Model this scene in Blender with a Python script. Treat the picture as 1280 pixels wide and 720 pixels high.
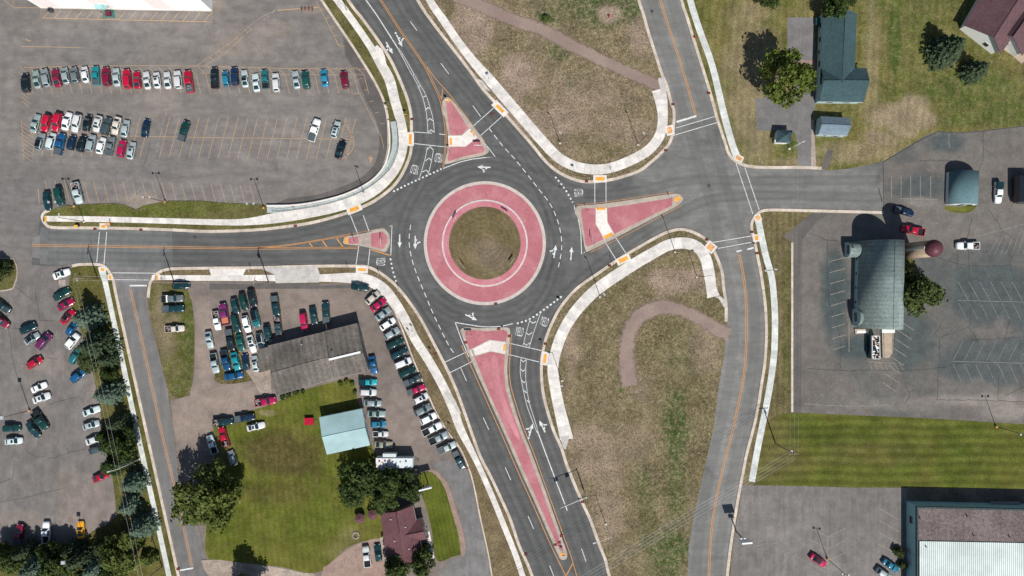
import bpy, bmesh, math, random
from mathutils import Vector, Matrix
from mathutils.geometry import tessellate_polygon

S = 4.8            # photograph pixels per metre on the ground
CAM_H = 180.0
SC = bpy.context.scene
COL = SC.collection
for o in list(bpy.data.objects): bpy.data.objects.remove(o)
R = math.radians

# ---------------------------------------------------------------- camera
cam_d = bpy.data.cameras.new("camera"); cam = bpy.data.objects.new("camera", cam_d); COL.objects.link(cam)
cam.location = (0, 0, CAM_H); cam.rotation_euler = (0, 0, 0)
cam_d.sensor_width = 36; cam_d.lens = 36 * CAM_H / (1280 / S)
cam_d.clip_start = 1; cam_d.clip_end = 9000
SC.camera = cam
# ---------------------------------------------------------------- sky and sun
EL, AZ = 50.0, 19.0        # elevation; degrees from straight down the picture (south) towards its right (east)
w = bpy.data.worlds.new("World"); SC.world = w; w.use_nodes = True
nt = w.node_tree; nt.nodes.clear()
sky = nt.nodes.new('ShaderNodeTexSky'); sky.sky_type = 'NISHITA'; sky.sun_disc = False
sky.sun_elevation = R(EL); sky.sun_rotation = R(180 - AZ); sky.altitude = 300
bg = nt.nodes.new('ShaderNodeBackground'); bg.inputs[1].default_value = 0.072
wo = nt.nodes.new('ShaderNodeOutputWorld')
nt.links.new(sky.outputs[0], bg.inputs[0]); nt.links.new(bg.outputs[0], wo.inputs[0])
sd = bpy.data.lights.new("sun", 'SUN'); sd.energy = 4.7; sd.angle = R(0.5); sd.color = (1.0, 0.965, 0.91)
sun = bpy.data.objects.new("sun", sd); COL.objects.link(sun)
d = Vector((-math.sin(R(AZ)) * math.cos(R(EL)), math.cos(R(AZ)) * math.cos(R(EL)), -math.sin(R(EL))))
sun.rotation_euler = d.to_track_quat('-Z', 'Y').to_euler(); sun.location = (60, -120, 150)
SC.view_settings.view_transform = 'Standard'; SC.view_settings.look = 'None'
SC.view_settings.exposure = 0.10; SC.view_settings.gamma = 1
SC.view_settings.use_curve_mapping = False

# ---------------------------------------------------------------- coordinates
def W(px, py, h=0.0):
    """ground position (metres) of the point that stands at height h where the photograph shows it at px,py"""
    k = (1 - h / CAM_H) / S
    return ((px - 640) * k, (360 - py) * k)

def cr(pts, n=5, closed=False):
    """Catmull-Rom through the points"""
    P = [Vector(p) for p in pts]; N = len(P); out = []
    if N < 3: return [tuple(p) for p in P]
    rng = N if closed else N - 1
    for i in range(rng):
        if closed: a, b, c, d_ = P[i - 1], P[i], P[(i + 1) % N], P[(i + 2) % N]
        else:
            b, c = P[i], P[i + 1]
            a = P[i - 1] if i > 0 else b * 2 - c
            d_ = P[i + 2] if i + 2 < N else c * 2 - b
        for k in range(n):
            t = k / n
            out.append(tuple(0.5 * ((2 * b) + (c - a) * t + (2 * a - 5 * b + 4 * c - d_) * t * t + (3 * b - a - 3 * c + d_) * t ** 3)))
    if not closed: out.append(tuple(P[-1]))
    return out

def inside(p, poly):
    x, y = p; c = False; n = len(poly)
    for i in range(n):
        x1, y1 = poly[i]; x2, y2 = poly[(i + 1) % n]
        if (y1 > y) != (y2 > y) and x < (x2 - x1) * (y - y1) / (y2 - y1) + x1: c = not c
    return c

# ---------------------------------------------------------------- mesh helper
class MB:
    def __init__(s): s.v = []; s.f = []; s.m = []; s.uv = {}; s.smooth = set()
    def vert(s, p): s.v.append(tuple(p)); return len(s.v) - 1
    def face(s, idx, mi=0, sm=False):
        s.f.append(tuple(idx)); s.m.append(mi)
        if sm: s.smooth.add(len(s.f) - 1)
    def poly(s, pts, mi=0):
        b = len(s.v); s.v += [tuple(p) for p in pts]; s.face(range(b, b + len(pts)), mi)
    def box(s, c, size, rot=0.0, mi=0, taper=1.0):
        sx, sy, sz = size[0] / 2, size[1] / 2, size[2] / 2; ca, sa = math.cos(rot), math.sin(rot); b = len(s.v)
        for z in (-1, 1):
            t = taper if z > 0 else 1
            for x, y in ((-1, -1), (1, -1), (1, 1), (-1, 1)):
                X, Y = x * sx * t, y * sy * t
                s.v.append((c[0] + X * ca - Y * sa, c[1] + X * sa + Y * ca, c[2] + z * sz))
        for q in ((3, 2, 1, 0), (4, 5, 6, 7), (0, 1, 5, 4), (1, 2, 6, 5), (2, 3, 7, 6), (3, 0, 4, 7)):
            s.face([b + i for i in q], mi)
    def prism(s, xy, z0, z1, mi=0, bottom=False, top=True):
        n = len(xy)
        area = sum(xy[i][0] * xy[(i + 1) % n][1] - xy[(i + 1) % n][0] * xy[i][1] for i in range(n))
        if area < 0: xy = xy[::-1]
        b = len(s.v)
        s.v += [(x, y, z0) for x, y in xy] + [(x, y, z1) for x, y in xy]
        tris = tessellate_polygon([[Vector((x, y, 0)) for x, y in xy]])
        for t in tris:
            a, b2, c = [xy[i] for i in t]
            if (b2[0] - a[0]) * (c[1] - a[1]) - (b2[1] - a[1]) * (c[0] - a[0]) < 0: t = t[::-1]
            if top: s.face([b + n + i for i in t], mi)
            if bottom: s.face([b + i for i in t[::-1]], mi)
        for i in range(n):
            j = (i + 1) % n; s.face((b + i, b + j, b + n + j, b + n + i), mi)
    def sheet(s, xy, z, mi=0):
        n = len(xy); b = len(s.v); s.v += [(x, y, z) for x, y in xy]
        for t in tessellate_polygon([[Vector((x, y, 0)) for x, y in xy]]):
            a, b2, c = [xy[i] for i in t]
            if (b2[0] - a[0]) * (c[1] - a[1]) - (b2[1] - a[1]) * (c[0] - a[0]) < 0: t = t[::-1]
            s.face([b + i for i in t], mi)
    def tube(s, path, r, n=6, mi=0, cap=True, r1=None):
        P = [Vector(p) for p in path]; rings = []
        for i, p in enumerate(P):
            t = (P[min(i + 1, len(P) - 1)] - P[max(i - 1, 0)]).normalized()
            u = t.cross(Vector((0, 0, 1)));
            if u.length < 1e-3: u = Vector((1, 0, 0))
            u.normalize(); q = t.cross(u)
            rr = r if r1 is None else r + (r1 - r) * i / (len(P) - 1)
            rings.append([s.vert(p + (u * math.cos(2 * math.pi * k / n) + q * math.sin(2 * math.pi * k / n)) * rr) for k in range(n)])
        for a, b in zip(rings, rings[1:]):
            for k in range(n): s.face((a[k], b[k], b[(k + 1) % n], a[(k + 1) % n]), mi, True)
        if cap: s.face(rings[0], mi); s.face(rings[-1][::-1], mi)
    def cyl(s, c, r, h, n=12, mi=0, r1=None):
        r1 = r if r1 is None else r1
        a = [s.vert((c[0] + r * math.cos(2 * math.pi * k / n), c[1] + r * math.sin(2 * math.pi * k / n), c[2])) for k in range(n)]
        b = [s.vert((c[0] + r1 * math.cos(2 * math.pi * k / n), c[1] + r1 * math.sin(2 * math.pi * k / n), c[2] + h)) for k in range(n)]
        for k in range(n): s.face((a[k], a[(k + 1) % n], b[(k + 1) % n], b[k]), mi, True)
        s.face(a[::-1], mi); s.face(b, mi)
    def loft(s, rings, mi=0, sm=True):
        I = [[s.vert(p) for p in r] for r in rings]
        for a, b in zip(I, I[1:]):
            n = len(a)
            for k in range(n): s.face((a[k], a[(k + 1) % n], b[(k + 1) % n], b[k]), mi, sm)
        s.face(I[0][::-1], mi); s.face(I[-1], mi)
    def ribbon(s, path, widths, z0, z1, mi=0, off=0.0):
        """flat strip along a ground path (metres); z1>z0 gives it sides; off shifts it to the left of the path"""
        n = len(path); L, Rr, U = [], [], [0.0]
        for i in range(n):
            a = Vector(path[max(i - 1, 0)]); b = Vector(path[min(i + 1, n - 1)]); p = Vector(path[i])
            if i: U.append(U[-1] + (p - Vector(path[i - 1])).length)
            t = (b - a).normalized(); q = Vector((-t.y, t.x))
            wd = widths if isinstance(widths, (int, float)) else widths[i]
            L.append(p + q * (off + wd / 2)); Rr.append(p + q * (off - wd / 2))
        for i in range(n - 1):
            b = len(s.v)
            s.v += [(Rr[i].x, Rr[i].y, z1), (Rr[i + 1].x, Rr[i + 1].y, z1), (L[i + 1].x, L[i + 1].y, z1), (L[i].x, L[i].y, z1)]
            s.uv[len(s.f)] = [(U[i], 0), (U[i + 1], 0), (U[i + 1], 1), (U[i], 1)]
            s.face((b, b + 1, b + 2, b + 3), mi)
            if z1 > z0:
                for A, B in ((Rr, 1), (L, -1)):
                    b = len(s.v)
                    s.v += [(A[i].x, A[i].y, z0), (A[i + 1].x, A[i + 1].y, z0), (A[i + 1].x, A[i + 1].y, z1), (A[i].x, A[i].y, z1)]
                    s.face((b, b + 1, b + 2, b + 3) if B > 0 else (b + 3, b + 2, b + 1, b), mi)
        if z1 > z0:
            for i, rev in ((0, False), (n - 1, True)):
                b = len(s.v)
                s.v += [(L[i].x, L[i].y, z0), (Rr[i].x, Rr[i].y, z0), (Rr[i].x, Rr[i].y, z1), (L[i].x, L[i].y, z1)]
                s.face((b + 3, b + 2, b + 1, b) if rev else (b, b + 1, b + 2, b + 3), mi)
    def mesh(s, name, mats, origin=(0, 0, 0)):
        me = bpy.data.meshes.new(name)
        ox, oy, oz = origin
        me.from_pydata([(x - ox, y - oy, z - oz) for x, y, z in s.v], [], s.f)
        for m in (mats if isinstance(mats, (list, tuple)) else [mats]): me.materials.append(m)
        me.polygons.foreach_set('material_index', s.m)
        me.polygons.foreach_set('use_smooth', [i in s.smooth for i in range(len(s.f))])
        if s.uv:
            ul = me.uv_layers.new(name='UVMap')
            for fi, uvs in s.uv.items():
                p = me.polygons[fi]
                for k, li in enumerate(p.loop_indices): ul.data[li].uv = uvs[k]
        me.update(); return me
    def build(s, name, mats, parent=None, origin=None):
        if origin is None: origin = tuple(parent.location) if parent else (0, 0, 0)
        o = bpy.data.objects.new(name, s.mesh(name, mats, origin)); COL.objects.link(o)
        if parent: o.parent = parent
        elif origin != (0, 0, 0): o.location = origin
        return o

def empty(name, loc, label, cat, group=None, rz=0.0):
    o = bpy.data.objects.new(name, None); COL.objects.link(o); o.location = (loc[0], loc[1], loc[2] if len(loc) > 2 else 0)
    o.rotation_euler.z = rz; o.empty_display_size = 0.5
    tag(o, label, cat, group); return o
def tag(o, label, cat, group=None, kind=None):
    if label: o['label'] = label
    if cat: o['category'] = cat
    if group: o['group'] = group
    if kind: o['kind'] = kind
    return o
def struct(o): o['kind'] = 'structure'; return o
def copy_tree(o, parent=None):
    c = o.copy(); COL.objects.link(c)
    if parent: c.parent = parent
    for ch in list(o.children): copy_tree(ch, c)
    return c

# ---------------------------------------------------------------- materials
class NG:
    def __init__(s, name, rough=0.9, spec=0.2):
        s.mat = bpy.data.materials.new(name); s.mat.use_nodes = True; s.t = s.mat.node_tree; s.t.nodes.clear()
        s.out = s.t.nodes.new('ShaderNodeOutputMaterial'); s.b = s.t.nodes.new('ShaderNodeBsdfPrincipled')
        s.t.links.new(s.b.outputs[0], s.out.inputs[0])
        s.b.inputs['Roughness'].default_value = rough; s.b.inputs['Specular IOR Level'].default_value = spec
        s._pos = None
    def n(s, ty): return s.t.nodes.new(ty)
    def put(s, sock, v):
        if hasattr(v, 'is_output') or isinstance(v, bpy.types.NodeSocket): s.t.links.new(v, sock)
        elif isinstance(v, (tuple, list)) and len(v) == 3 and sock.type == 'RGBA': sock.default_value = (*v, 1)
        else: sock.default_value = v
    def pos(s):
        if not s._pos: s._pos = s.n('ShaderNodeNewGeometry').outputs['Position']
        return s._pos
    def math(s, op, a, b=0.0, clamp=False):
        m = s.n('ShaderNodeMath'); m.operation = op; m.use_clamp = clamp; s.put(m.inputs[0], a); s.put(m.inputs[1], b); return m.outputs[0]
    def noise(s, scale, detail=3, rough=0.55, vec=None, dist=0.0, stretch=None):
        n = s.n('ShaderNodeTexNoise'); v = vec or s.pos()
        if stretch:
            mp = s.n('ShaderNodeMapping'); mp.inputs['Scale'].default_value = stretch[:3]
            if len(stretch) > 3: mp.inputs['Rotation'].default_value = (0, 0, stretch[3])
            s.t.links.new(v, mp.inputs[0]); v = mp.outputs[0]
        s.t.links.new(v, n.inputs['Vector']); n.inputs['Scale'].default_value = scale; n.inputs['Detail'].default_value = detail
        n.inputs['Roughness'].default_value = rough; n.inputs['Distortion'].default_value = dist; return n.outputs['Fac']
    def ramp(s, f, lo, hi, a=0.0, b=1.0):
        m = s.n('ShaderNodeMapRange'); m.interpolation_type = 'SMOOTHSTEP'
        s.put(m.inputs[0], f); m.inputs[1].default_value = lo; m.inputs[2].default_value = hi; m.inputs[3].default_value = a; m.inputs[4].default_value = b
        return m.outputs[0]
    def mix(s, f, a, b, mode='MIX'):
        m = s.n('ShaderNodeMix'); m.data_type = 'RGBA'; m.blend_type = mode
        s.put(m.inputs[0], f); s.put(m.inputs[6], a); s.put(m.inputs[7], b); return m.outputs[2]
    def scale(s, c, f):
        m = s.n('ShaderNodeVectorMath'); m.operation = 'SCALE'; s.put(m.inputs[0], c); s.put(m.inputs[3], f); return m.outputs[0]
    def blob(s, lst, wob=0.35, nsc=0.12):
        """soft patches of the surface: (px, py, rx, ry, amount, softness) in photograph pixels -> ground mask"""
        nz = s.noise(nsc, 4); acc = None
        for b in lst:
            px, py, rx, ry, am = b[:5]; so = b[5] if len(b) > 5 else 0.5
            x, y = W(px, py)
            mp = s.n('ShaderNodeMapping'); mp.vector_type = 'POINT'
            mp.inputs['Location'].default_value = (-x * S / rx, -y * S / ry, 0); mp.inputs['Scale'].default_value = (S / rx, S / ry, 0)
            s.t.links.new(s.pos(), mp.inputs[0])
            ln = s.n('ShaderNodeVectorMath'); ln.operation = 'LENGTH'; s.t.links.new(mp.outputs[0], ln.inputs[0])
            d2 = s.math('ADD', ln.outputs['Value'], s.math('MULTIPLY', s.math('SUBTRACT', nz, 0.5), wob * 4))
            r = s.ramp(d2, 1 + so, 1 - so, 0.0, am)
            acc = r if acc is None else s.math('MAXIMUM', acc, r)
        return acc
    def color(s, c): s.put(s.b.inputs['Base Color'], c); return s
    def bump(s, h, strength=0.3, dist=0.05):
        b = s.n('ShaderNodeBump'); b.inputs['Strength'].default_value = strength; b.inputs['Distance'].default_value = dist
        s.put(b.inputs['Height'], h); s.t.links.new(b.outputs[0], s.b.inputs['Normal']); return s

MT = {}
def simple(name, col, rough=0.8, spec=0.25, var=0.25, sc=1.2, metal=0.0, big=0.0):
    if name in MT: return MT[name]
    g = NG(name, rough, spec); g.b.inputs['Metallic'].default_value = metal
    f = g.ramp(g.noise(sc, 4), 0.25, 0.75, 1 - var, 1 + var)
    if big: f = g.math('MULTIPLY', f, g.ramp(g.noise(0.09, 3), 0.3, 0.7, 1 - big, 1 + big))
    cn = g.n('ShaderNodeRGB'); cn.outputs[0].default_value = (*col, 1)
    g.color(g.scale(cn.outputs[0], f)); MT[name] = g.mat; return g.mat
# ---------------------------------------------------------------- surface materials
def asphalt(name, col, col2, blobs=None, blobcol=None, streak=None, ring=False, big=0.14, blobs2=None, blobcol2=None, fine=0.12, tint=None):
    g = NG(name, 0.92, 0.15)
    c = g.mix(g.ramp(g.noise(0.045, 5, 0.6), 0.35, 0.65), col, col2)
    if tint: c = g.mix(g.ramp(g.noise(0.028, 5, 0.62, dist=0.6), 0.52, 0.66, 0, 0.7), c, tint)
    if blobs: c = g.mix(g.blob(blobs), c, blobcol)
    if blobs2: c = g.mix(g.blob(blobs2), c, blobcol2)
    f = g.ramp(g.noise(0.35, 5, 0.65), 0.3, 0.7, 1 - big, 1 + big)
    f = g.math('MULTIPLY', f, g.ramp(g.noise(3.0, 4, 0.7), 0.25, 0.75, 1 - fine, 1 + fine))
    f = g.math('MULTIPLY', f, g.ramp(g.noise(.08, 6, .7, dist=1.2), .46, .54, .96, 1.04))
    if streak: f = g.math('MULTIPLY', f, g.ramp(g.noise(0.5, 4, 0.6, stretch=streak), 0.3, 0.7, 0.9, 1.1))
    if ring:
        x, y = W(606, 304)
        mp = g.n('ShaderNodeMapping'); mp.inputs['Location'].default_value = (-x, -y, 0); mp.inputs['Scale'].default_value = (1, 1, 0)
        g.t.links.new(g.pos(), mp.inputs[0]); ln = g.n('ShaderNodeVectorMath'); ln.operation = 'LENGTH'; g.t.links.new(mp.outputs[0], ln.inputs[0])
        dd = ln.outputs['Value']
        near = g.ramp(dd, 32, 25, 0, 1)
        wv = g.math('SINE', g.math('MULTIPLY', dd, 3.4))
        f = g.math('MULTIPLY', f, g.math('ADD', 1.0, g.math('MULTIPLY', g.math('MULTIPLY', wv, near), 0.02)))
    sp = g.ramp(g.noise(0.7, 3, .7), 0.66, 0.74, 0, 0.45)
    c = g.mix(sp, c, tuple(v * 0.55 for v in col))
    g.color(g.scale(c, f)); g.bump(g.noise(8, 3), 0.15, 0.02); return g.mat

EASTB = [(905, 250, 120, 75, .95, .3), (960, 235, 170, 45, 1, .25), (848, 30, 60, 190, 1, .25), (790, -160, 90, 150, 1, .3), (925, 480, 55, 230, 1, .2), (890, 760, 70, 200, 1, .2), (770, 300, 80, 30, .35, .5)]
M_ROAD = asphalt('new_asphalt', (.099, .100, .097), (.112, .113, .109), ring=True, streak=(0.25, 1.6, 1, -1.05), blobs=EASTB, blobcol=(.172, .170, .160), blobs2=[(908, 500, 24, 190, .8, .4), (838, 60, 18, 100, .5, .4)], blobcol2=(.205, .202, .192))
M_ROAD_OLD = asphalt('worn_asphalt', (.105, .112, .113), (.125, .131, .130), streak=(0.2, 1.5, 1, 1.35))
M_ROAD_MID = asphalt('grey_asphalt', (.135, .138, .136), (.15, .152, .149), streak=(1.4, .2, 1, 0))
M_STREET = asphalt('street_asphalt', (.165, .160, .156), (.19, .184, .178), streak=(1.5, .2, 1, .25))
M_LOT = asphalt('car_park_asphalt', (.172, .156, .144), (.195, .177, .164),
    blobs=[(30, 260, 70, 60, .7), (120, 60, 70, 30, .5), (180, 200, 90, 25, .3)], blobcol=(.15, .144, .138),
    blobs2=[(175, 252, 22, 10, .9, .3), (345, 38, 26, 10, .5), (390, 12, 12, 5, .8), (205, 130, 22, 18, .35), (300, 55, 35, 20, .4), (270, 8, 12, 8, .7)], blobcol2=(.26, .215, .18), streak=(.3, 1.2, 1, 0))
M_LOT_W = asphalt('west_car_park_asphalt', (.155, .142, .132), (.178, .163, .151),
    blobs=[(110, 640, 40, 40, .7), (85, 620, 18, 40, .5), (60, 455, 25, 15, .5), (120, 500, 12, 30, .6), (25, 650, 40, 12, .5)], blobcol=(.23, .19, .165), streak=(1.2, .4, 1, .3))
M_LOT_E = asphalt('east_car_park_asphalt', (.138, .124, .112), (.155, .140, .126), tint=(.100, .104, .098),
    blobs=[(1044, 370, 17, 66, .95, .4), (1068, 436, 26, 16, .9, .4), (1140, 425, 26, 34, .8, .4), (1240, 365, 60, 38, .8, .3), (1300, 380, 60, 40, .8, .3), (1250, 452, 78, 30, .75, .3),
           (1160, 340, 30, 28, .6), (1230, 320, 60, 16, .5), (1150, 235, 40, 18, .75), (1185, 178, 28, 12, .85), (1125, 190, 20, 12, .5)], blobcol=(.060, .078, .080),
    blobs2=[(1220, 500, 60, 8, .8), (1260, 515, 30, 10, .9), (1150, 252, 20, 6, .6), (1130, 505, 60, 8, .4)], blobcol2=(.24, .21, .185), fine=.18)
M_LOT_SE = asphalt('south_east_car_park_asphalt', (.160, .147, .137), (.186, .172, .160), streak=(2.0, .15, 1, 0))
M_LOT_SW = asphalt('used_car_yard_asphalt', (.165, .138, .121), (.192, .162, .142), blobs=[(256, 440, 14, 60, .9), (290, 498, 55, 18, .9), (236, 530, 26, 26, .9), (400, 385, 60, 20, .5), (360, 365, 50, 10, .4), (505, 540, 30, 40, .3)], blobcol=(.27, .215, .18))
M_DARK_STRIP = asphalt('patched_asphalt', (.105, .096, .09), (.12, .109, .102))
M_TRACK = asphalt('dirt_track', (.205, .155, .128), (.24, .185, .155), streak=(.25, 1.6, 1, .45), fine=.2)
M_GRAVEL = asphalt('gravel', (.29, .235, .195), (.36, .30, .25), fine=.28, big=.2, streak=(.5, 1.4, 1, .1))
M_GRAVEL_RED = asphalt('reddish_gravel', (.27, .19, .155), (.31, .225, .185), fine=.22)
M_DRIVE = asphalt('driveway_asphalt', (.15, .145, .142), (.175, .168, .163))

def grass(name, a, b, dry=None, dryamt=0.5, soil=None, blobs=None, blobcol=None, blobs2=None, blobcol2=None, stripe=None, fine=0.35, sc=3.2, ring=None, big=.2):
    g = NG(name, 0.95, 0.1)
    c = g.mix(g.ramp(g.noise(0.09, 5, 0.65), 0.35, 0.65), a, b)
    if blobs: c = g.mix(g.blob(blobs, .5), c, blobcol)
    if blobs2: c = g.mix(g.blob(blobs2, .5), c, blobcol2)
    if dry: c = g.mix(g.ramp(g.noise(1.0 if soil else .6, 6, 0.8), 0.42, 0.62, 0, dryamt), c, dry)
    if soil: c = g.mix(g.ramp(g.noise(2.3, 5, 0.8), 0.53, 0.64, 0, 0.8), c, soil)
    f = g.ramp(g.noise(sc, 5, 0.8), 0.3, 0.7, 1 - fine, 1 + fine)
    f = g.math('MULTIPLY', f, g.ramp(g.noise(0.22, 4, 0.6), 0.3, 0.7, 1 - big, 1 + big))
    f = g.math('MULTIPLY', f, g.ramp(g.noise(5.5, 2, 0.5), 0.38, 0.52, 0.42 if soil else .6, 1.04))
    if stripe:
        wv = g.n('ShaderNodeTexWave'); wv.wave_type = 'BANDS'; wv.bands_direction = stripe[0]
        mp = g.n('ShaderNodeMapping'); mp.inputs['Rotation'].default_value = (0, 0, stripe[3] if len(stripe) > 3 else 0)
        g.t.links.new(g.pos(), mp.inputs[0]); g.t.links.new(mp.outputs[0], wv.inputs[0])
        wv.inputs['Scale'].default_value = stripe[1]; wv.inputs['Distortion'].default_value = 2.5; wv.inputs['Detail Scale'].default_value = .4; wv.inputs['Detail'].default_value = 3
        f = g.math('MULTIPLY', f, g.ramp(wv.outputs['Fac'], 0, 1, 1 - stripe[2], 1 + stripe[2]))
    if ring:
        x, y = W(*ring)
        mp = g.n('ShaderNodeMapping'); mp.inputs['Location'].default_value = (-x, -y, 0); mp.inputs['Scale'].default_value = (1, 1, 0)
        g.t.links.new(g.pos(), mp.inputs[0]); ln = g.n('ShaderNodeVectorMath'); ln.operation = 'LENGTH'; g.t.links.new(mp.outputs[0], ln.inputs[0])
        wob = g.math('ADD', ln.outputs['Value'], g.math('MULTIPLY', g.noise(0.4, 2), 0.6))
        f = g.math('MULTIPLY', f, g.math('ADD', 1.0, g.math('MULTIPLY', g.math('SINE', g.math('MULTIPLY', wob, 5.4)), 0.06)))
    g.color(g.scale(c, f)); g.bump(g.noise(5, 4), 0.5, 0.1); return g.mat

DRY = (.235, .185, .13)
M_TERRAIN = grass('terrain_grass', (.075, .09, .028), (.12, .11, .045), dry=DRY)
M_FIELD_N = grass('north_dry_grass', (.14, .118, .058), (.195, .155, .092), dry=(.34, .26, .185), dryamt=.66, soil=(.065, .07, .025),
    blobs=[(760, 8, 60, 24, .9), (683, 22, 10, 8, 1, .3), (712, 106, 5, 5, .9), (696, 65, 14, 12, .6), (700, 12, 30, 16, .5)], blobcol=(.045, .085, .02),
    blobs2=[(645, 95, 28, 24, .85), (762, 18, 12, 10, .9), (690, 150, 60, 20, .55), (590, 30, 22, 34, .8), (800, 50, 18, 22, .6), (640, 125, 16, 30, .5), (735, 120, 40, 26, .35), (780, 165, 36, 20, .4)], blobcol2=(.36, .265, .215), sc=3.0)
M_FIELD_S = grass('central_dry_grass', (.125, .108, .048), (.175, .145, .08), dry=(.32, .245, .165), dryamt=.6, soil=(.06, .066, .025),
    blobs=[(848, 535, 17, 48, 1, .4), (835, 690, 24, 34, 1, .4), (775, 488, 5, 4, 1), (803, 595, 9, 30, .55), (846, 600, 12, 60, .7), (850, 440, 22, 30, .3), (810, 660, 10, 50, .5)], blobcol=(.05, .085, .018),
    blobs2=[(850, 350, 40, 16, .8), (715, 440, 10, 40, .5), (740, 570, 30, 40, .55), (800, 490, 14, 16, .45), (760, 620, 24, 60, .5), (790, 560, 24, 30, .35), (880, 430, 20, 30, .4)], blobcol2=(.36, .265, .21), sc=3.0)
M_VERGE = grass('verge_grass', (.13, .10, .05), (.165, .13, .07), dry=(.24, .18, .12), dryamt=.5, sc=2.6)
M_VERGE_G = grass('green_verge_grass', (.09, .09, .028), (.125, .115, .04), dry=(.20, .16, .09), dryamt=.4, sc=2.6, blobs=[(150, 262, 110, 10, .8), (260, 258, 60, 8, .5)], blobcol=(.085, .105, .014))
M_LAWN_NE = grass('north_east_lawn', (.095, .105, .024), (.165, .143, .05), dry=(.24, .19, .095), dryamt=.45, stripe=('X', .16, .07, .06),
    blobs=[(1118, 55, 8, 66, 1, .4), (1215, 115, 66, 26, .75), (1150, 60, 20, 50, .5), (1250, 140, 40, 20, .8), (1150, 90, 30, 26, .5), (1160, 12, 60, 22, .45), (1075, 100, 12, 14, .4), (1220, 25, 30, 26, .6), (1235, 150, 50, 10, .7), (985, 185, 16, 8, .9)], blobcol=(.06, .092, .018),
    blobs2=[(1128, 150, 38, 20, .95, .25), (1100, 175, 22, 14, .9), (940, 110, 34, 100, .6), (1090, 90, 10, 90, .4), (1075, 190, 60, 12, .6), (1145, 130, 18, 10, .8), (1000, 202, 40, 6, .6)], blobcol2=(.27, .215, .145))
M_LAWN_E = grass('mown_lawn', (.075, .098, .014), (.108, .112, .022), dry=(.14, .13, .04), dryamt=.4, stripe=('Y', .13, .15, 0), fine=.16,
    blobs=[(990, 575, 16, 26, .5), (965, 560, 26, 50, .8), (1080, 560, 60, 8, .5), (1060, 575, 90, 6, .4)], blobcol=(.125, .108, .04), blobs2=[(1060, 545, 90, 12, .5), (1180, 560, 80, 10, .4)], blobcol2=(.05, .075, .010))
M_LAWN_EV = grass('roadside_lawn', (.115, .10, .042), (.15, .125, .06), dry=(.22, .17, .10), dryamt=.5, stripe=('X', .2, .10, 0),
    blobs=[(985, 420, 6, 110, .8), (962, 360, 4, 60, .5)], blobcol=(.075, .085, .02))
M_LAWN_SW = grass('house_lawn', (.082, .105, .012), (.12, .125, .022), dry=(.16, .14, .045), dryamt=.45, stripe=('X', .2, .06, -.1), fine=.18,
    blobs=[(350, 565, 52, 26, .85, .35), (345, 615, 55, 14, .5), (395, 585, 10, 30, .5)], blobcol=(.07, .055, .022),
    blobs2=[(335, 516, 12, 5, .95, .3), (440, 670, 14, 10, .5), (280, 565, 14, 20, .5), (425, 690, 20, 14, .4)], blobcol2=(.21, .18, .09))
M_LAWN_H = grass('bright_lawn', (.082, .105, .012), (.10, .12, .018), dry=(.14, .125, .04), dryamt=.25, stripe=('X', .3, .08, -.2), fine=.14)
M_WEEDS = grass('weedy_grass', (.085, .09, .022), (.12, .11, .04), dry=(.20, .165, .09), dryamt=.55,
    blobs=[(200, 385, 10, 22, .8), (205, 420, 12, 26, .7), (215, 400, 10, 8, .8)], blobcol=(.22, .175, .115), blobs2=[(236, 430, 8, 60, .8), (232, 480, 14, 14, .6)], blobcol2=(.06, .085, .012))
M_RINGS = grass('ring_mown_grass', (.125, .10, .045), (.15, .12, .06), dry=(.20, .155, .10), dryamt=.5, ring=(606, 304), blobs=[(612, 322, 22, 20, .6)], blobcol=(.21, .165, .125), fine=.22)
M_MULCH = grass('mulch_bed', (.15, .125, .095), (.18, .15, .115))
M_WEED_ROUGH = grass('rough_weeds', (.045, .055, .015), (.10, .095, .03), dry=(.20, .15, .08), dryamt=.8, fine=.5)

def concrete(name, col, slab=1.8, var=.10, stain=.20):
    g = NG(name, 0.85, 0.2)
    uv = g.n('ShaderNodeUVMap'); sx = g.n('ShaderNodeSeparateXYZ'); g.t.links.new(uv.outputs[0], sx.inputs[0])
    u = g.math('DIVIDE', sx.outputs[0], slab)
    wn = g.n('ShaderNodeTexWhiteNoise'); wn.noise_dimensions = '1D'; g.t.links.new(g.math('FLOOR', u), wn.inputs['W'])
    f = g.ramp(wn.outputs['Value'], 0, 1, 1 - var, 1 + var)
    fr = g.math('FRACT', u)
    jt = g.math('MULTIPLY', g.ramp(fr, 0.0, 0.035, .72, 1), g.ramp(fr, 1.0, 0.965, .9, 1))
    f = g.math('MULTIPLY', f, jt)
    f = g.math('MULTIPLY', f, g.ramp(g.noise(0.5, 5, .7), .3, .7, 1 - stain, 1 + stain * .6))
    f = g.math('MULTIPLY', f, g.ramp(g.noise(4, 3, .7), .3, .7, .94, 1.05))
    cn = g.n('ShaderNodeRGB'); cn.outputs[0].default_value = (*col, 1)
    g.color(g.scale(cn.outputs[0], f)); return g.mat
M_CONC = concrete('sidewalk_concrete', (.66, .625, .58))
M_CONC_COOL = concrete('cool_sidewalk_concrete', (.58, .60, .57), slab=2.0)
M_KERB = concrete('kerb_concrete', (.56, .48, .40), slab=3.0, var=.09, stain=.22)
M_PLAIN = simple('plain_concrete', (.68, .63, .58), var=.12, big=.1)
M_APRON = simple('stained_concrete', (.36, .30, .26), var=.2, sc=.9, big=.15)
M_RIM = simple('truck_apron_rim', (.50, .44, .40), var=.12, sc=.8)
M_PINK = simple('red_stamped_concrete', (.43, .145, .165), var=.10, sc=1.6, big=.10)
M_PINK2 = simple('faded_red_concrete', (.50, .205, .23), var=.10, sc=1.2, big=.14)
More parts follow.
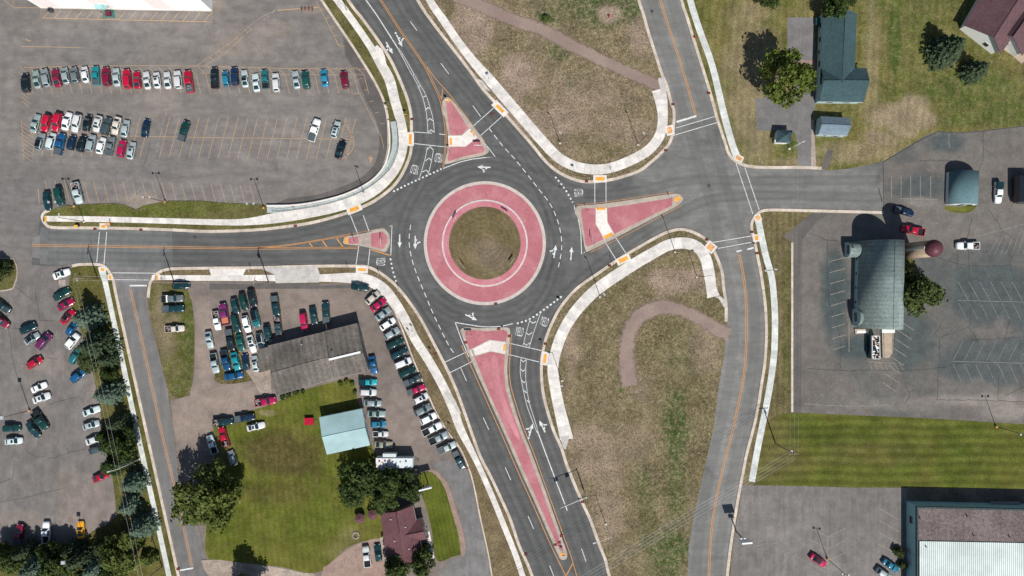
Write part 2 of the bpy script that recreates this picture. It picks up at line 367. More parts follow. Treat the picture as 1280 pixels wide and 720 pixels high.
M_PINK3 = simple('bright_inner_ring', (.50, .18, .215), var=.08, sc=1.2, big=.12)
def pinkmat(name, col, pale, dirt=.5):
    g = NG(name, .85, .2); c = g.mix(g.ramp(g.noise(.16, 5, .65), .42, .66, 0, .75), col, pale)
    c = g.mix(g.ramp(g.noise(.55, 6, .75), .54, .72, 0, dirt), c, tuple(v * .55 for v in col))
    c = g.mix(g.ramp(g.noise(2.4, 4, .8), .62, .74, 0, .35), c, (.42, .33, .31))
    br = g.n('ShaderNodeTexBrick'); br.inputs['Scale'].default_value = 1; br.inputs['Brick Width'].default_value = 3.2; br.inputs['Row Height'].default_value = 3.2; br.inputs['Mortar Size'].default_value = .03; br.offset = 0
    mp = g.n('ShaderNodeMapping'); mp.inputs['Rotation'].default_value = (0, 0, .4); g.t.links.new(g.pos(), mp.inputs[0]); g.t.links.new(mp.outputs[0], br.inputs[0])
    g.color(g.scale(c, g.math('MULTIPLY', g.ramp(br.outputs['Fac'], 0, 1, 1, .72), g.ramp(g.noise(5, 3, .7), .3, .7, .9, 1.1)))); return g.mat
M_PINK = pinkmat('worn_red_stamped_concrete', (.40, .14, .16), (.49, .22, .235))
M_PINK3 = pinkmat('worn_inner_ring_concrete', (.46, .16, .19), (.53, .25, .27), .3)
M_TACT = simple('yellow_tactile', (.72, .33, .05), var=.2, sc=1.5)
M_TACT_W = simple('worn_tactile', (.62, .33, .14), var=.35, sc=1.2)
M_SWALE = simple('drain_channel_concrete', (.36, .41, .40), var=.12, sc=.9)

def paint(name, col, wear=0.25, wcol=(.09, .09, .09)):
    g = NG(name, .75, .3); c = g.mix(g.ramp(g.noise(2.2, 5, .8), .42, .62, 0, wear), col, wcol); g.color(c); return g.mat
M_WHITE = paint('white_road_paint', (.72, .73, .72), .45)
M_WHITE_OLD = paint('faded_white_paint', (.27, .28, .27), .8)
M_YEL = paint('yellow_road_paint', (.60, .28, .09), .30)
M_YEL_OLD = paint('faded_yellow_paint', (.52, .33, .17), .5, (.16, .145, .13))
M_YEL_OLD2 = paint('very_faded_yellow_paint', (.36, .30, .235), .75, (.13, .125, .12))
M_YEL_B = paint('bright_yellow_paint', (.66, .38, .07), .15)
def worn(name, col, alpha, edge=.45, ragged=0.0, nsc=.35, col2=None, fine=None):
    """a thin overlay ribbon that fades out at its own edges (UV v runs across it)"""
    g = NG(name, .92, .15); uv = g.n('ShaderNodeUVMap'); sx = g.n('ShaderNodeSeparateXYZ'); g.t.links.new(uv.outputs[0], sx.inputs[0]); v = sx.outputs[1]
    pf = g.math('MULTIPLY', g.ramp(v, 0, edge), g.ramp(v, 1, 1 - edge)); nz = g.noise(nsc, 5, .65)
    if ragged: al = g.math('MULTIPLY', g.ramp(g.math('ADD', pf, g.math('MULTIPLY', g.math('SUBTRACT', g.noise(.7, 6, .8), .5), ragged)), .12, .8), alpha)
    else: al = g.math('MULTIPLY', g.math('MULTIPLY', pf, g.ramp(nz, .3, .7, .45, 1.2)), alpha)
    g.put(g.b.inputs['Alpha'], al); c = g.mix(g.ramp(g.noise(.12, 5, .6), .35, .65), col, col2 or tuple(x * 1.15 for x in col))
    f = g.ramp(g.noise(3.2, 4, .7), .25, .75, .85, 1.15)
    if fine: f = g.math('MULTIPLY', f, g.math('MULTIPLY', g.ramp(v, .18, .30, 1, 1 + fine), g.ramp(v, .36, .48, 1 + fine, 1)))
    g.color(g.scale(c, f)); return g.mat
M_WHEEL = worn('tyre_polished_asphalt', (.070, .071, .070), .17)
M_WHEEL_E = worn('tyre_polished_pale_asphalt', (.125, .126, .121), .14)
M_WHEEL_L = worn('pale_worn_asphalt', (.19, .188, .18), .20)
M_TRACKR = worn('rutted_dirt_track', (.25, .185, .158), .95, edge=.36, ragged=2.2, col2=(.30, .225, .19))
M_CRACK = simple('crack_sealant', (.035, .036, .036), var=.2)
M_SCUFF = simple('scuffed_asphalt', (.21, .195, .18), var=.3)

def roofmat(name, col, rows=3.2, var=.16, ang=0.0, amp=.08, rough=.9, metal=0.0, big=.12):
    g = NG(name, rough, .2); g.b.inputs['Metallic'].default_value = metal
    f = g.ramp(g.noise(1.6, 5, .75), .3, .7, 1 - var, 1 + var)
    wv = g.n('ShaderNodeTexWave'); wv.bands_direction = 'X'
    mp = g.n('ShaderNodeMapping'); mp.inputs['Rotation'].default_value = (0, 0, ang); g.t.links.new(g.pos(), mp.inputs[0]); g.t.links.new(mp.outputs[0], wv.inputs[0])
    wv.inputs['Scale'].default_value = rows; wv.inputs['Distortion'].default_value = .4
    f = g.math('MULTIPLY', f, g.ramp(wv.outputs['Fac'], .2, .8, 1 - amp, 1 + amp))
    f = g.math('MULTIPLY', f, g.ramp(g.noise(.16, 3), .3, .7, 1 - big, 1 + big))
    cn = g.n('ShaderNodeRGB'); cn.outputs[0].default_value = (*col, 1); g.color(g.scale(cn.outputs[0], f)); return g.mat
M_WALL_W = simple('white_siding', (.66, .66, .62), var=.06, big=.05)
M_WALL_T = simple('pale_teal_siding', (.34, .47, .46), var=.08)
M_WALL_TEAL = simple('teal_metal_siding', (.28, .47, .47), var=.06, sc=.6)
M_WALL_TAN = simple('tan_siding', (.38, .30, .23), var=.12)
M_WALL_GREY = simple('grey_block_wall', (.26, .25, .24), var=.12)
M_GLASS = simple('dark_window_glass', (.02, .03, .035), rough=.08, spec=.6, var=.1)
M_DOOR = simple('painted_door', (.24, .27, .28), var=.1)
M_WOOD = simple('weathered_wood', (.26, .19, .13), var=.25)
M_METAL = simple('galvanised_steel', (.52, .53, .53), rough=.45, spec=.5, var=.08, metal=.35)
M_DMETAL = simple('dark_steel', (.055, .055, .058), rough=.5, spec=.4, var=.15)
M_RUST = simple('rusty_cast_iron', (.14, .035, .03), rough=.8, var=.3)
M_BARK = simple('tree_bark', (.10, .075, .055), var=.3, sc=4)
M_LAMP = simple('lamp_housing', (.42, .43, .44), rough=.5, var=.04)
M_POLEW = simple('pale_painted_pole', (.66, .66, .64), rough=.6, var=.06)
M_SIGNW = simple('white_sign_face', (.75, .75, .74), rough=.5, var=.03)
M_SIGNB = simple('black_sign_face', (.02, .02, .02), rough=.5, var=.1)
M_SIGNY = simple('yellow_sign_face', (.75, .42, .03), rough=.5, var=.05)
M_SIGNR = simple('red_sign_face', (.5, .02, .03), rough=.5, var=.05)
# ---------------------------------------------------------------- the ground (setting)
def wpts(pts, h=0): return [W(p[0], p[1], h) for p in pts]
def sheet(name, pts, z, mat, smooth=0, parent=None):
    p = cr(pts, smooth, True) if smooth else pts
    m = MB(); m.sheet(wpts(p), z); o = m.build(name, mat); struct(o)
    if parent: o.parent = parent; del o['kind']
    return o
HT = 0.12      # height of everything behind a kerb
def slab(name, pts, mat, z0=-0.3, z1=HT, smooth=0):
    p = cr(pts, smooth, True) if smooth else pts
    m = MB(); m.prism(wpts(p), z0, z1); return struct(m.build(name, mat))
def strip(name, pts, wpx, z0, z1, mat, n=5, parent=None, off=0.0):
    p = cr([q[:2] for q in pts], n) if n else [q[:2] for q in pts]
    if isinstance(wpx, (list, tuple)):
        ws = [t[0] for t in cr([(a, 0) for a in wpx], n)] if n else wpx; wm = [a / S for a in ws]
    else: wm = wpx / S
    m = MB(); m.ribbon(wpts(p), wm, z0, z1, off=off / S); o = m.build(name, mat)
    if parent: o.parent = parent
    else: struct(o)
    return o

m = MB(); m.poly([(-4000, -4000, -.06), (4000, -4000, -.06), (4000, 4000, -.06), (-4000, 4000, -.06)])
struct(m.build('terrain', M_TERRAIN))
E = 330     # how far the modelled ground runs past the photograph's edge, in photograph pixels
road = slab('road', [(-E, -E), (1280 + E, -E), (1280 + E, 720 + E), (-E, 720 + E)], M_ROAD, -.05, 0.0)

# older asphalt surfaces lying on the road base
sheet('side_street', [(140, 350), (127, 335), (100, 330), (40, 322), (40, 296), (60, 292), (130, 290), (215, 292), (215, 335), (190, 345), (187, 360), (190, 400), (198, 440), (208, 480), (217, 540), (225, 600), (250, 665), (262, 720), (282, 820), (340, 1040), (300, 1040), (255, 860), (225, 720), (185, 540), (147, 372)], .006, M_STREET)
sheet('grey_road', [(50, 284), (215, 290), (216, 336), (50, 330)], .010, M_ROAD_MID)

# ---- blocks behind the kerbs.  edge = kerbed line, rest = closing points
def block(name, edge, rest, mat, kerbs=True, kw=3.6, smooth=4):
    e = cr(edge, smooth); poly_px = e + rest
    slab(name, poly_px, mat)
    if kerbs:
        wp = wpts(e); pm = wpts(poly_px)
        i = len(wp) // 2; a, b = Vector(wp[i - 1]), Vector(wp[i]); t = (b - a).normalized(); q = Vector((-t.y, t.x))
        s = 1 if inside(tuple((a + b) / 2 + q * .4), pm) else -1
        m = MB(); m.ribbon(wp, kw / S, -.2, HT + .03, off=s * kw / S / 2 - s * .03); struct(m.build('kerb', M_KERB))

NW_EDGE = [(310, -E), (370, -130), (402, -60), (437, 0), (454, 22), (470, 44), (479, 57), (488.5, 72), (496, 87), (503, 103), (510, 121), (515, 140), (516, 160), (516, 180), (514, 195), (505, 217), (492, 235), (470, 252), (452, 261), (437, 267), (395, 279), (357, 285), (320, 289), (262, 291), (215, 289), (150, 287), (100, 286.5), (66, 286), (56, 281), (51.5, 272), (54, 265), (62, 261)]
NW_REST = [(66, 262), (82, 257.5), (115, 255), (140, 254), (155, 256), (170, 262), (180, 257), (212, 251), (250, 251), (287, 254), (320, 255), (334, 257), (365, 256), (395, 252), (430, 243), (460, 228), (478, 210), (485, 190), (486, 175), (485, 150), (480, 127), (470, 105), (455, 80), (437, 52), (420, 27), (402, 0), (362, -60), (330, -130), (270, -E)]
block('verge', NW_EDGE, NW_REST, M_VERGE_G)
LOTK = [(270, -E), (330, -130), (362, -60), (402, 0), (420, 27), (437, 52), (455, 80), (470, 105), (480, 127), (485, 150), (486, 175), (485, 190), (478, 210), (460, 228), (430, 243), (395, 252), (365, 256), (334, 257)]
sheet('car_park', [(-E, -E)] + cr(LOTK, 3) + [(320, 256), (287, 255), (250, 252.5), (212, 252.5), (180, 258), (170, 263), (155, 257), (140, 255), (115, 256), (82, 258.5), (66, 263), (50, 264), (48, 296), (40, 296), (40, 332), (-E, 332)], .014, M_LOT)
strip('kerb', LOTK, 3.0, -.1, HT + .04, M_KERB)
sheet('patched_asphalt_strip', cr([(432, 70), (445, 92), (456, 122), (468, 146), (474, 168), (473, 190), (466, 208), (448, 224), (420, 236), (392, 244), (360, 248)], 3) + [(340, 256), (365, 256), (395, 252), (430, 243), (460, 228), (478, 210), (484, 190), (485, 175), (484, 150), (479, 127), (469, 105), (454, 80), (436, 52), (428, 45)], .019, M_DARK_STRIP)

N_EDGE = [(330, -E), (420, -180), (488, -60), (520, 0), (540, 30), (557, 52), (575, 75), (590, 95), (602, 112), (620, 132), (640, 155), (662, 180), (680, 202), (695, 215), (712, 224), (732, 229), (760, 227), (780, 222), (800, 215), (817, 202), (830, 190), (839, 178), (843, 162), (844, 140), (840, 127), (835, 107), (828, 90), (820, 65), (812, 40), (805, 15), (800, 0), (786, -60), (745, -200), (705, -E)]
block('field', N_EDGE, [], M_FIELD_N)
NE_EDGE = [(760, -E), (795, -200), (838, -60), (850, 0), (857, 22), (867, 55), (877, 87), (887, 120), (895, 150), (905, 180), (908, 190), (915, 200), (927, 207), (940, 210), (960, 211), (1000, 211), (1027, 212)]
block('lawn', NE_EDGE, [(1035, 213), (1060, 211), (1085, 206), (1105, 201), (1120, 192), (1142, 179), (1155, 170), (1172, 164), (1190, 165), (1210, 165), (1245, 161), (1280, 157), (1280 + E, 150), (1280 + E, -E)], M_LAWN_NE)
E_EDGE = [(1104, 264), (1040, 262.5), (980, 261), (960, 261), (950, 263), (943, 269), (938, 279), (938.5, 290), (942, 303), (944, 315), (949, 340), (952, 360), (955, 385), (956, 420), (954, 455), (950, 480), (946, 507), (940, 535), (932, 565), (927, 590), (920, 627), (914, 665), (909, 702), (906, 740), (900, 850), (905, 1050)]
block('roadside_lawn', E_EDGE, [(1280 + E, 1050), (1280 + E, 300), (1104, 268)], M_LAWN_EV)
# car parks and lawns of the east side
LE = HT + .01
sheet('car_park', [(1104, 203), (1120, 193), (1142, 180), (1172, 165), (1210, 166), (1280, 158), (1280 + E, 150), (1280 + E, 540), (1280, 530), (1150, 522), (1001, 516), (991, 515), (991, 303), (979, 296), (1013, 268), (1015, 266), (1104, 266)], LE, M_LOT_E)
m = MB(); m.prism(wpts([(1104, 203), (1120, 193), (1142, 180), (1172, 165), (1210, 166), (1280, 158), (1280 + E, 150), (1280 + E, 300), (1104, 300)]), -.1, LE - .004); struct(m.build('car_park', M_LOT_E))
sheet('patched_asphalt_strip', [(1013, 267), (1040, 267), (1022, 275), (1002, 300), (1001, 516), (992, 515), (992, 303), (980, 296)], LE + .005, M_DARK_STRIP)
strip('kerb', [(989.8, 303), (989.8, 515)], 2.6, 0, HT + .13, M_KERB, 0)
sheet('mown_lawn', [(992, 516), (1150, 522.5), (1280, 530.5), (1280 + E, 541), (1280 + E, 612), (1280, 611), (1125, 609), (1070, 609), (1000, 607), (940, 606), (945, 585), (952, 540), (966, 522), (975, 518)], LE + .006, M_LAWN_E)
sheet('car_park', [(937, 606.5), (1000, 607.5), (1070, 609.5), (1125, 609.5), (1280 + E, 612.5), (1280 + E, 1050), (907, 1050), (905, 850), (911, 735), (918, 668), (925, 627), (928, 606)], LE + .004, M_LOT_SE)
sheet('mulch_bed', [(1134, 609), (1280, 611.5), (1280 + E, 614), (1280 + E, 632), (1133, 630)], LE + .012, M_MULCH)

MID_EDGE = [(760, 1050), (800, 900), (782, 790), (760, 720), (755, 700), (747, 680), (737, 652), (727, 630), (717, 607), (707, 582), (700, 560), (691, 540), (683, 515), (677, 490), (675, 465), (676, 445), (681, 422), (690, 400), (700, 382), (719, 360), (747, 340), (775, 321), (802, 305), (830, 290), (852, 285), (872, 291), (887, 302), (897, 320), (904, 340), (906, 360), (909, 380), (909, 402)]
block('field', MID_EDGE, [(907, 425), (905, 445), (902, 460), (897, 492), (892, 535), (884, 570), (875, 610), (867, 645), (861, 680), (859, 720), (853, 800), (850, 1050)], M_FIELD_S)
SW_EDGE = [(184, 372), (185, 360), (187, 352), (192, 344), (200, 338), (210, 335), (225, 334), (260, 333.5), (320, 333), (395, 331), (445, 331), (460, 332), (475, 339), (490, 350), (500, 360), (512, 375), (527, 397), (542, 425), (555, 450), (567, 475), (577, 500), (591, 540), (602, 570), (615, 595), (630, 627), (640, 650), (650, 680), (660, 702), (667, 720), (692, 790), (720, 900), (735, 1050)]
block('verge', SW_EDGE, [(340, 1050), (282, 820), (262, 720), (250, 665), (225, 600), (217, 540), (212, 500), (205, 467), (197, 435), (187, 397)], M_VERGE)
W_EDGE = [(90, 331), (100, 329), (122, 329), (132, 332), (140, 342), (144, 352), (147, 368), (165, 450), (185, 540), (205, 630), (225, 720), (255, 860), (300, 1050)]
block('verge', W_EDGE, [(-E, 1050), (-E, 690), (0, 683), (60, 680), (100, 680), (115, 665), (135, 655), (146, 645), (144, 620), (140, 590), (133, 560), (127, 530), (124, 500), (115, 460), (108, 430), (98, 405), (90, 385), (86, 360), (88, 345)], grass('tree_belt_grass', (.08, .085, .018), (.11, .10, .03), dry=(.17, .14, .06), dryamt=.5))
sheet('car_park', [(-E, 331), (40, 331), (60, 333), (92, 331), (90, 345), (88, 360), (92, 385), (100, 405), (110, 430), (117, 460), (126, 500), (129, 530), (135, 560), (142, 590), (147, 620), (148, 645), (137, 656), (117, 666), (102, 681), (60, 681), (0, 684), (-E, 690)], .012, M_LOT_W)
slab('planting_island', [(-60, 322), (10, 323), (19, 327), (22, 340), (19, 354), (8, 363), (-60, 366)], M_WEEDS, smooth=3)
strip('kerb', [(-60, 322), (10, 323), (19, 327), (22, 340), (19, 354), (8, 363), (-60, 366)], 1.6, 0, HT + .05, M_APRON, 3)
sheet('cement_pad', [(73.5, 350), (82, 349.5), (82, 357), (76, 359), (73.5, 356)], .018, M_APRON)

# ---- the used-car yard block (south west)
LS = HT + .008
sheet('car_yard', cr([(208, 352), (340, 352), (345, 355), (400, 355), (410, 354), (440, 354), (470, 362), (486, 375), (492, 385), (505, 417), (517, 450), (532, 485), (545, 515), (560, 540), (575, 560), (585, 582), (592, 605), (600, 645), (610, 690), (615, 720), (628, 800), (650, 1050)], 1) + [(340, 1050), (283, 820), (263, 720), (251, 665), (226, 600), (218, 540), (213, 500), (225, 498), (238, 494), (243, 450), (243, 420), (240, 375), (232, 354)], LS, M_LOT_SW)
strip('kerb', [(492, 385), (505, 417), (517, 450), (532, 485), (545, 515), (560, 540), (575, 560), (585, 582), (592, 605), (600, 645), (610, 690), (615, 720), (628, 800), (650, 1050)], 1.7, 0, HT + .1, M_KERB, 3)
sheet('grass_island', cr([(185, 356), (210, 355), (230, 356), (239, 375), (243, 400), (243.5, 430), (243, 460), (240, 482), (233, 494), (222, 497), (212, 490), (205, 467), (197, 435), (190, 397), (186, 372)], 3, True), LS + .01, M_WEEDS)
sheet('patched_asphalt_strip', [(262, 353.5), (400, 354.5), (400, 357), (438, 355), (438, 360), (400, 361), (340, 361), (262, 362)], LS + .006, M_DARK_STRIP)
sheet('grass_patch', cr([(268, 470), (276, 455), (283, 432), (290, 415), (298, 414), (300, 440), (312, 440), (318, 430), (322, 445), (330, 470), (320, 474), (304, 478), (285, 480), (272, 478)], 3, True), LS + .018, M_WEED_ROUGH)
sheet('house_lawn', cr([(268, 530), (300, 520), (318, 512), (340, 505), (380, 488), (415, 478), (437, 473), (444, 480), (447, 500), (452, 515), (462, 545), (466, 560), (475, 572), (500, 590), (482, 640), (478, 672), (455, 676), (435, 684), (420, 697), (405, 712), (385, 716), (350, 708), (310, 705), (262, 700), (258, 660), (265, 600), (270, 560)], 3, True), LS + .02, M_LAWN_SW)
sheet('cement_yard', [(305, 438), (336, 430), (340, 495), (330, 500), (318, 478), (305, 460)], LS + .022, M_GRAVEL)
sheet('bright_lawn', cr([(522, 595), (534, 589), (545, 592), (556, 608), (566, 640), (574, 668), (577.5, 690), (565, 696), (546, 700), (540, 665), (533, 635), (524, 610)], 4, True), LS + .02, M_LAWN_H)
sheet('grey_driveway', cr([(538, 580), (560, 575), (580, 582), (590, 605), (598, 645), (608, 690), (614, 720), (628, 800), (648, 1050)], 1) + [(560, 1050), (545, 800), (548, 720), (562, 702), (580, 694), (582, 670), (572, 635), (562, 605), (548, 588)], LS + .006, M_STREET)
sheet('gravel_shoulder', cr([(534, 588), (545, 588), (560, 605), (570, 635), (579, 665), (582, 690), (577, 694), (573, 668), (565, 640), (555, 608), (544, 593)], 3, True), LS + .03, M_GRAVEL_RED)
sheet('gravel_driveway', cr([(455, 677), (475, 673), (480, 690), (483, 720), (490, 800), (410, 800), (402, 720), (410, 706), (425, 694), (438, 684)], 2, True), LS + .026, M_GRAVEL_RED)
sheet('concrete_path', [(531.5, 665), (537, 664), (543.5, 700), (538, 701.5)], LS + .04, M_PLAIN)
sheet('concrete_path', [(475, 672), (478.5, 671.5), (483, 700), (479, 700)], LS + .04, M_APRON)
sheet('bare_ground', cr([(252, 700), (300, 703), (340, 708), (380, 716), (400, 725), (420, 800), (300, 800), (268, 730)], 2, True), LS + .024, M_GRAVEL)
# ---- house driveway north east
sheet('driveway', [(984, 22), (1018, 22), (1019, 88), (1022, 120), (1015, 147), (1014.5, 180), (1016, 211), (997.5, 211), (997, 180), (993, 165), (946, 163), (944, 124), (962, 120), (990, 118), (994, 89), (984, 60)], HT + .012, M_DRIVE)
sheet('driveway_edge', [(1014.5, 150), (1017, 150), (1020, 208), (1018, 211), (1013.5, 211)], HT + .017, M_GRAVEL)
sheet('red_pad', [(992, 76), (1018, 75), (1019, 90), (996, 90)], HT + .018, M_GRAVEL_RED)
sheet('asphalt_path', [(1026, 211.5), (1034, 188), (1040, 187), (1041, 189), (1034, 211.5)], HT + .017, M_DARK_STRIP)
# ---- dirt tracks
strip('dirt_track', [(470, -40), (560, -8), (600, 7), (640, 24), (681, 39), (719, 59), (762, 80), (804, 99), (826, 108)], [22, 22, 22, 23, 23, 23, 20, 20, 20], HT + .008, HT + .008, M_TRACKR)
strip('dirt_track', [(787, 482), (785, 465), (783, 445), (785, 424), (792, 404), (806, 391), (828, 384), (850, 387), (874, 398), (895, 411), (911, 418)], [30, 30, 28, 27, 28, 28, 28, 22, 22, 25, 26], HT + .008, HT + .008, M_TRACKR, 4)

# ---- sidewalks
SWZ = HT + .035
def walk(pts, wpx, mat=M_CONC, n=4): return strip('sidewalk', pts, wpx, HT - .05, SWZ, mat, n)
walk([(56, 273.5), (60, 273.5), (120, 274), (200, 276), (280, 278), (312, 277), (345, 272.5), (385, 266), (430, 255.5), (465, 240), (489, 218), (501, 195), (504, 172), (500.5, 150), (493.5, 125), (487, 100), (475, 78), (463.5, 59), (448, 36), (430, 11), (422, 0), (385, -60), (290, -E)], [7, 7, 7, 7, 7.5, 9, 13, 13.5, 13.5, 13, 12.5, 12, 12, 11.5, 12, 12.5, 11.5, 9, 8.5, 8.5, 9, 9, 9])
sheet('sidewalk', [(468.5, 59), (471.5, 56.5), (478, 62), (481, 70), (484, 84), (476, 80)], SWZ + .003, M_PLAIN)
walk([(600, 0 - E), (522, -35), (537, 0), (554, 25), (571, 50), (590, 75), (612, 100), (636, 128), (660, 156), (681, 180), (698, 197), (719, 208), (742, 212), (763, 210), (785, 202), (806, 191), (818, 180), (825, 168), (828, 155), (828, 140), (826, 124), (823, 112)][1:], [9, 9, 10, 10, 11, 13, 13, 13, 13, 12.5, 12.5, 12.5, 12.5, 12.5, 12.5, 12.5, 12.5, 12.5, 13, 16, 17])
sheet('sidewalk', [(822, 98), (829, 97), (833.5, 112), (832, 118), (824, 118), (825, 111)], SWZ + .003, M_CONC)
walk([(800, -200), (848, -60), (862.5, 0), (874, 37), (890, 82), (904, 140), (915, 180), (921, 196)], [8, 8, 8, 8, 8, 8.5, 8.5, 9], M_CONC_COOL)
walk([(946, 268), (952, 297), (957, 320), (964, 345), (967, 370), (968.5, 400), (967.5, 440), (964, 470), (959, 500), (953, 530), (946, 565), (939.5, 602)], [8, 8, 8, 8, 8, 8, 8, 8, 8, 8, 8, 8], M_CONC_COOL)
sheet('sidewalk', [(941, 293), (952, 293), (953, 302), (943, 302)], SWZ + .003, M_PLAIN)
walk([(708, 549), (707, 543), (699, 510), (694, 485), (691, 460), (696, 435), (706, 410), (722, 386), (747, 361), (785, 335), (817, 316), (837, 306), (857, 304), (873, 310), (882, 324), (886, 340), (889, 360), (891.5, 371)], [17, 16, 14, 13.5, 13.5, 13.5, 13.5, 14, 14.5, 14.5, 14, 14, 14, 14, 14, 14, 13, 16])
sheet('sidewalk', [(700, 546), (712, 544), (707, 562), (704, 560)], SWZ + .003, M_CONC)
sheet('sidewalk', [(893, 371), (900, 370), (907, 376), (908, 385), (905, 384), (898, 373)], SWZ + .003, M_CONC)
walk([(190, 347), (207, 347.5), (260, 347.5), (310, 347.5), (345, 347.5), (400, 347.5), (440, 347.5), (462, 351), (480, 362), (493, 378), (505, 397), (519, 424), (535, 449), (553, 481), (567, 512), (576, 537), (596, 577), (615, 620), (632, 662), (645, 695), (655, 725), (680, 800), (705, 900), (715, 1050)], [7, 7, 7, 7.5, 8, 9, 13, 14, 14, 13, 12, 11, 11, 11, 11, 10, 7, 7, 7, 7, 7, 7, 7, 7])
sheet('driveway_apron', [(262, 336), (308, 336), (304, 344), (264, 344)], SWZ + .004, M_PLAIN)
sheet('driveway_apron', [(325, 335), (342, 334), (397, 333), (400, 343), (399, 353), (345, 354), (343, 343)], SWZ + .004, M_CONC)
walk([(127, 333), (130, 345), (134, 362), (152, 445), (172, 540), (192, 630), (212, 722), (240, 850), (280, 1050)], [9, 8, 6.5, 6.3, 6.3, 6.3, 6.3, 6.3, 6.3], M_CONC_COOL)

sheet('sidewalk', [(555, 491), (560, 488), (569, 500), (577, 518), (572, 515), (563, 501)], SWZ + .003, M_CONC)
sheet('sidewalk', [(596, 98), (603, 101), (614, 115), (607, 112)], SWZ + .003, M_CONC)
# ---- drainage channel and retaining wall along the big car park
SWL = [(334, 262), (352, 262), (380, 258.5), (410, 252.5), (440, 243), (464, 230), (483, 212), (492.5, 192), (494.5, 172), (492, 152)]
strip('drain_channel', SWL, 8, HT, HT + .02, M_SWALE, 4)
wl = cr([(334, 257.5), (365, 257), (395, 253), (430, 244), (461, 229), (479, 211), (486.5, 190), (487.5, 172), (486, 151)], 4)
m = MB(); m.ribbon(wpts(wl), .35, 0, .75); o = m.build('retaining_wall', M_PLAIN)
tag(o, 'low curved concrete retaining wall edging the large car park beside the wide sidewalk', 'retaining wall')
root = empty('guard_rail', W(440, 246), 'long curved dark steel pedestrian railing between the drain channel and wide sidewalk', 'railing')
rl = [W(*p) for p in cr([(341, 264), (355, 264.5), (383, 260.5), (413, 254.5), (443, 244.5), (467, 231), (487, 213), (497, 192), (498.5, 172), (496, 153)], 4)]
mb = MB()
for h in (.45, 1.05): mb.tube([(x, y, SWZ + h) for x, y in rl], .04, 5)
mb.build('rail', M_DMETAL, root)
for p in rl[::2]:
    mb = MB(); mb.cyl((p[0], p[1], HT - .05), .04, 1.15, 6); mb.build('post', M_DMETAL, root)

# ---- tactile ramps
def pad(cx, cy, lx, ly, ang, mat=M_TACT, base=None, z=SWZ):
    """ang in picture degrees, anticlockwise from right"""
    x, y = W(cx, cy); m = MB(); a = R(ang)
    if base:
        m.box((x, y, z + .004), (base[0] / S, base[1] / S, .02), a); struct(m.build('crossing_ramp', M_PLAIN)); m = MB()
    m.box((x, y, z + .012), (lx / S, ly / S, .022), a); struct(m.build('tactile_paving', mat))
pad(57.5, 273.8, 3, 6, 0); pad(129.5, 283, 5.5, 3.6, 0, base=(9, 8)); pad(443, 261.5, 12, 5, 22, base=(19, 9)); pad(513, 174, 3.6, 13, 0, base=(9, 17))
pad(625, 136, 4, 12, 45, base=(9, 22)); pad(750, 223.5, 11, 4.5, 0, base=(17, 9)); pad(837, 163, 6, 8, 15, M_TACT_W, base=(10, 12)); pad(923.5, 198, 8, 5, -25, M_TACT_W, base=(11, 8))
pad(947, 272.5, 5.5, 6, 30, M_TACT_W, base=(8, 8)); pad(945.5, 297.5, 4, 6, 0, M_TACT, base=(9, 9)); pad(888, 309, 8, 8, -40, M_TACT_W, base=(13, 12))
pad(779, 324.5, 12, 5, 25, base=(18, 9)); pad(681, 448, 3.5, 11, -8, base=(9, 17)); pad(452.5, 337, 10, 3.4, -2, base=(15, 9)); pad(128.5, 337, 5, 3, -15, M_TACT, base=(8, 5)); pad(138, 346.5, 3.5, 5, 5, M_TACT, base=(6, 7)); pad(196.5, 347, 3.6, 7, 0, M_TACT_W, base=(8, 8))

# ---- roundabout
cx, cy = W(606, 304)
def disc(r0, r1, z0, z1, n=96, sx=1.0):
    m = MB()
    o = [(cx + r1 * math.cos(2 * math.pi * k / n) * sx, cy + r1 * math.sin(2 * math.pi * k / n)) for k in range(n)]
    if r0 == 0: m.prism(o, z0, z1); return m
    i_ = [(cx + r0 * math.cos(2 * math.pi * k / n) * sx, cy + r0 * math.sin(2 * math.pi * k / n)) for k in range(n)]
    b = len(m.v); m.v += [(x, y, z1) for x, y in o] + [(x, y, z1) for x, y in i_] + [(x, y, z0) for x, y in o]
    for k in range(n):
        j = (k + 1) % n; m.face((b + k, b + j, b + n + j, b + n + k)); m.face((b + 2 * n + k, b + 2 * n + j, b + j, b + k))
    return m
struct(disc(0, 77.5 / S, -.1, .08, sx=.985).build('roundabout_rim', M_RIM))
struct(disc(0, 73.5 / S, -.1, .10, sx=.985).build('truck_apron', M_PINK))
struct(disc(0, 54.5 / S, -.1, .17, sx=.985).build('island_kerb', simple('stained_white_kerb', (.56, .49, .47), var=.15)))
struct(disc(0, 52.5 / S, -.1, .18, sx=.985).build('inner_paving', M_PINK3))
struct(disc(0, 45.5 / S, -.1, .22, sx=.985).build('roundabout_grass', M_RINGS))
# ---------------------------------------------------------------- traffic islands
def island(pts, inner, label_parts=()):
    """pale concrete rim with a raised red deck; pts = outer outline in photograph pixels"""
    m = MB(); m.prism(wpts(cr(pts, 3, True)), -.1, .15); struct(m.build('traffic_island', M_KERB))
    for q in inner:
        m = MB(); m.prism(wpts(q), .1, .165); struct(m.build('island_paving', M_PINK))
    return
def crossing(pts, mat=M_PLAIN): m = MB(); m.prism(wpts(pts), .1, .172); struct(m.build('island_crossing', mat))
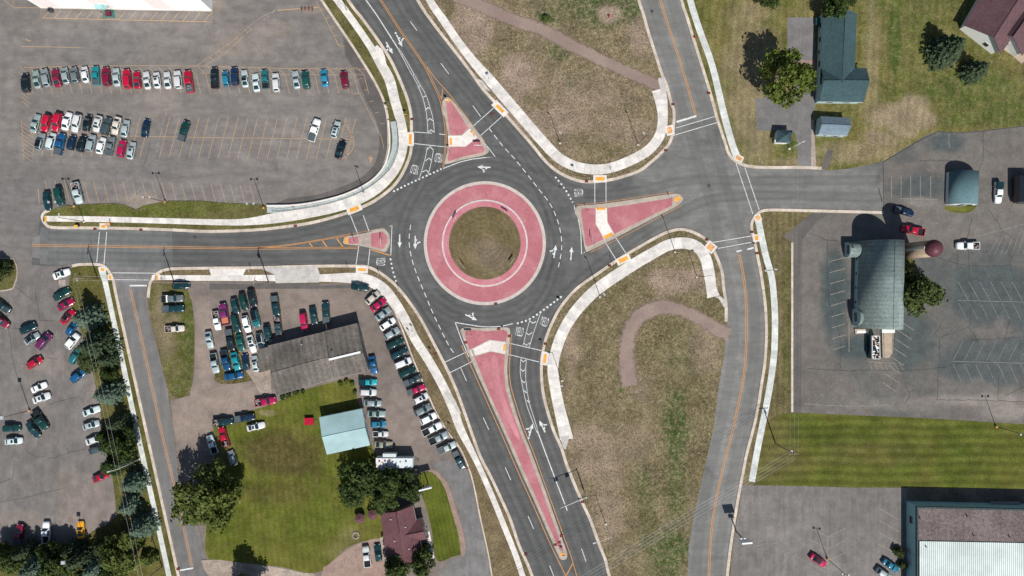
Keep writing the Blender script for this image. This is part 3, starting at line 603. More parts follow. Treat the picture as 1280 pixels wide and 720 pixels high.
# north
island([(553, 140), (553, 128), (556, 123), (560, 122), (565, 125), (571, 132), (586, 151), (598, 166), (607, 180), (611, 189), (605, 194), (592, 197), (575, 200.5), (559, 205), (556, 203), (559, 190), (560, 170), (557, 150)],
       [[(557.5, 130), (559, 126), (562.5, 127), (568, 133), (585.5, 160), (577, 169), (562.5, 169)], [(562, 184), (582, 184), (597, 172.5), (606, 187), (604, 191), (585, 194.5), (570, 198.5), (561, 202), (559.5, 199)]])
crossing([(560, 169.8), (577, 169.8), (587.5, 161), (597, 171.8), (582, 183.2), (561.5, 183.2)])
pad(563.5, 177, 3, 9, 0, z=.172); pad(590.5, 166.5, 2.5, 8, 40, M_TACT_W, z=.172); pad(559.5, 125.5, 5, 4, -20, M_TACT, z=.155)
# east
island([(719, 261), (724, 257), (742, 256), (780, 251), (820, 245), (842, 242), (850, 243.5), (853.5, 249), (850, 254), (842, 260), (810, 276), (770, 297), (737, 313.5), (732, 313), (729, 300), (725, 280), (719, 266)],
       [[(726, 262), (730, 260.5), (744, 260.3), (744, 280), (754.5, 299), (735, 308.5), (732, 306), (729, 285)], [(759, 260), (785, 256.5), (841, 247.5), (840, 257), (810, 271.5), (768, 292.5), (759.5, 277)]])
crossing([(744.6, 260), (758.4, 260), (759, 277.5), (767.3, 293), (755.5, 299), (745, 280.5)])
pad(751, 261, 11, 3, 0, z=.172); pad(760.5, 294.5, 12, 4, 26, z=.172); pad(846.5, 249, 8, 5, 35, M_TACT, z=.155)
# south
island([(577, 418), (576, 412), (582, 409), (600, 410), (620, 409.5), (632, 409), (637, 411), (637.5, 420), (636, 440), (634, 460), (636, 482), (642, 505), (651, 533), (664, 565), (677, 600), (693, 645), (704, 677), (709, 692), (707, 699), (701, 699), (697, 692), (688, 672), (670, 631), (650, 587), (630, 541), (607, 490), (590, 452)],
       [[(581, 420), (582, 414), (585, 412.5), (610, 414), (630, 412.5), (634, 414), (634.5, 419), (632, 427), (612, 424.5), (587, 437)], [(593, 446), (613, 439.8), (631, 443), (630, 462), (632, 484), (638, 507), (648, 536), (661, 568), (674, 603), (690, 648), (701, 679), (704, 687), (700, 688), (691, 669), (673, 629), (653, 584), (633, 539), (611, 490), (598, 458)]])
crossing([(590, 445.2), (587.5, 437.8), (612, 425.2), (632.3, 427.8), (631.3, 442.2), (613, 439)], M_PLAIN)
sheet('faded_paving', cr([(614, 446), (622, 447), (624, 470), (632, 500), (650, 545), (644, 545), (625, 500), (617, 470)], 2, True), .172, M_PINK2)
pad(630.5, 434, 2.6, 8, -6, z=.172); pad(591.5, 441, 3, 8, 20, M_APRON, z=.172); pad(703.5, 693, 6, 4, 0, M_TACT, z=.155)
# west
island([(430.5, 305), (429.5, 300), (431, 296.5), (436, 295), (447, 293), (462, 290), (478, 286), (483, 288), (487, 294), (487.5, 304), (484, 312), (480, 315), (464, 310.5), (448, 307)],
       [[(436, 297.5), (447.5, 295.5), (448.5, 304.5), (436, 305)], [(463.5, 292), (478, 289.5), (483.5, 295), (484, 303), (479.5, 311.5), (464, 308)]])
crossing([(448.8, 295.2), (463, 292.1), (463.5, 308), (449, 304.8)], M_APRON)
pad(433.3, 301, 4, 7.5, 0, M_TACT, z=.155)

# ---------------------------------------------------------------- paint on the road
ZM = .036
def marks(name, mat, parent=None):
    class Q: pass
    q = Q(); q.m = MB(); q.name = name; q.mat = mat; q.z = ZM; return q
def line(q, pts, wd=.14, n=3, z=None):
    p = cr(pts, n) if len(pts) > 2 and n else pts
    q.m.ribbon(wpts(p), wd, 0, 0 if z is None else 0); fz = z or q.z
    # the ribbon writes z1; lift its vertices
    k = 4 * (len(p) - 1)
    for i in range(len(q.m.v) - k, len(q.m.v)): v = q.m.v[i]; q.m.v[i] = (v[0], v[1], fz)
def dashes(q, pts, on, off, wd=.14, n=8, z=None, start=0.0):
    p = cr(pts, n) if len(pts) > 2 else pts
    pos = start; seg = []; L = [0.0]
    for a, b in zip(p, p[1:]): L.append(L[-1] + math.dist(a, b))
    def at(s_):
        s_ = min(max(s_, 0), L[-1])
        for i in range(len(L) - 1):
            if L[i + 1] >= s_:
                t = (s_ - L[i]) / max(L[i + 1] - L[i], 1e-6); return (p[i][0] + (p[i + 1][0] - p[i][0]) * t, p[i][1] + (p[i + 1][1] - p[i][1]) * t)
    while pos < L[-1]:
        e = min(pos + on, L[-1])
        if e - pos > on * .4: line(q, [at(pos), at(e)], wd, 0, z)
        pos += on + off
def done(q): return struct(q.m.build(q.name, q.mat))

q = marks('lane_line', M_WHITE)
line(q, [(370, -130), (415, -60), (457.5, 0), (470, 17.5), (480, 33), (489.5, 48), (497, 60)], .24)
line(q, [(496.8, 60), (504.5, 74), (513, 90), (521, 104), (528, 121), (532, 136), (534, 150), (535, 166)], .13)
line(q, [(498, 60), (507, 74), (516, 90), (525, 106), (532.5, 119), (538, 136), (541.5, 150), (543, 166)], .13)
line(q, [(534, 184), (531.5, 198), (524, 224)], .13); line(q, [(542, 187), (539, 203), (535, 219)], .13)
def chev(lx, ly, ax, ay, rx, ry): line(q, [(lx, ly), (ax, ay), (rx, ry)], .22, 0)
for c in ((515.5, 95, 518.5, 93.5, 519, 95.5), (522.5, 110, 524.8, 107.5, 527, 108.5), (528, 123, 531, 120, 534, 121.5), (531.5, 138, 535, 134.5, 538, 136), (534, 151.5, 537.5, 148, 541, 151), (535, 166, 538.8, 162.5, 543, 165.5),
          (534, 187, 537.5, 183, 542, 188), (532, 201, 536.5, 197.5, 540, 202), (528, 215, 533, 212.5, 536.5, 217)): chev(*c)
line(q, [(662.5, 399), (658, 415), (653.8, 431.5)], .13); line(q, [(675.3, 392), (668, 413), (661.5, 434)], .13)
line(q, [(651, 448), (650.3, 465), (653, 482), (658, 505), (664, 522), (671.5, 541)], .13); line(q, [(658, 448.5), (657, 465), (658, 482), (661.5, 503), (667, 521), (672, 537)], .13)
for c in ((662.5, 401, 666, 404, 670, 402), (657, 415.5, 661, 418.5, 665.5, 415.5), (654, 428, 658, 431.5, 662.5, 428.5), (651, 449, 654, 452.5, 657.8, 449.5), (650.5, 461, 653.5, 464, 657, 461.5), (652, 475, 655, 478.5, 657.5, 476), (655, 488, 658, 491, 659.5, 488.5), (658.5, 500, 661, 503, 662.5, 501)): chev(*c)
line(q, [(671.5, 538), (690, 588), (709, 638)], .24)
dashes(q, [(513, 27), (522.5, 40)], 14, 2, .16); dashes(q, [(551, 79), (561, 92.5)], 17, 2, .16); line(q, [(591, 132), (601, 146)], .16, 0); line(q, [(478, -22), (488, -8)], .16, 0)
dashes(q, [(611, 160), (628, 182), (642, 197), (659, 218), (673, 236), (687, 254), (696, 273), (701, 292), (702, 312), (698, 334)], 6.6, 4.4, .2)
dashes(q, [(513.5, 281), (511.5, 295), (512, 310), (516, 328), (523, 348), (531, 367), (541, 391), (551, 412), (560, 430), (567, 441)], 6.6, 4.4, .2)
for a in (((576, 460), (583, 476)), ((604, 522), (611, 537)), ((631.5, 584), (638.5, 600)), ((660, 645), (667, 661)), ((687, 707), (693, 722)), ((727, 686), (732.5, 702)), ((715, 770), (721, 786)), ((755, 760), (760, 776))): line(q, a, .16, 0)
for a, b in (((518, 165), (540, 166.5)), ((549, 167.5), (557, 168.5)), ((518, 179.5), (560, 184)), ((590, 159), (617, 135)), ((599, 171), (627, 146)), ((438, 269), (447.5, 293)), ((454, 269), (462, 291)), ((448.5, 308), (445, 331)), ((462.5, 311), (460, 332)),
             ((743.5, 228), (743.5, 256)), ((757.5, 228), (757.5, 256)), ((756, 302), (770, 324.5)), ((768, 294.5), (782, 316)), ((549, 456), (585, 439)), ((556, 469), (592, 451)), ((637, 429), (678, 438.5)), ((635.5, 443), (674, 452.5)),
             ((845, 160), (894, 145.5)), ((841, 169.5), (897, 153)), ((920, 204), (941, 267.5)), ((931, 209.5), (949, 262.5)), ((891, 303), (939, 295)), ((897.5, 310.5), (941, 302.5)), ((124.5, 290), (121, 328)), ((133.5, 290), (130, 331)), ((140, 341), (194, 341.5)), ((143, 349.5), (186, 350))): line(q, [a, b], .17, 0)
line(q, [(845.5, 152.5), (870.5, 145)], .5, 0); line(q, [(920.5, 314.3), (927, 313)], .42, 0); line(q, [(934, 311.8), (942, 309.8)], .42, 0); line(q, [(162, 357), (183.5, 357)], .42, 0); line(q, [(225, 713), (241.5, 710)], .4, 0)
line(q, [(599, 170), (619, 196), (604, 197.2), (590, 199), (575, 202.5), (554, 210.5)], .2, 0)
line(q, [(719.5, 268), (717, 256)], .1, 0); line(q, [(717, 256), (722, 270), (726, 290), (727, 318), (731, 315)], .2, 0)
line(q, [(641, 404.5), (625, 408), (605, 408.5), (590, 406.5), (569, 403)], .2, 3); line(q, [(569, 403), (577, 425), (586, 446)], .2, 0)
line(q, [(464, 289), (490, 282), (488.5, 319.5)], .2, 0)
dashes(q, [(491.5, 239.5), (515, 228), (535, 219), (552, 211)], 2.4, 2.6, .42); dashes(q, [(488, 323), (491, 338), (495.5, 353)], 2.4, 3.2, .42)
dashes(q, [(646, 404.5), (662, 399), (680, 387), (692, 378), (704, 369)], 2.6, 2.7, .45); dashes(q, [(694, 221), (706, 236), (716, 253)], 2.4, 3.0, .42)
done(q)

q = marks('yellow_line', M_YEL)
for o in (-1.1, 1.1):
    line(q, [(400 + o, -130), (440 + o, -60), (476 + o, 0), (497 + o, 33), (517 + o, 62), (532 + o, 84)], .14)
line(q, [(531, 84), (541, 105), (549, 123), (553, 140), (556, 160), (556, 184), (553.5, 209)], .14); line(q, [(533.5, 84), (543, 105), (551, 122), (555, 140), (558, 160), (557.5, 184), (555, 209)], .12)
line(q, [(534, 84), (545, 99), (555, 110), (565, 122), (586, 150)], .16); line(q, [(553.5, 111), (552, 126)], .2, 0); line(q, [(586, 150), (606, 177)], .1, 0)
for o in (-1.0, 1.0): line(q, [(40, 306.5 + o), (150, 308.3 + o), (320, 310.5 + o)], .14)
for o in (0, 1.8): line(q, [(320, 309.8 + o), (448, 308.8 + o)], .13, 0); line(q, [(320, 309 + o * .6), (350, 307 + o * .6), (385, 302 + o * .6), (437, 292.5 + o)], .13)
for a, b in (((386, 302.5), (391, 309)), ((402, 299.5), (409, 309)), ((420, 296.5), (429, 309))): line(q, [a, b], .3, 0)
line(q, [(437, 292.5), (462, 288.5), (487, 283)], .1, 0); line(q, [(464, 312), (487, 319)], .3, 0)
for o in (-1.0, 1.0):
    line(q, [(924 + o, 318), (928.5 + o, 340), (931.5 + o, 365), (933 + o, 390), (932.5 + o, 435), (930 + o, 467), (924 + o, 500), (915.5 + o, 540), (905 + o, 580), (895 + o, 625), (889 + o, 665), (886 + o, 720), (884 + o, 800), (880 + o, 1050)], .16)
    line(q, [(740 + o, -E), (775 + o, -200), (812 + o, -60), (825.5 + o, 0), (837 + o, 37), (850 + o, 77), (860 + o, 110), (869.5 + o, 144)], .15)
    line(q, [(163 + o, 362), (172 + o, 400), (185 + o, 460), (202 + o, 540), (220 + o, 615), (240 + o, 708)], .13)
line(q, [(721, 256), (744, 254.5), (790, 248), (842, 240)], .12, 0)
line(q, [(738, 315.5), (772, 299), (852, 257)], .12, 0)
for sgn, P in ((-1, [(577, 432), (588, 456), (605, 494), (628, 545), (648, 591), (668, 635), (686, 676), (698, 701), (708, 722), (722, 760), (735, 830), (748, 1050)]), (1, [(639, 418), (638, 440), (636.5, 460), (638.5, 482), (645, 505), (654, 533), (667, 566), (680, 602), (696, 646), (707, 677), (713, 693), (721, 720), (732, 760), (742, 830), (755, 1050)])):
    line(q, P, .18)
line(q, [(716, 704), (708, 719)], .25, 0)
done(q)

# wheel paths and pale lane centres worn into the asphalt
WK = [0]
def lane(pts, z=.0105, pale=False, closed=False):
    p = cr(pts, 5, closed)
    if closed: p = p + [p[0]]
    for off, wd, mt in ((-.9, 1.5, M_WHEEL_E if pale else M_WHEEL), (.9, 1.5, M_WHEEL_E if pale else M_WHEEL), (0, 1.6, M_WHEEL_L)):
        WK[0] += 1; m = MB(); zz = z + WK[0] * .0003; m.ribbon(wpts(p), wd, zz, zz, off=off); struct(m.build('wheel_path', mt))
for L_ in ([(415, -60), (447, 0), (480, 47), (503, 85), (520, 125), (526, 165), (516, 208), (488, 245), (440, 272), (390, 288), (320, 300), (200, 299), (60, 295)], [(466, 0), (500, 45), (524, 85), (541, 118), (549, 150), (549, 190), (530, 225), (508, 265), (500, 305), (508, 345), (540, 398), (575, 445), (600, 495), (640, 587), (680, 678), (712, 760)],
          [(440, -130), (497, 0), (530, 45), (560, 85), (590, 122), (618, 158), (645, 190), (672, 232), (688, 272), (690, 312), (678, 350)], [(460, -130), (512, 0), (548, 45), (580, 85), (612, 126), (640, 162), (668, 196), (696, 226), (740, 243), (800, 238), (860, 225), (930, 226), (1100, 225)],
          [(60, 320), (200, 322), (320, 324), (430, 322), (480, 332), (505, 362), (530, 400), (560, 445), (585, 492), (622, 578), (663, 668), (700, 760)], [(740, 760), (722, 710), (690, 620), (660, 535), (646, 482), (646, 440), (656, 405), (680, 370), (694, 335), (697, 300), (686, 260)], [(760, 760), (742, 702), (708, 608), (678, 530), (667, 480), (670, 430), (692, 388), (725, 350), (780, 308), (850, 265), (920, 245), (1100, 247)],
          [(800, -60), (815, 0), (835, 70), (852, 130), (872, 200), (890, 260), (903, 320), (917, 400), (914, 455), (903, 520), (885, 600), (873, 680), (868, 760)], [(822, -60), (840, 0), (860, 70), (879, 130), (897, 195), (915, 255), (928, 300), (940, 355), (944, 400), (942, 450), (931, 520), (914, 600), (900, 680), (896, 760)]): lane(L_, pale=max(L_)[0] > 860 and L_[0][0] > 790)
for rr_ in (89, 106):
    for a0 in (48, 222): lane([(606 + rr_ * .985 * math.cos(R(a0 + t * 9.6)), 304 - rr_ * math.sin(R(a0 + t * 9.6))) for t in range(10)])
for L_ in ([(154, 372), (175, 460), (195, 550), (216, 640), (238, 740)], [(174, 372), (195, 460), (211, 540), (232, 630), (252, 720)]): lane(L_, pale=True)
for mx_, my_, lb in ((815, 14, .5), (243.7, 296, .45), (700, 233, .4), (886, 232, .4)):
    x, y = W(mx_, my_); m = MB(); m.cyl((x, y, .0), .42, .022, 16); struct(m.build('manhole_cover', M_DMETAL))
# parking bays
q = marks('parking_line', M_YEL_OLD); q.z = .024
line(q, [(30, 84.5), (120, 82.5), (245, 82.5), (352, 85.5), (462, 86.5)], .11); line(q, [(250, 91.5), (360, 93), (455, 93.5)], .08)
for k in range(35):
    x = 34 + k * 12.35
    if 246 < x < 252: continue
    line(q, [(x - 9, 84), (x + 1, 93)], .1, 0); line(q, [(x + 1, 93), (x + 7, 117)], .11, 0)
for k in range(7): line(q, [(27, 96 + k * 5), (37, 104 + k * 5)], .09, 0)
line(q, [(440, 113), (440, 117.5), (451, 117)], .12, 0)
line(q, [(38, 167), (110, 169), (185, 170.5), (330, 172.8), (437, 174)], .11)
for k in range(33):
    x = 47 + k * 12.25
    if 185 < x < 205: continue
    line(q, [(x + 6, 145 + k * .1), (x, 170), (x - 7, 195 + k * .15)], .11, 0)
for k in range(12): line(q, [(430 + min(k, 3), 151 + k * 4), (433 + min(k, 6) * 1.6 - max(0, k - 7) * 1.5, 147 + k * 4)], .1, 0)
line(q, [(430, 150), (434, 158), (441, 172), (442.5, 180), (438, 191), (427, 199)], .14)
for k in range(9): line(q, [(26, 152 + k * 5), (42, 163 + k * 5)], .09, 0)
line(q, [(27, 150), (30, 200)], .09, 0)
for k in range(22): x = 56 + k * 12.2; line(q, [(x, 225 + k * .3), (x + 6.5, 252 + k * .1)], .1, 0)
line(q, [(48, 236), (49, 254)], .16, 0)
line(q, [(396, 3), (404, 18), (414, 38), (424, 58)], .12, 0)
for k in range(5): line(q, [(401 + k * 5.2, 12 + k * 11), (407 + k * 5.2, 11 + k * 11)], .11, 0)
line(q, [(424, 58), (431, 57.5)], .12, 0)
line(q, [(450, 118), (460, 138), (470, 158), (477, 172), (480, 186)], .1, 0)
for k in range(6): line(q, [(441 + k * 7, 85 + k * 14), (446 + k * 7, 84 + k * 14)], .1, 0)
line(q, [(246, 82), (262, 71), (290, 52), (320, 26), (345, 12)], .08); line(q, [(256, 82), (282, 66), (305, 45)], .1)
for k in range(5): line(q, [(262 + k * 11, 71 - k * 8.6), (266 + k * 11, 75 - k * 8.4)], .1, 0)
line(q, [(18, 9.7), (51, 9.7), (52, 22.5), (265, 27.5), (265, 14)], .14, 0); line(q, [(5, 0), (18, 10), (16, -2)], .12, 0)
for k in range(16): x = 54 + k * 13.4; line(q, [(x, 22.5 + k * .3), (x + 9, 13 + k * .2)], .13, 0)
line(q, [(26, 58.3), (60, 58.5), (105, 60)], .12, 0); line(q, [(32, 49.5), (39, 51.5)], .2, 0)
line(q, [(347, 13), (372, 11), (398, 9)], .2, 0)
line(q, [(463.5, 203), (463.5, 196)], .35, 0); line(q, [(461.5, 199), (463.5, 195), (465.5, 199)], .3, 0)
done(q)
q = marks('parking_line', M_YEL_OLD2); q.z = LE + .012
for k, x in enumerate((1114, 1126, 1138, 1150, 1163)): line(q, [(x, 220), (x, 247)], .12, 0)
line(q, [(1124, 248.2), (1172, 249.8)], .1, 0)
for k in range(9): y = 327 + k * 13.8; line(q, [(1036 + (k * .6), y), (1056, y - 5)], .13, 0)
line(q, [(1061, 402), (1061, 440)], .13, 0)
for k in range(8): line(q, [(1124 - k * 3, 401 + k * 11), (1142 - k * 3, 413 + k * 11)], .11, 0)
line(q, [(1085, 452), (1117, 454)], .12, 0)
for k in range(7): line(q, [(1087 + k * 6, 453), (1090 + k * 6.5, 462)], .09, 0)
done(q)
q = marks('parking_line', M_WHITE_OLD); q.z = LE + .012
line(q, [(1197, 375.5), (1280, 377.5), (1400, 380)], .11, 0)
for k in range(16): x = 1204 + k * 13.5; line(q, [(x - 7, 352), (x + 6, 375.5)], .09, 0); line(q, [(x - 6, 379), (x + 4, 399)], .08, 0)
line(q, [(1189, 451.5), (1280, 454), (1400, 457)], .11, 0)
for k in range(15): x = 1191 + k * 14; line(q, [(x, 450), (x + 12, 427)], .09, 0); line(q, [(x, 455), (x + 11, 479)], .09, 0)
line(q, [(1200, 300), (1235, 292), (1280, 280)], .12)
for k in range(7): line(q, [(1236 + k * 7, 318), (1246 + k * 7, 298 - k * 2)], .08, 0)
line(q, [(1164, 280), (1172, 279)], .1, 0)
done(q)
q = marks('parking_line', M_YEL_OLD2); q.z = LE + .014
for k in range(5): line(q, [(1100 + min(k, 2) * -1, 636 + k * 14.7), (1124, 650 + k * 14.7)], .12, 0)
line(q, [(1034.5, 669), (1034.5, 740)], .13, 0)
for k in range(6): y = 671 + k * 15; line(q, [(1010, y - 13), (1034.5, y)], .11, 0); line(q, [(1034.5, y), (1057, y - 11)], .11, 0)
done(q)

# cracks and scuffs
q = marks('asphalt_crack', M_CRACK); q.z = LE + .010; rr = random.Random(4)
def crack(pts, wd=.1, z=None, jit=1.2):
    p = []
    for a, b in zip(pts, pts[1:]):
        n = max(2, int(math.dist(a, b) / 5))
        for k in range(n): t = k / n; p.append((a[0] + (b[0] - a[0]) * t + rr.uniform(-jit, jit) * .6, a[1] + (b[1] - a[1]) * t + rr.uniform(-jit, jit) * .6))
    p.append(pts[-1]); line(q, p, wd, 0, z)
for P in ([(1034, 300), (1034, 340), (1036, 380), (1050, 420), (1050, 460)], [(1010, 461), (1060, 463), (1100, 463), (1135, 463), (1175, 460), (1205, 453)], [(1175, 422), (1211, 408), (1222, 428)], [(1213, 378), (1212, 408)], [(1172, 460), (1171, 500)], [(1171, 500), (1210, 500), (1280, 502)],
          [(1248, 470), (1247, 500)], [(1132, 480), (1137, 495), (1130, 505)], [(1137, 490), (1143, 487)], [(1165, 320), (1195, 330), (1225, 333), (1260, 332)], [(1210, 310), (1212, 360), (1214, 378)], [(1197, 312), (1196, 335)], [(1268, 300), (1262, 330), (1268, 355)], [(1229, 165), (1228, 200), (1220, 222)], [(1235, 262), (1255, 290), (1268, 300)],
          [(1215, 272), (1207, 300)], [(1176, 405), (1168, 418), (1174, 422)], [(1174, 422), (1174, 460)], [(1098, 235), (1102, 253)], [(1150, 201), (1190, 201)], [(1010, 292), (1034, 300), (1046, 301)], [(1256, 494), (1275, 485), (1300, 480)], [(1212, 425), (1250, 423), (1290, 421)], [(1256, 422), (1262, 400)]): crack(P)
crack([(963, 400), (963, 402)], .05)
for P, z in (([(8, 392), (17, 455), (22, 470), (34, 505)], .02), ([(0, 627), (25, 624), (50, 617), (76, 611)], .02), ([(60, 506), (100, 495)], .02), ([(30, 561), (45, 572), (56, 571)], .02), ([(43, 360), (50, 400), (68, 401)], .02), ([(40, 375), (25, 362), (18, 358)], .02), ([(60, 574), (85, 566), (108, 561)], .02), ([(0, 411), (25, 410)], .02), ([(56, 446), (72, 449)], .02), ([(0, 603), (16, 598), (18, 575)], .02), ([(84, 560), (86, 567)], .02)): crack(P, .09, z)
for P in ([(258, 32), (263, 45)], [(180, 205), (186, 190), (188, 175)], [(345, 205), (347, 222)]): crack(P, .07, .02)
crack([(918, 676), (940, 690), (946, 700)], .05, LE + .01); done(q)
q = marks('pale_scrape', M_SCUFF); q.z = .0215
for P in ([(222, 112), (212, 128), (206, 146), (200, 170), (196, 190)], [(175, 235), (167, 250), (165, 260)], [(344, 13), (300, 48)]): crack(P, .35)
q.z = LE + .009
for P in ([(925, 686), (955, 680), (985, 678)], [(985, 690), (1010, 680)], [(975, 670), (982, 700)], [(1185, 166), (1187, 185)], [(1229, 262), (1222, 268)], [(1005, 505), (1060, 508), (1110, 506)]): crack(P, .18)
done(q)

# lane arrows and YIELD words
def arrow(cx, cy, heading, kind, k=1.0):
    m = MB(); a = R(heading); x0, y0 = W(cx, cy); ca, sa = math.cos(a), math.sin(a); z = ZM + .004
    def put(P): m.sheet([(x0 + k * (u * ca - v * sa), y0 + k * (u * sa + v * ca)) for u, v in P], z)
    put([(-1.6, -.16), (.5, -.16), (.5, .16), (-1.6, .16)]); put([(.5, -.55), (1.9, 0), (.5, .55)])
    if 'L' in kind or 'R' in kind:
        s = 1 if 'L' in kind else -1
        put([(-.9, s * .16), (-.5, s * .16), (.15, s * .7), (-.15, s * .95)]); put([(-.45, s * .55), (.55, s * .45), (.1, s * 1.5)])
    if 'D' in kind: put([(-2.1 + .28 * math.cos(t * .785), .28 * math.sin(t * .785)) for t in range(8)])
    struct(m.build('lane_arrow', M_WHITE))
for a in ((486.5, 59.5, -60, 'R'), (499, 50.5, -64, 'LD'), (605.5, 209, 178, 'L'), (499.6, 300.6, -90, ''), (519, 302.5, -90, 'L'), (693.5, 315, 82, 'L'), (714, 317.5, 86, ''), (588.5, 396.5, -25, 'L'), (663.5, 538, 74, 'LD'), (678, 533.5, 116, 'R')): arrow(*a)
def word(cx, cy, rot, text='YIELD', wid=2.1, hgt=2.3):
    cu = bpy.data.curves.new('word', 'FONT'); cu.body = text; cu.size = 1; cu.align_x = 'CENTER'; cu.align_y = 'CENTER'; cu.resolution_u = 2; cu.offset = -.004
    o = bpy.data.objects.new('word', cu); COL.objects.link(o); dg = bpy.context.evaluated_depsgraph_get(); dg.update()
    me = bpy.data.meshes.new_from_object(o.evaluated_get(dg)); bpy.data.objects.remove(o)
    xs = [v.co.x for v in me.vertices]; ys = [v.co.y for v in me.vertices]; sx = wid / (max(xs) - min(xs)); sy = hgt / (max(ys) - min(ys)); mx = (max(xs) + min(xs)) / 2; my = (max(ys) + min(ys)) / 2
    for v in me.vertices: v.co = ((v.co.x - mx) * sx, (v.co.y - my) * sy, 0)
    me.materials.clear(); me.materials.append(M_WHITE)
    n = bpy.data.objects.new('yield_word', me); COL.objects.link(n); n.location = (*W(cx, cy), ZM + .004); n.rotation_euler.z = R(rot); struct(n)
for a in ((518.5, 212, 163), (548.5, 197.5, 172), (476, 327, -93), (723.3, 241, 90), (649.3, 414.5, -14), (680.5, 402, -22)): word(*a)
# ---------------------------------------------------------------- vehicles
def carpaint(name, col, rough=.28, metal=.0):
    g = NG(name, rough, .5); g.b.inputs['Metallic'].default_value = metal
    g.b.inputs['Coat Weight'].default_value = .5; g.b.inputs['Coat Roughness'].default_value = .06
    oi = g.n('ShaderNodeObjectInfo'); f = g.ramp(oi.outputs['Random'], 0, 1, .8, 1.2)
    f = g.math('MULTIPLY', f, g.ramp(g.noise(1.5, 3), .3, .7, .92, 1.06))
    cn = g.n('ShaderNodeRGB'); cn.outputs[0].default_value = (*col, 1); g.color(g.scale(cn.outputs[0], f)); return g.mat
PAINT = {k: carpaint(k.replace(' ', '_') + '_paint', v, *r) for k, (v, r) in {
    'white': ((.72, .73, .72), ()), 'silver': ((.36, .42, .43), (.4, .2)), 'grey': ((.17, .20, .21), (.35, .2)), 'dark grey': ((.05, .075, .08), ()), 'black': ((.008, .012, .016), ()),
    'red': ((.42, .004, .03), ()), 'maroon': ((.20, .008, .035), ()), 'magenta': ((.36, .006, .06), ()), 'purple': ((.16, .02, .11), ()), 'blue': ((.006, .07, .18), ()), 'bright blue': ((.02, .18, .30), ()),
    'navy': ((.008, .022, .06), ()), 'teal': ((.012, .115, .13), ()), 'dark teal': ((.006, .034, .042), ()), 'green': ((.006, .075, .065), ()), 'dark green': ((.005, .04, .035), ()), 'cyan': ((.01, .27, .32), ()),
    'yellow': ((.80, .36, .01), ()), 'beige': ((.50, .45, .39), ()), 'grey-green': ((.23, .29, .27), ()), 'tan': ((.24, .22, .16), ()), 'light silver': ((.52, .60, .60), (.4, .1))}.items()}
M_CGLASS = simple('car_glass', (.008, .035, .04), rough=.06, spec=.8, var=.1)
M_TYRE = simple('tyre_rubber', (.018, .018, .018), rough=.8, var=.1)
M_HEAD = simple('headlight_lens', (.45, .48, .48), rough=.15, spec=.7, var=.02)
M_TAIL = simple('tail_light_lens', (.35, .01, .01), rough=.2, spec=.6, var=.02)
M_BED = simple('bed_liner', (.012, .014, .017), rough=.8, var=.3)
M_BEDC = simple('grey_bed_cover', (.07, .09, .10), rough=.6, var=.15)
M_BLACKROOF = simple('black_roof_panel', (.008, .010, .014), rough=.2, spec=.6, var=.1)
M_JUNK = simple('scrap_load', (.25, .20, .19), var=.7, sc=5)
M_ORANGE = simple('orange_load', (.50, .17, .09), var=.4, sc=4)

SPEC = {  # length, width, height, bonnet z, belt z, tail z, glasshouse base front/rear, roof front/rear (x, nose = +)
    'sedan': (4.75, 1.82, 1.46, .78, .95, .98, 1.05, -1.75, .35, -.95), 'hatchback': (4.0, 1.72, 1.48, .82, .95, 1.0, .95, -1.85, .35, -1.35),
    'suv': (4.7, 1.88, 1.72, .98, 1.10, 1.15, 1.05, -2.22, .42, -1.85), 'minivan': (4.95, 1.92, 1.74, .92, 1.02, 1.05, 1.45, -2.35, .65, -2.0),
    'pickup': (5.6, 1.95, 1.80, 1.08, 1.15, 1.15, 1.15, -.95, .55, -.70), 'sports': (4.5, 1.85, 1.28, .72, .85, .90, .75, -1.5, .05, -.8)}
for b_, var in (('sedan', ((4.9, 1.84, 1.44, .80, .94, .96, .85, -1.65, .10, -.90), (4.45, 1.76, 1.50, .80, .97, 1.04, 1.15, -1.85, .50, -1.15), (4.7, 1.80, 1.40, .74, .92, .98, .70, -1.85, -.05, -.85))),
                ('suv', ((4.85, 1.92, 1.80, 1.04, 1.12, 1.14, .95, -2.32, .45, -2.05), (4.45, 1.84, 1.66, .95, 1.08, 1.12, 1.0, -2.05, .35, -1.55))), ('hatchback', ((4.15, 1.74, 1.52, .84, .96, .98, 1.1, -1.95, .45, -1.5),)),
                ('pickup', ((5.8, 1.98, 1.86, 1.14, 1.2, 1.18, 1.25, -.98, .65, -.78),))):
    for i_, v_ in enumerate(var): SPEC[b_ + '#' * (i_ + 1)] = v_
def variant(ty, px, py):
    opts = [k_ for k_ in SPEC if k_.rstrip('#') == ty]; return opts[int(px * 3.7 + py * 5.1) % len(opts)]
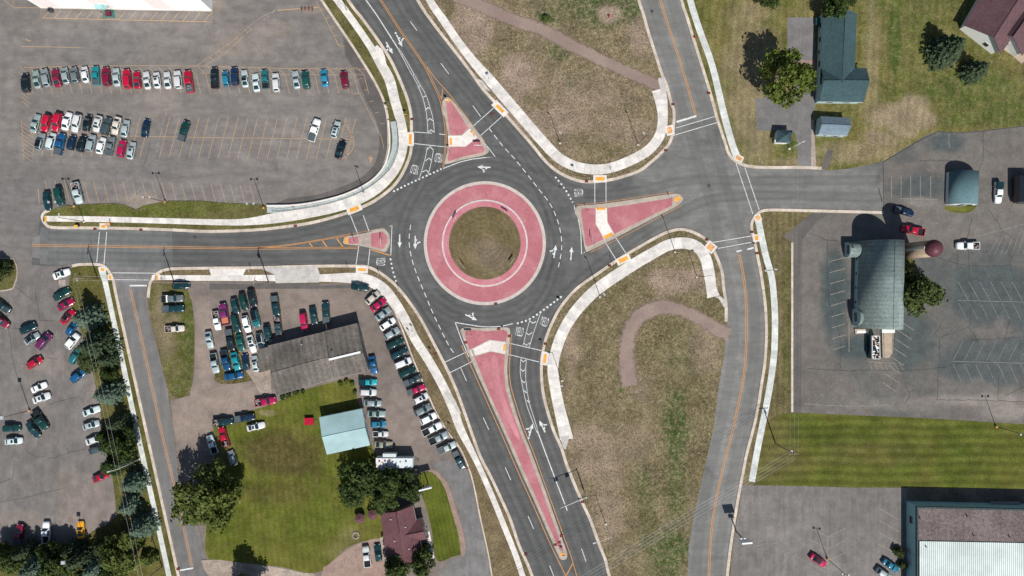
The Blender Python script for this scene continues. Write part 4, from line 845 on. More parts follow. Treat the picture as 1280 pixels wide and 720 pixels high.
def car_parts(ty):
    L, Wd, H, zb, zbelt, zt, gf, gr, rf, rrr = SPEC[ty]; h = Wd / 2; P = {}
    m = MB(); rings = []
    base_ty = ty.rstrip('#')
    if base_ty == 'pickup': xs = [(-L / 2, .90, .72), (-L / 2 + .05, .97, .78), (-1.0, 1.0, .80), (-.95, 1.0, zbelt)]
    else: xs = [(-L / 2, .72, zt - .22), (-L / 2 + .10, .88, zt - .04), (-L / 2 + .45, .97, zt), (gr * .6, 1.0, zbelt)]
    xs += [(gf - .1, 1.0, zbelt), (gf + .05, .995, zbelt - .02), (L / 2 - .75, .97, zb), (L / 2 - .28, .90, zb - .08), (L / 2 - .06, .74, zb - .22), (L / 2, .58, zb - .34)]
    for x, wf, zt_ in xs:
        w2 = h * wf; zl = .24
        half = [(w2 * .86, zl), (w2, zl + .16), (w2, zt_ - .16), (w2 * .93, zt_ - .03), (w2 * .5, zt_ + .015)]
        rings.append([(x, -y, z) for y, z in half] + [(x, y, z) for y, z in half[::-1]])
    m.loft(rings)
    # roof and pillars
    base, top = h * .93, h * .74
    sec = [(gr, base, zbelt - .05), (rrr, top, H - .05), (rrr + .25, top, H), ((rf + rrr) / 2, top * 1.02, H + .02), (rf - .2, top, H), (rf, top * .97, H - .05), (gf, base, zbelt - .05)]
    b = len(m.v)
    for x, y, z in sec:
        zl = zbelt - .05; yb = base * (.985 if x in (gr, gf) else 1)
        xx = x
        for p in ((xx, -yb, zl), (xx, -y, z - .03), (xx, -y * .82, z), (xx, 0, z + .02), (xx, y * .82, z), (xx, y, z - .03), (xx, yb, zl)): m.v.append(p)
    for i in range(len(sec) - 1):
        for k in range(6): a = b + i * 7 + k; m.face((a, a + 7, a + 8, a + 1)[::-1], 0, True)
    # mirrors
    for s in (-1, 1): m.box((gf - .25, s * (h + .1), zbelt + .02), (.16, .2, .14), 0)
    P['body'] = (m, 'paint', 1)
    def quad(pts, off=.016):
        v = [Vector(p) for p in pts]; n = (v[1] - v[0]).cross(v[3] - v[0]).normalized(); c = sum(v, Vector()) / 4
        cc = Vector((-.3, 0, .6))
        if n.dot(c - cc) < 0: v = v[::-1]; n = -n
        q = MB(); q.poly([p + n * off for p in v]); q.poly([p - n * .03 for p in v[::-1]])
        for i in range(4): j = (i + 1) % 4; q.poly([v[i] - n * .03, v[j] - n * .03, v[j] + n * off, v[i] + n * off])
        return q
    zl = zbelt; f = .90
    def lerp(a, c, t): return a + (c - a) * t
    P['windshield'] = (quad([(gf - .03, -base * .86, zl), (gf - .03, base * .86, zl), (lerp(gf, rf, .93), top * .80, lerp(zl, H, .88)), (lerp(gf, rf, .93), -top * .80, lerp(zl, H, .88))], .05), M_CGLASS, 1)
    P['rear_window'] = (quad([(gr + .05, -base * .80, zl + .03), (gr + .05, base * .80, zl + .03), (lerp(gr, rrr, .9), top * .78, lerp(zl, H, .86)), (lerp(gr, rrr, .9), -top * .78, lerp(zl, H, .86))], .05), M_CGLASS, 1)
    for s in (-1, 1):
        P['side_window' + ('' if s < 0 else '#')] = (quad([(gr + .35, s * base, zl), (gf - .38, s * base, zl), (rf - .05, s * top * 1.01, H - .14), (rrr + .1, s * top * 1.01, H - .14)], .02), M_CGLASS, 1)
    wx = L * .30; wr = .33 if base_ty not in ('pickup', 'suv') else .38
    for i, (x, s) in enumerate(((wx, -1), (wx, 1), (-wx, -1), (-wx, 1))):
        q = MB(); n = 14
        y0, y1 = (h - .2) * s, (h + .015) * s
        for (r, mi, ya, yb) in ((wr, 0, y0, y1), (wr * .6, 1, y1 - .02 * s, y1 + .012 * s)):
            a = [q.vert((x + r * math.cos(2 * math.pi * k / n), ya, wr + r * math.sin(2 * math.pi * k / n))) for k in range(n)]
            c = [q.vert((x + r * math.cos(2 * math.pi * k / n), yb, wr + r * math.sin(2 * math.pi * k / n))) for k in range(n)]
            for k in range(n): q.face((a[k], a[(k + 1) % n], c[(k + 1) % n], c[k]) if s < 0 else (c[k], c[(k + 1) % n], a[(k + 1) % n], a[k]), mi, True)
            q.face(a[::-1] if s > 0 else a, mi); q.face(c if s > 0 else c[::-1], mi)
        P['wheel' + '#' * i] = (q, [M_TYRE, M_METAL], 1)
    for i, s in enumerate((-1, 1)):
        q = MB(); q.box((L / 2 - .2, s * h * .68, zb - .17), (.22, .26, .12), -s * .35); P['headlight' + '#' * i] = (q, M_HEAD, 1)
        q = MB(); q.box((-L / 2 + .06, s * h * .76, zt - .22 if base_ty != 'pickup' else .95), (.14, .26, .18), s * .2); P['tail_light' + '#' * i] = (q, M_TAIL, 1)
    if base_ty == 'pickup':
        q = MB(); xa, xb = -L / 2 + .04, -1.0; hw = h * .985
        q.box(((xa + xb) / 2, hw - .05, .92), (xb - xa, .10, .52)); q.box(((xa + xb) / 2, -hw + .05, .92), (xb - xa, .10, .52)); q.box((xa + .04, 0, .92), (.08, 2 * hw - .2, .52))
        P['bed_side'] = (q, 'paint', 1)
        q = MB(); q.box(((xa + xb) / 2 + .04, 0, .80), (xb - xa - .1, 2 * hw - .2, .06)); P['bed_floor'] = (q, 'bed', 1)
    return P
_cars = {}
def car_mesh(ty):
    if ty not in _cars:
        d = {}
        for k, (mb, mat, _) in car_parts(ty).items():
            nm = k.rstrip('#'); d[k] = (nm, mb.mesh(nm, mat if not isinstance(mat, str) else M_BED), mat if isinstance(mat, str) else None)
        _cars[ty] = d
    return _cars[ty]
def extra(root, name, mb, mat):
    o = bpy.data.objects.new(name, mb.mesh(name, mat)); COL.objects.link(o); o.parent = root; return o
NAMES = {'sedan': 'sedan', 'hatchback': 'hatchback', 'suv': 'suv', 'minivan': 'minivan', 'pickup': 'pickup_truck', 'sports': 'sports_car'}
WORD = {'sedan': 'sedan', 'hatchback': 'hatchback', 'suv': 'SUV', 'minivan': 'minivan', 'pickup': 'pickup truck', 'sports': 'sports car'}
def make_car(px, py, ang, ty, col, z=0.0, opt='', label='', group=None, k=1.0):
    x, y = W(px, py, .8)
    r = empty(NAMES[ty], (x, y, z), label, 'pickup truck' if ty == 'pickup' else ('SUV' if ty == 'suv' else ('minivan' if ty == 'minivan' else 'car')), group, R(ang))
    r.scale = (k * (1 + .04 * math.sin(px * 12.9 + py * 7.7)), k * (1 + .025 * math.sin(px * 3.1 + py * 5.3)), k * (1 + .04 * math.sin(px * 5.7 + py * 2.3)))
    ty = variant(ty, px, py)
    for key, (nm, me, role) in car_mesh(ty).items():
        o = bpy.data.objects.new(nm, me); COL.objects.link(o); o.parent = r
        if role:
            o.material_slots[0].link = 'OBJECT'; o.material_slots[0].material = PAINT[col] if role == 'paint' else (M_ORANGE if 'O' in opt else M_BED)
    L, Wd, H, zb, zbelt, zt, gf, gr, rf, rrr = SPEC[ty]
    if 'C' in opt: q = MB(); q.box((-L / 2 + .92, 0, 1.19), (1.72, Wd - .16, .05)); extra(r, 'bed_cover', q, M_BEDC)
    if 'K' in opt: q = MB(); q.prism([(-L / 2 + .05, -.9), (-1.0, -.9), (-1.0, .9), (-L / 2 + .05, .9)], 1.18, 1.78); extra(r, 'bed_cap', q, PAINT['dark teal'])
    if 'T' in opt: q = MB(); q.box((-1.25, 0, 1.15), (.45, Wd - .1, .3)); extra(r, 'tool_box', q, M_SIGNW)
    if 'R' in opt: q = MB(); q.box(((rf + rrr) / 2, 0, H + .035), (rf - rrr - .1, Wd * .66, .03)); extra(r, 'roof_panel', q, M_BLACKROOF)
    if 'S' in opt: q = MB(); q.box((rf - .45, 0, H + .035), (.55, .75, .03)); extra(r, 'sunroof', q, M_CGLASS)
    if 'D' in opt:
        for dx in (.45, 1.25): q = MB(); q.box((rf - dx, 0, H + .035), (.5, .8, .03)); extra(r, 'sunroof', q, M_CGLASS)
    if 'J' in opt:
        rr = random.Random(int(px * 7 + py)); q = MB()
        for _ in range(14): q.box((rr.uniform(-L / 2 + .3, -1.2), rr.uniform(-.7, .7), rr.uniform(.95, 1.2)), (rr.uniform(.15, .6), rr.uniform(.1, .5), rr.uniform(.1, .4)), rr.uniform(0, 3))
        extra(r, 'load', q, M_JUNK)
    return r
ORD = ['first', 'second', 'third', 'fourth', 'fifth', 'sixth', 'seventh', 'eighth', 'ninth', 'tenth', 'eleventh', 'twelfth']
def row(cars, where, group, z=0.0, frm='from the left'):
    """cars: (px, py, heading in picture degrees, type, colour, options)"""
    words = [(c[4].replace('light silver', 'silver') + ' ' + WORD[c[3]]) for c in cars]; labs = []; ax = 1 if 'top' in frm else 0
    for i, wd in enumerate(words):
        if words.count(wd) == 1: labs.append(f"{wd} {where}"); continue
        a = words[i - 1] if i else None; b = words[i + 1] if i + 1 < len(words) else None
        same = sorted([j for j, w2 in enumerate(words) if w2 == wd], key=lambda j: cars[j][ax])
        labs.append(f"{wd}, {ORD[same.index(i)]} {frm} of {len(same)}, {where}")
    for c, lb in zip(cars, labs): make_car(*c[:5], z=z, opt=c[5] if len(c) > 5 else '', label=lb, group=group, k=c[6] if len(c) > 6 else 1.0)

row([(31.9, 103.5, 96, 'suv', 'black'), (45.4, 98.8, 102, 'sedan', 'grey-green'), (57.1, 97, 103, 'suv', 'silver'), (70, 97, 105, 'sedan', 'maroon'), (81.5, 94.4, 101, 'sedan', 'silver'), (93.1, 93.5, 101, 'suv', 'grey'), (106.2, 92.8, 100, 'sedan', 'white'),
     (119.4, 94.4, 92, 'pickup', 'cyan', 'C', .88), (132.9, 95.6, 97, 'suv', 'maroon'), (145.4, 96.2, 97, 'sedan', 'light silver'), (159, 98.5, 97, 'suv', 'red'), (171, 99.4, 96, 'sedan', 'red'), (183.1, 100, 100, 'sedan', 'white'), (195.9, 100, 98, 'sedan', 'white', 'S'),
     (209, 100, 98, 'sedan', 'white'), (222.5, 99.4, 97, 'suv', 'white'), (236, 101.8, 98, 'pickup', 'red', 'CJ')], "in the top row's left part", 'cars in the top row of the large car park', .014)
row([(268.5, 97.5, 93, 'pickup', 'black'), (282.2, 98, 97, 'hatchback', 'bright blue'), (293.3, 95.2, 95, 'suv', 'navy'), (305.8, 98, 97, 'sedan', 'light silver', 'R'), (319.7, 102.8, 98, 'sedan', 'light silver'), (331.2, 98.7, 95, 'pickup', 'teal', '', .9), (345, 102.8, 95, 'suv', 'white'), (370, 99.4, 99, 'sedan', 'silver'),
     (382.1, 99.8, 99, 'suv', 'green', '', 1.1), (405.4, 97.3, 98, 'sedan', 'bright blue'), (430.6, 99.4, 99, 'suv', 'maroon')], "in the top row's right part", 'cars in the top row of the large car park', .014)
row([(44, 154.2, 75, 'sedan', 'grey-green'), (57.5, 153.8, 255, 'suv', 'red', '', .95), (71.2, 152.5, 255, 'suv', 'red', '', 1.03), (83.5, 151.3, 75, 'sedan', 'white', '', 1.05), (95.4, 153.8, 255, 'suv', 'white'), (109, 153.5, 78, 'sedan', 'black'), (121.5, 154.6, 255, 'sedan', 'white', 'S'), (133.1, 157.8, 75, 'suv', 'dark grey'), (145, 156.9, 255, 'sedan', 'beige'), (156.5, 160.6, 80, 'sedan', 'silver')],
    "in the packed block's upper row", 'cars in the packed double block', .014)
row([(50.4, 176.9, 75, 'suv', 'silver', 'R'), (63.8, 176.3, 75, 'minivan', 'light silver', '', .9), (75, 180, 76, 'pickup', 'blue', 'C'), (89.4, 178.1, 78, 'hatchback', 'navy'), (102.1, 179.4, 77, 'suv', 'black'), (113.8, 178.8, 77, 'suv', 'silver'), (126.2, 181.9, 75, 'sedan', 'white'), (137.8, 182.5, 78, 'pickup', 'grey', 'C', .92), (151.9, 185.6, 78, 'suv', 'magenta'), (164, 188.1, 79, 'sedan', 'light silver', 'S')],
    "in the packed block's lower row", 'cars in the packed double block', .014)
for c, lb in (((181.9, 160, 80, 'sedan', 'navy'), 'navy sedan parked alone beside the packed double block of cars'), ((230, 163.7, 72, 'pickup', 'dark green', 'C', .95), 'dark green pickup with covered bed standing on the empty stalls'),
              ((393, 162.7, 72, 'pickup', 'white', 'C'), 'white pickup with grey bed cover near the hatched wedge'), ((419.7, 161.9, 75, 'suv', 'light silver', 'D'), 'silver SUV with two dark sunroofs beside the hatched wedge'), ((425.6, 186.5, 72, 'sedan', 'black'), 'black sedan tucked against the yellow hatched wedge')):
    make_car(*c[:5], z=.014, opt=c[5] if len(c) > 5 else '', label=lb, group='scattered cars in the large car park', k=c[6] if len(c) > 6 else 1)
row([(58.8, 251, -84, 'sedan', 'dark teal'), (74, 245.5, -80, 'suv', 'dark green', '', 1.02), (96.8, 241.5, -76, 'pickup', 'light silver', 'J')], 'at the left end by the grass strip', 'cars at the grass strip', .014)
# west car park
row([(76.5, 342.5, 20, 'sports', 'white', 'S', 1.05), (77, 367.5, 30, 'sedan', 'dark green'), (82, 380.5, 30, 'sedan', 'magenta'), (84.5, 396, 46, 'sedan', 'red', 'R'), (89, 411.5, 55, 'hatchback', 'blue', '', .9), (90.8, 426.3, 51, 'suv', 'white', '', 1.05), (94.5, 445, 57, 'suv', 'teal', '', .95), (98, 469.5, 38, 'suv', 'blue'), (114, 514, 20, 'sedan', 'light silver', ''), (113.6, 531.5, 17, 'sedan', 'silver', 'S'), (118.3, 549.5, 20, 'sedan', 'white'), (121.7, 561.7, 18, 'sedan', 'dark grey'), (126.5, 596, 22, 'sedan', 'red', '')],
    'nosed up to the tree belt', 'cars along the tree belt', .012, 'from the top')
row([(35, 410.3, 25, 'suv', 'dark teal', '', 1.02), (39.4, 423.3, 33, 'sedan', 'silver', 'R', .95), (54.8, 426.3, 50, 'minivan', 'purple', '', 1.03), (43, 453.2, 32, 'sedan', 'red', '', 1.02), (48.4, 484.3, 24, 'sedan', 'white', '', .9), (51.7, 497.5, 20, 'sedan', 'white', 'S', 1.03), (50.5, 525.5, -54, 'pickup', 'dark green', '', 1.02), (41.5, 537.2, -54, 'sedan', 'dark teal', 'S'), (15, 535.2, 3, 'suv', 'dark green', '', .95), (17, 551.3, 4, 'sedan', 'light silver', 'S'), (3.5, 383, -38, 'sedan', 'dark teal'), (1.8, 401, -42, 'suv', 'maroon')],
    'in the middle of the west lot', 'cars standing in the middle of the west car park', .012, 'from the top')
row([(23.6, 668, 82, 'pickup', 'maroon', 'C', .95), (57.7, 665.6, 90, 'pickup', 'white', '', .97), (100.4, 662.5, 92, 'sports', 'yellow', 'D')], 'facing up from the dark bottom tree line', 'vehicles by the bottom tree line', .012)
# used-car yard
Z2 = LS
row([(226.2, 357.2, 2, 'sedan', 'dark teal', ''), (215.8, 373.2, 2, 'pickup', 'grey', 'T', .96), (217, 385.8, 2, 'pickup', 'dark teal', 'C', .97), (218.5, 411, 4, 'pickup', 'beige', 'J', .87)], 'on the weedy street-side strip', 'vehicles on the weedy strip', Z2 + .012, 'from the top')
row([(271, 400.8, -79, 'pickup', 'white', 'J', .9), (280.5, 392.5, 100, 'pickup', 'purple', 'O'), (294, 383, -78, 'suv', 'dark teal', '', .98), (304.5, 377.5, -77, 'suv', 'dark green'), (315.5, 373, -78, 'suv', 'black', '', 1.02), (295, 404.5, -76, 'minivan', 'dark green', '', .98), (308.3, 405, -76, 'suv', 'white', '', .98), (319.5, 398, -76, 'suv', 'teal', 'R'), (344.5, 382.3, -82, 'pickup', 'dark teal', 'C', .98), (334.6, 416, -80, 'suv', 'dark teal', '', .98), (347.6, 407.5, -83, 'pickup', 'dark grey', 'J', .92)],
    'in the upper used-car cluster', 'used cars in the gravel yard', Z2 + .004)
row([(261.5, 425, -80, 'sedan', 'silver', ''), (268.5, 454, -79, 'pickup', 'silver', '', .97), (288, 425, -80, 'pickup', 'black', 'C', .97), (300.5, 428.3, -77, 'sedan', 'green', ''), (314.5, 429.8, -74, 'sedan', 'white', 'S'), (325.6, 426.3, -78, 'hatchback', 'light silver', 'R', 1.08), (282, 450.5, -77, 'pickup', 'blue', '', .96), (294.6, 451.5, -76, 'sedan', 'cyan', ''), (307, 452.5, 97, 'sedan', 'navy', 'S', .96), (319, 454.5, 99, 'sedan', 'light silver', 'S', .96), (292, 469.8, 8, 'sedan', 'blue', '')],
    'in the weedy lower used-car cluster', 'used cars in the gravel yard', Z2 + .018)
row([(380, 402.3, -82, 'suv', 'magenta', '', .98), (392, 394.8, -80, 'sedan', 'dark teal', ''), (407.6, 391, 94, 'pickup', 'dark teal', 'C')], 'above the large grey roof', 'cars behind the grey-roofed garage', Z2)
row([(332, 501.8, 8, 'pickup', 'magenta', 'J', .97), (279, 527.2, 5, 'pickup', 'dark teal', 'J', .93), (306, 522.5, 8, 'pickup', 'navy', 'C', .96), (320, 533.2, 13, 'sedan', 'white', 'S'), (280.2, 546, 107, 'pickup', 'red', 'J', .93), (265.6, 555.3, 109, 'pickup', 'light silver', '', .93), (290.6, 572.3, 109, 'hatchback', 'silver', '', .98)], 'at the top edge of the big lawn', 'vehicles on the lawn edge', Z2 + .022)
row([(450, 358.9, -8, 'sedan', 'dark teal', '', 1.02), (466, 372.2, 42, 'sedan', 'beige', ''), (473, 380.8, 38, 'sedan', 'magenta', ''), (478.7, 392.4, 36, 'sedan', 'silver', ''), (484.7, 405, 34, 'sedan', 'white', ''), (490, 416.8, 32, 'suv', 'silver', '', 1.0), (494, 429.4, 26, 'suv', 'dark green'), (499, 441.8, 26, 'suv', 'dark teal'), (503.9, 453.7, 23, 'minivan', 'white', '', .94), (509, 465, 26, 'minivan', 'dark green', '', .96), (515.5, 475.6, 25, 'pickup', 'dark grey', 'C', .86),
     (520.3, 487.3, 22, 'pickup', 'magenta', 'C', .86), (526.3, 498, 28, 'hatchback', 'white', 'S', 1.05), (528.5, 512.3, 28, 'suv', 'grey', '', 1.08), (535.8, 523, 27, 'suv', 'white', '', 1.02), (540.3, 536, 27, 'pickup', 'white', '', .97), (548.3, 547.6, 25, 'pickup', 'silver', '', .97), (558.7, 559.6, 25, 'pickup', 'light silver', 'C', .92), (573.7, 575, -62, 'pickup', 'dark teal', 'C', .92)],
    'in the long diagonal kerbside row', 'cars in the long diagonal row', Z2, 'from the top')
row([(466.5, 456.3, -80, 'sedan', 'blue', ''), (460.2, 477.6, 0, 'pickup', 'cyan', 'K', .82), (460.2, 490.3, -2, 'suv', 'white', '', .97), (466, 503.9, -3, 'sedan', 'silver', ''), (470.7, 517.2, -2, 'sedan', 'grey-green', ''), (473, 530, 0, 'hatchback', 'bright blue', 'S'), (475.7, 542.5, 0, 'pickup', 'white', '', .72), (479.3, 555.7, -3, 'sedan', 'tan', '')],
    'in the column beside the roofs', 'cars in the column beside the roofs', Z2, 'from the top')
row([(458.5, 695.5, 97, 'pickup', 'white', '', .97), (472.5, 690.8, 97, 'sedan', 'dark teal', '')], 'on the reddish drive beside the maroon roof', 'cars on the maroon house drive', Z2 + .026)
# east side
ZE = LE + .002
for c, lb in (((1130, 264.5, -15, 'pickup', 'navy', 'C', .88), 'navy pickup with light bed cover, above the red pickup, partly in silo shadow'), ((1140.8, 288, 168, 'pickup', 'red', ''), 'red pickup with empty dark bed below the navy one, by the silo'), ((1209.3, 307.3, 180, 'pickup', 'white', 'J'), 'white pickup facing left, parked on open tarmac right of the maroon dome'), ((1247.5, 240.8, -92, 'pickup', 'white', 'K', .93), 'white pickup with dark bed cap beside the small vaulted building')):
    make_car(*c[:5], z=ZE, opt=c[5] if len(c) > 5 else '', label=lb, group='pickups by the barn', k=c[6] if len(c) > 6 else 1)
for c, lb in (((1022.8, 700.6, -34, 'sedan', 'magenta', 'R', .98), 'magenta sedan at the herringbone stalls below the lamp pole'), ((1113.5, 707, -34, 'sedan', 'bright blue', ''), 'bright blue sedan beside the dark bush and teal wall'), ((1104.5, 717.5, -34, 'suv', 'silver', ''), 'silver SUV cut by the bottom edge beside the bright blue sedan')):
    make_car(*c[:5], z=ZE + .004, opt=c[5] if len(c) > 5 else '', label=lb, group='cars by the teal building', k=c[6] if len(c) > 6 else 1)
# small red utility cart on the lawn
r = empty('utility_cart', (*W(387.5, 525.8), Z2 + .02), 'small bright red utility cart standing alone on the lawn', 'cart', rz=R(2))
for nm, bx, mt in (('tub', ((0, 0, .62), (2.2, 1.7, .45)), PAINT['magenta']), ('rim', ((0, 0, .86), (2.3, 1.8, .06)), PAINT['red'])):
    q = MB(); q.box(*bx); extra(r, nm, q, mt)
for dx in (-.6, .6):
    for s in (-1, 1): q = MB(); q.tube([(dx, s * .80, .28), (dx, s * 1.0, .28)], .28, 12); extra(r, 'wheel', q, M_TYRE)
q = MB(); q.tube([(1.1, 0, .5), (1.9, 0, .35)], .04, 5); extra(r, 'drawbar', q, M_DMETAL)
# ---------------------------------------------------------------- buildings
def cen(c): return (sum(p[0] for p in c) / len(c), sum(p[1] for p in c) / len(c))
def gable(name, label, cat, corners, eave, ridge, roofm, wallm, over=.35, z=HT, rside=.5, windows=(), doors=(), vents=0, group=None, trim=M_WALL_W, seen=True, root=None):
    """corners: 4 roof corners as photographed (px) in order; edges 0-1 and 2-3 run along the ridge"""
    c = [Vector((*W(p[0], p[1], eave if seen else 0), 0)) for p in corners]
    if root is None: ce = cen(c); root = empty(name, (ce[0], ce[1], z), label, cat, group)
    def L(a, b, t): return a + (b - a) * t
    r0, r1 = L(c[0], c[3], rside), L(c[1], c[2], rside)
    up = Vector((0, 0, 1)); e = eave; th = .16
    ax = (c[1] - c[0]).normalized(); wv = (c[3] - c[0]).normalized()
    # roof, two thick slopes in one mesh
    m = MB()
    A = [c[0] + up * e, c[1] + up * e, r1 + up * ridge, r0 + up * ridge, c[2] + up * e, c[3] + up * e]
    for q in ((0, 1, 2, 3), (3, 2, 4, 5)): m.poly([A[i] + up * th for i in q]); m.poly([A[i] for i in q[::-1]])
    for a, b in ((0, 1), (1, 2), (2, 4), (4, 5), (5, 3), (3, 0)): m.poly([A[a], A[b], A[b] + up * th, A[a] + up * th])
    me = m.build('roof', roofm, root)
    bmf = bmesh.new(); bmf.from_mesh(me.data); bmesh.ops.remove_doubles(bmf, verts=bmf.verts, dist=.001); bmesh.ops.recalc_face_normals(bmf, faces=bmf.faces); bmf.to_mesh(me.data); bmf.free()
    q = MB(); q.tube([tuple(r0 + up * (ridge + th)), tuple(r1 + up * (ridge + th))], .10, 5); q.build('ridge_cap', roofm, root)
    # walls inset by the overhang
    w = [c[0] + (ax + wv) * over, c[1] + (-ax + wv) * over, c[2] + (-ax - wv) * over, c[3] + (ax - wv) * over]
    g0, g1 = L(w[0], w[3], rside), L(w[1], w[2], rside); zz = -.05; k = over / max((c[3] - c[0]).length * .5, .1) * (ridge - e)
    m = MB(); ze = e + k * .6
    V = lambda p, h: (p.x, p.y, z + h)
    for a, b in ((0, 1), (2, 3)): m.poly([V(w[a], zz), V(w[b], zz), V(w[b], ze), V(w[a], ze)])
    m.poly([V(w[1], zz), V(w[2], zz), V(w[2], ze), V(g1, ridge - .06), V(w[1], ze)]); m.poly([V(w[3], zz), V(w[0], zz), V(w[0], ze), V(g0, ridge - .06), V(w[3], ze)])
    o = m.build('wall', wallm, root)
    bmf = bmesh.new(); bmf.from_mesh(o.data); bmesh.ops.remove_doubles(bmf, verts=bmf.verts, dist=.001); bmesh.ops.recalc_face_normals(bmf, faces=bmf.faces); bmf.to_mesh(o.data); bmf.free()
    for o2 in (me,): o2.location.z += 0
    # fascia boards under the eaves
    for a, b in ((0, 1), (2, 3)):
        dv = (c[b] - c[a]); md = (c[a] + c[b]) / 2; q = MB(); q.box((md.x, md.y, z + e - .10), (dv.length, .06, .22), math.atan2(dv.y, dv.x)); q.build('fascia', trim, root)
    # windows and doors: (edge, position 0..1, width, sill z, height)
    for kind, lst in (('window', windows), ('door', doors)):
        for ed, t, wd, z0, hh in lst:
            a, b = w[ed], w[(ed + 1) % 4]; dv = (b - a).normalized(); p = a + (b - a) * t
            nrm = Vector((dv.y, -dv.x, 0)); cc = sum(w, Vector()) / 4
            if nrm.dot(p - cc) < 0: nrm = -nrm
            an = math.atan2(dv.y, dv.x); p = p + nrm * .02
            fr = MB(); fr.box((p.x, p.y, z + z0 + hh / 2), (wd + .18, .10, hh + .18), an)
            fo = fr.build(kind, M_WALL_W if kind == 'window' else M_DOOR, root)
            p2 = p + nrm * .03; gl = MB(); gl.box((p2.x, p2.y, z + z0 + hh / 2), (wd, .10, hh) if kind == 'window' else (wd * .5, .10, hh * .3), an); go = gl.build('pane', M_GLASS, root); go.parent = fo
            if kind == 'door': hd = MB(); pp = p + nrm * .09 + dv * wd * .38; hd.box((pp.x, pp.y, z + z0 + 1.0), (.12, .06, .05), an); ho = hd.build('handle', M_METAL, root); ho.parent = fo
    for i in range(vents):
        t = (i + .6) / vents; p = L(r0, r1, t) + wv * (1.6 if i % 2 else -1.7); hz = ridge - 1.6 * (ridge - e) / max((c[3] - c[0]).length / 2, .1)
        q = MB(); q.cyl((p.x, p.y, z + hz), .14, .55, 8); q.build('vent', M_METAL, root)
    return root
def fix_roof_z(root, z):  # the roof mesh is written without the ground height
    for ch in root.children:
        if ch.name.split('.')[0] in ('roof', 'ridge_cap'): ch.location.z += z
def gb(*a, **k):
    z = k.get('z', HT); r = k.get('root'); before = set(r.children) if r else set()
    root = gable(*a, **k)
    for ch in root.children:
        if ch not in before and ch.name.split('.')[0] in ('roof', 'ridge_cap'): ch.location.z += z
    return root

R_TEALROOF = roofmat('dark_teal_shingles', (.042, .078, .086), rows=1.4, ang=.0, var=.2)
R_BLUE = roofmat('blue_grey_shingles', (.15, .20, .24), rows=1.8, ang=0, amp=.14)
R_MAROON = roofmat('maroon_shingles', (.13, .062, .068), rows=1.6, ang=-.2, amp=.05, var=.2)
R_BROWN = roofmat('plum_brown_shingles', (.115, .065, .072), rows=1.6, ang=.5, amp=.10, var=.2)
R_GREY = roofmat('weathered_grey_roofing', (.135, .120, .105), rows=.2, ang=-.22, amp=.09, var=.28, big=.28)
R_TEAL = roofmat('pale_teal_metal_roof', (.30, .44, .45), rows=2.6, ang=.2, amp=.03, var=.04, rough=.5)
R_BARN = roofmat('silvery_blue_shingles', (.19, .235, .225), rows=.30, ang=1.571, amp=.07, var=.22, big=.2)
R_VAULT = roofmat('slate_teal_roof', (.10, .17, .19), rows=1.8, ang=0, amp=.06, var=.10)
R_GRAVELROOF = roofmat('gravel_ballast_roof', (.145, .118, .112), rows=.2, amp=.02, var=.4, big=.18)
R_CORR = roofmat('pale_ribbed_metal_roof', (.50, .56, .54), rows=.62, amp=.26, var=.04, rough=.5)

# warehouse at the top left: its south and east walls are seen
root = empty('warehouse', (*W(160, -80), 0.0), 'long white warehouse cut by the top edge above the large car park', 'warehouse')
a, b, c_, d_ = W(50.5, 9.7), W(265.5, 13.6), W(262, -E), W(44, -E)
m = MB(); H_ = 8.0
m.prism([a, b, c_, d_], -.1, H_, top=False); m.build('wall', simple('warehouse_white_wall', (.80, .80, .79), var=.03), root)
m = MB(); m.prism([a, b, c_, d_], H_, H_ + .35); m.build('roof', M_METAL, root)
rr = random.Random(2)
for k in range(9):
    t0 = .02 + k * .109; p0 = Vector((*a, 0)).lerp(Vector((*b, 0)), t0 + .05); wd = 4.2
    q = MB(); q.box((p0.x, p0.y - .03, 3.9), (wd, .09, 7.2), math.atan2(b[1] - a[1], b[0] - a[0])); q.build('wall_panel', simple('white_panel', (.84, .84, .83), var=.03) if k % 3 else simple('pinkish_panel', (.80, .72, .69), var=.04), root)
q = MB(); q.box((W(158, 11.9)[0], W(158, 11.9)[1] - .06, .3), (44.2, .12, .6), math.atan2(b[1] - a[1], b[0] - a[0])); q.build('plinth', M_PLAIN, root)
# entrance canopy with maroon mat
ex, ey = W(136, 15)
r2 = empty('entrance_canopy', (ex, ey, .014), 'teal entrance canopy with a maroon mat below the white warehouse wall', 'canopy')
q = MB(); q.box((ex - .2, ey + .4, 2.75), (2.9, 1.5, .12)); q.poly([(ex - 1.9, ey - .35, 2.8), (ex + .2, ey - .35, 2.8), (ex + .2, ey + 1.1, 3.4), (ex - 1.9, ey + 1.1, 3.4)]); q.build('canopy_roof', M_WALL_TEAL, r2)
for dx in (-1.6, 1.2): q = MB(); q.cyl((ex + dx, ey - .3, 0), .06, 2.7, 8); q.build('post', M_DMETAL, r2)
q = MB(); q.box((ex + .1, ey - .4, .04), (3.0, 2.2, .05)); q.build('pad', simple('green_pad', (.05, .16, .12), var=.3), r2)
q = MB(); q.box((ex + .2, ey - .6, .5), (1.2, 1.1, .9)); q.build('bin', simple('maroon_bin', (.14, .02, .05)), r2)
ux, uy = W(65, 12.5); r2 = empty('air_conditioner', (ux, uy, .014), 'small dark unit standing against the left end of the white warehouse wall', 'air conditioner')
q = MB(); q.box((ux, uy - .3, .55), (1.0, .8, 1.1)); q.build('cabinet', M_DMETAL, r2); q = MB(); q.cyl((ux, uy - .3, 1.1), .35, .05, 12); q.build('fan_grille', M_BED, r2)

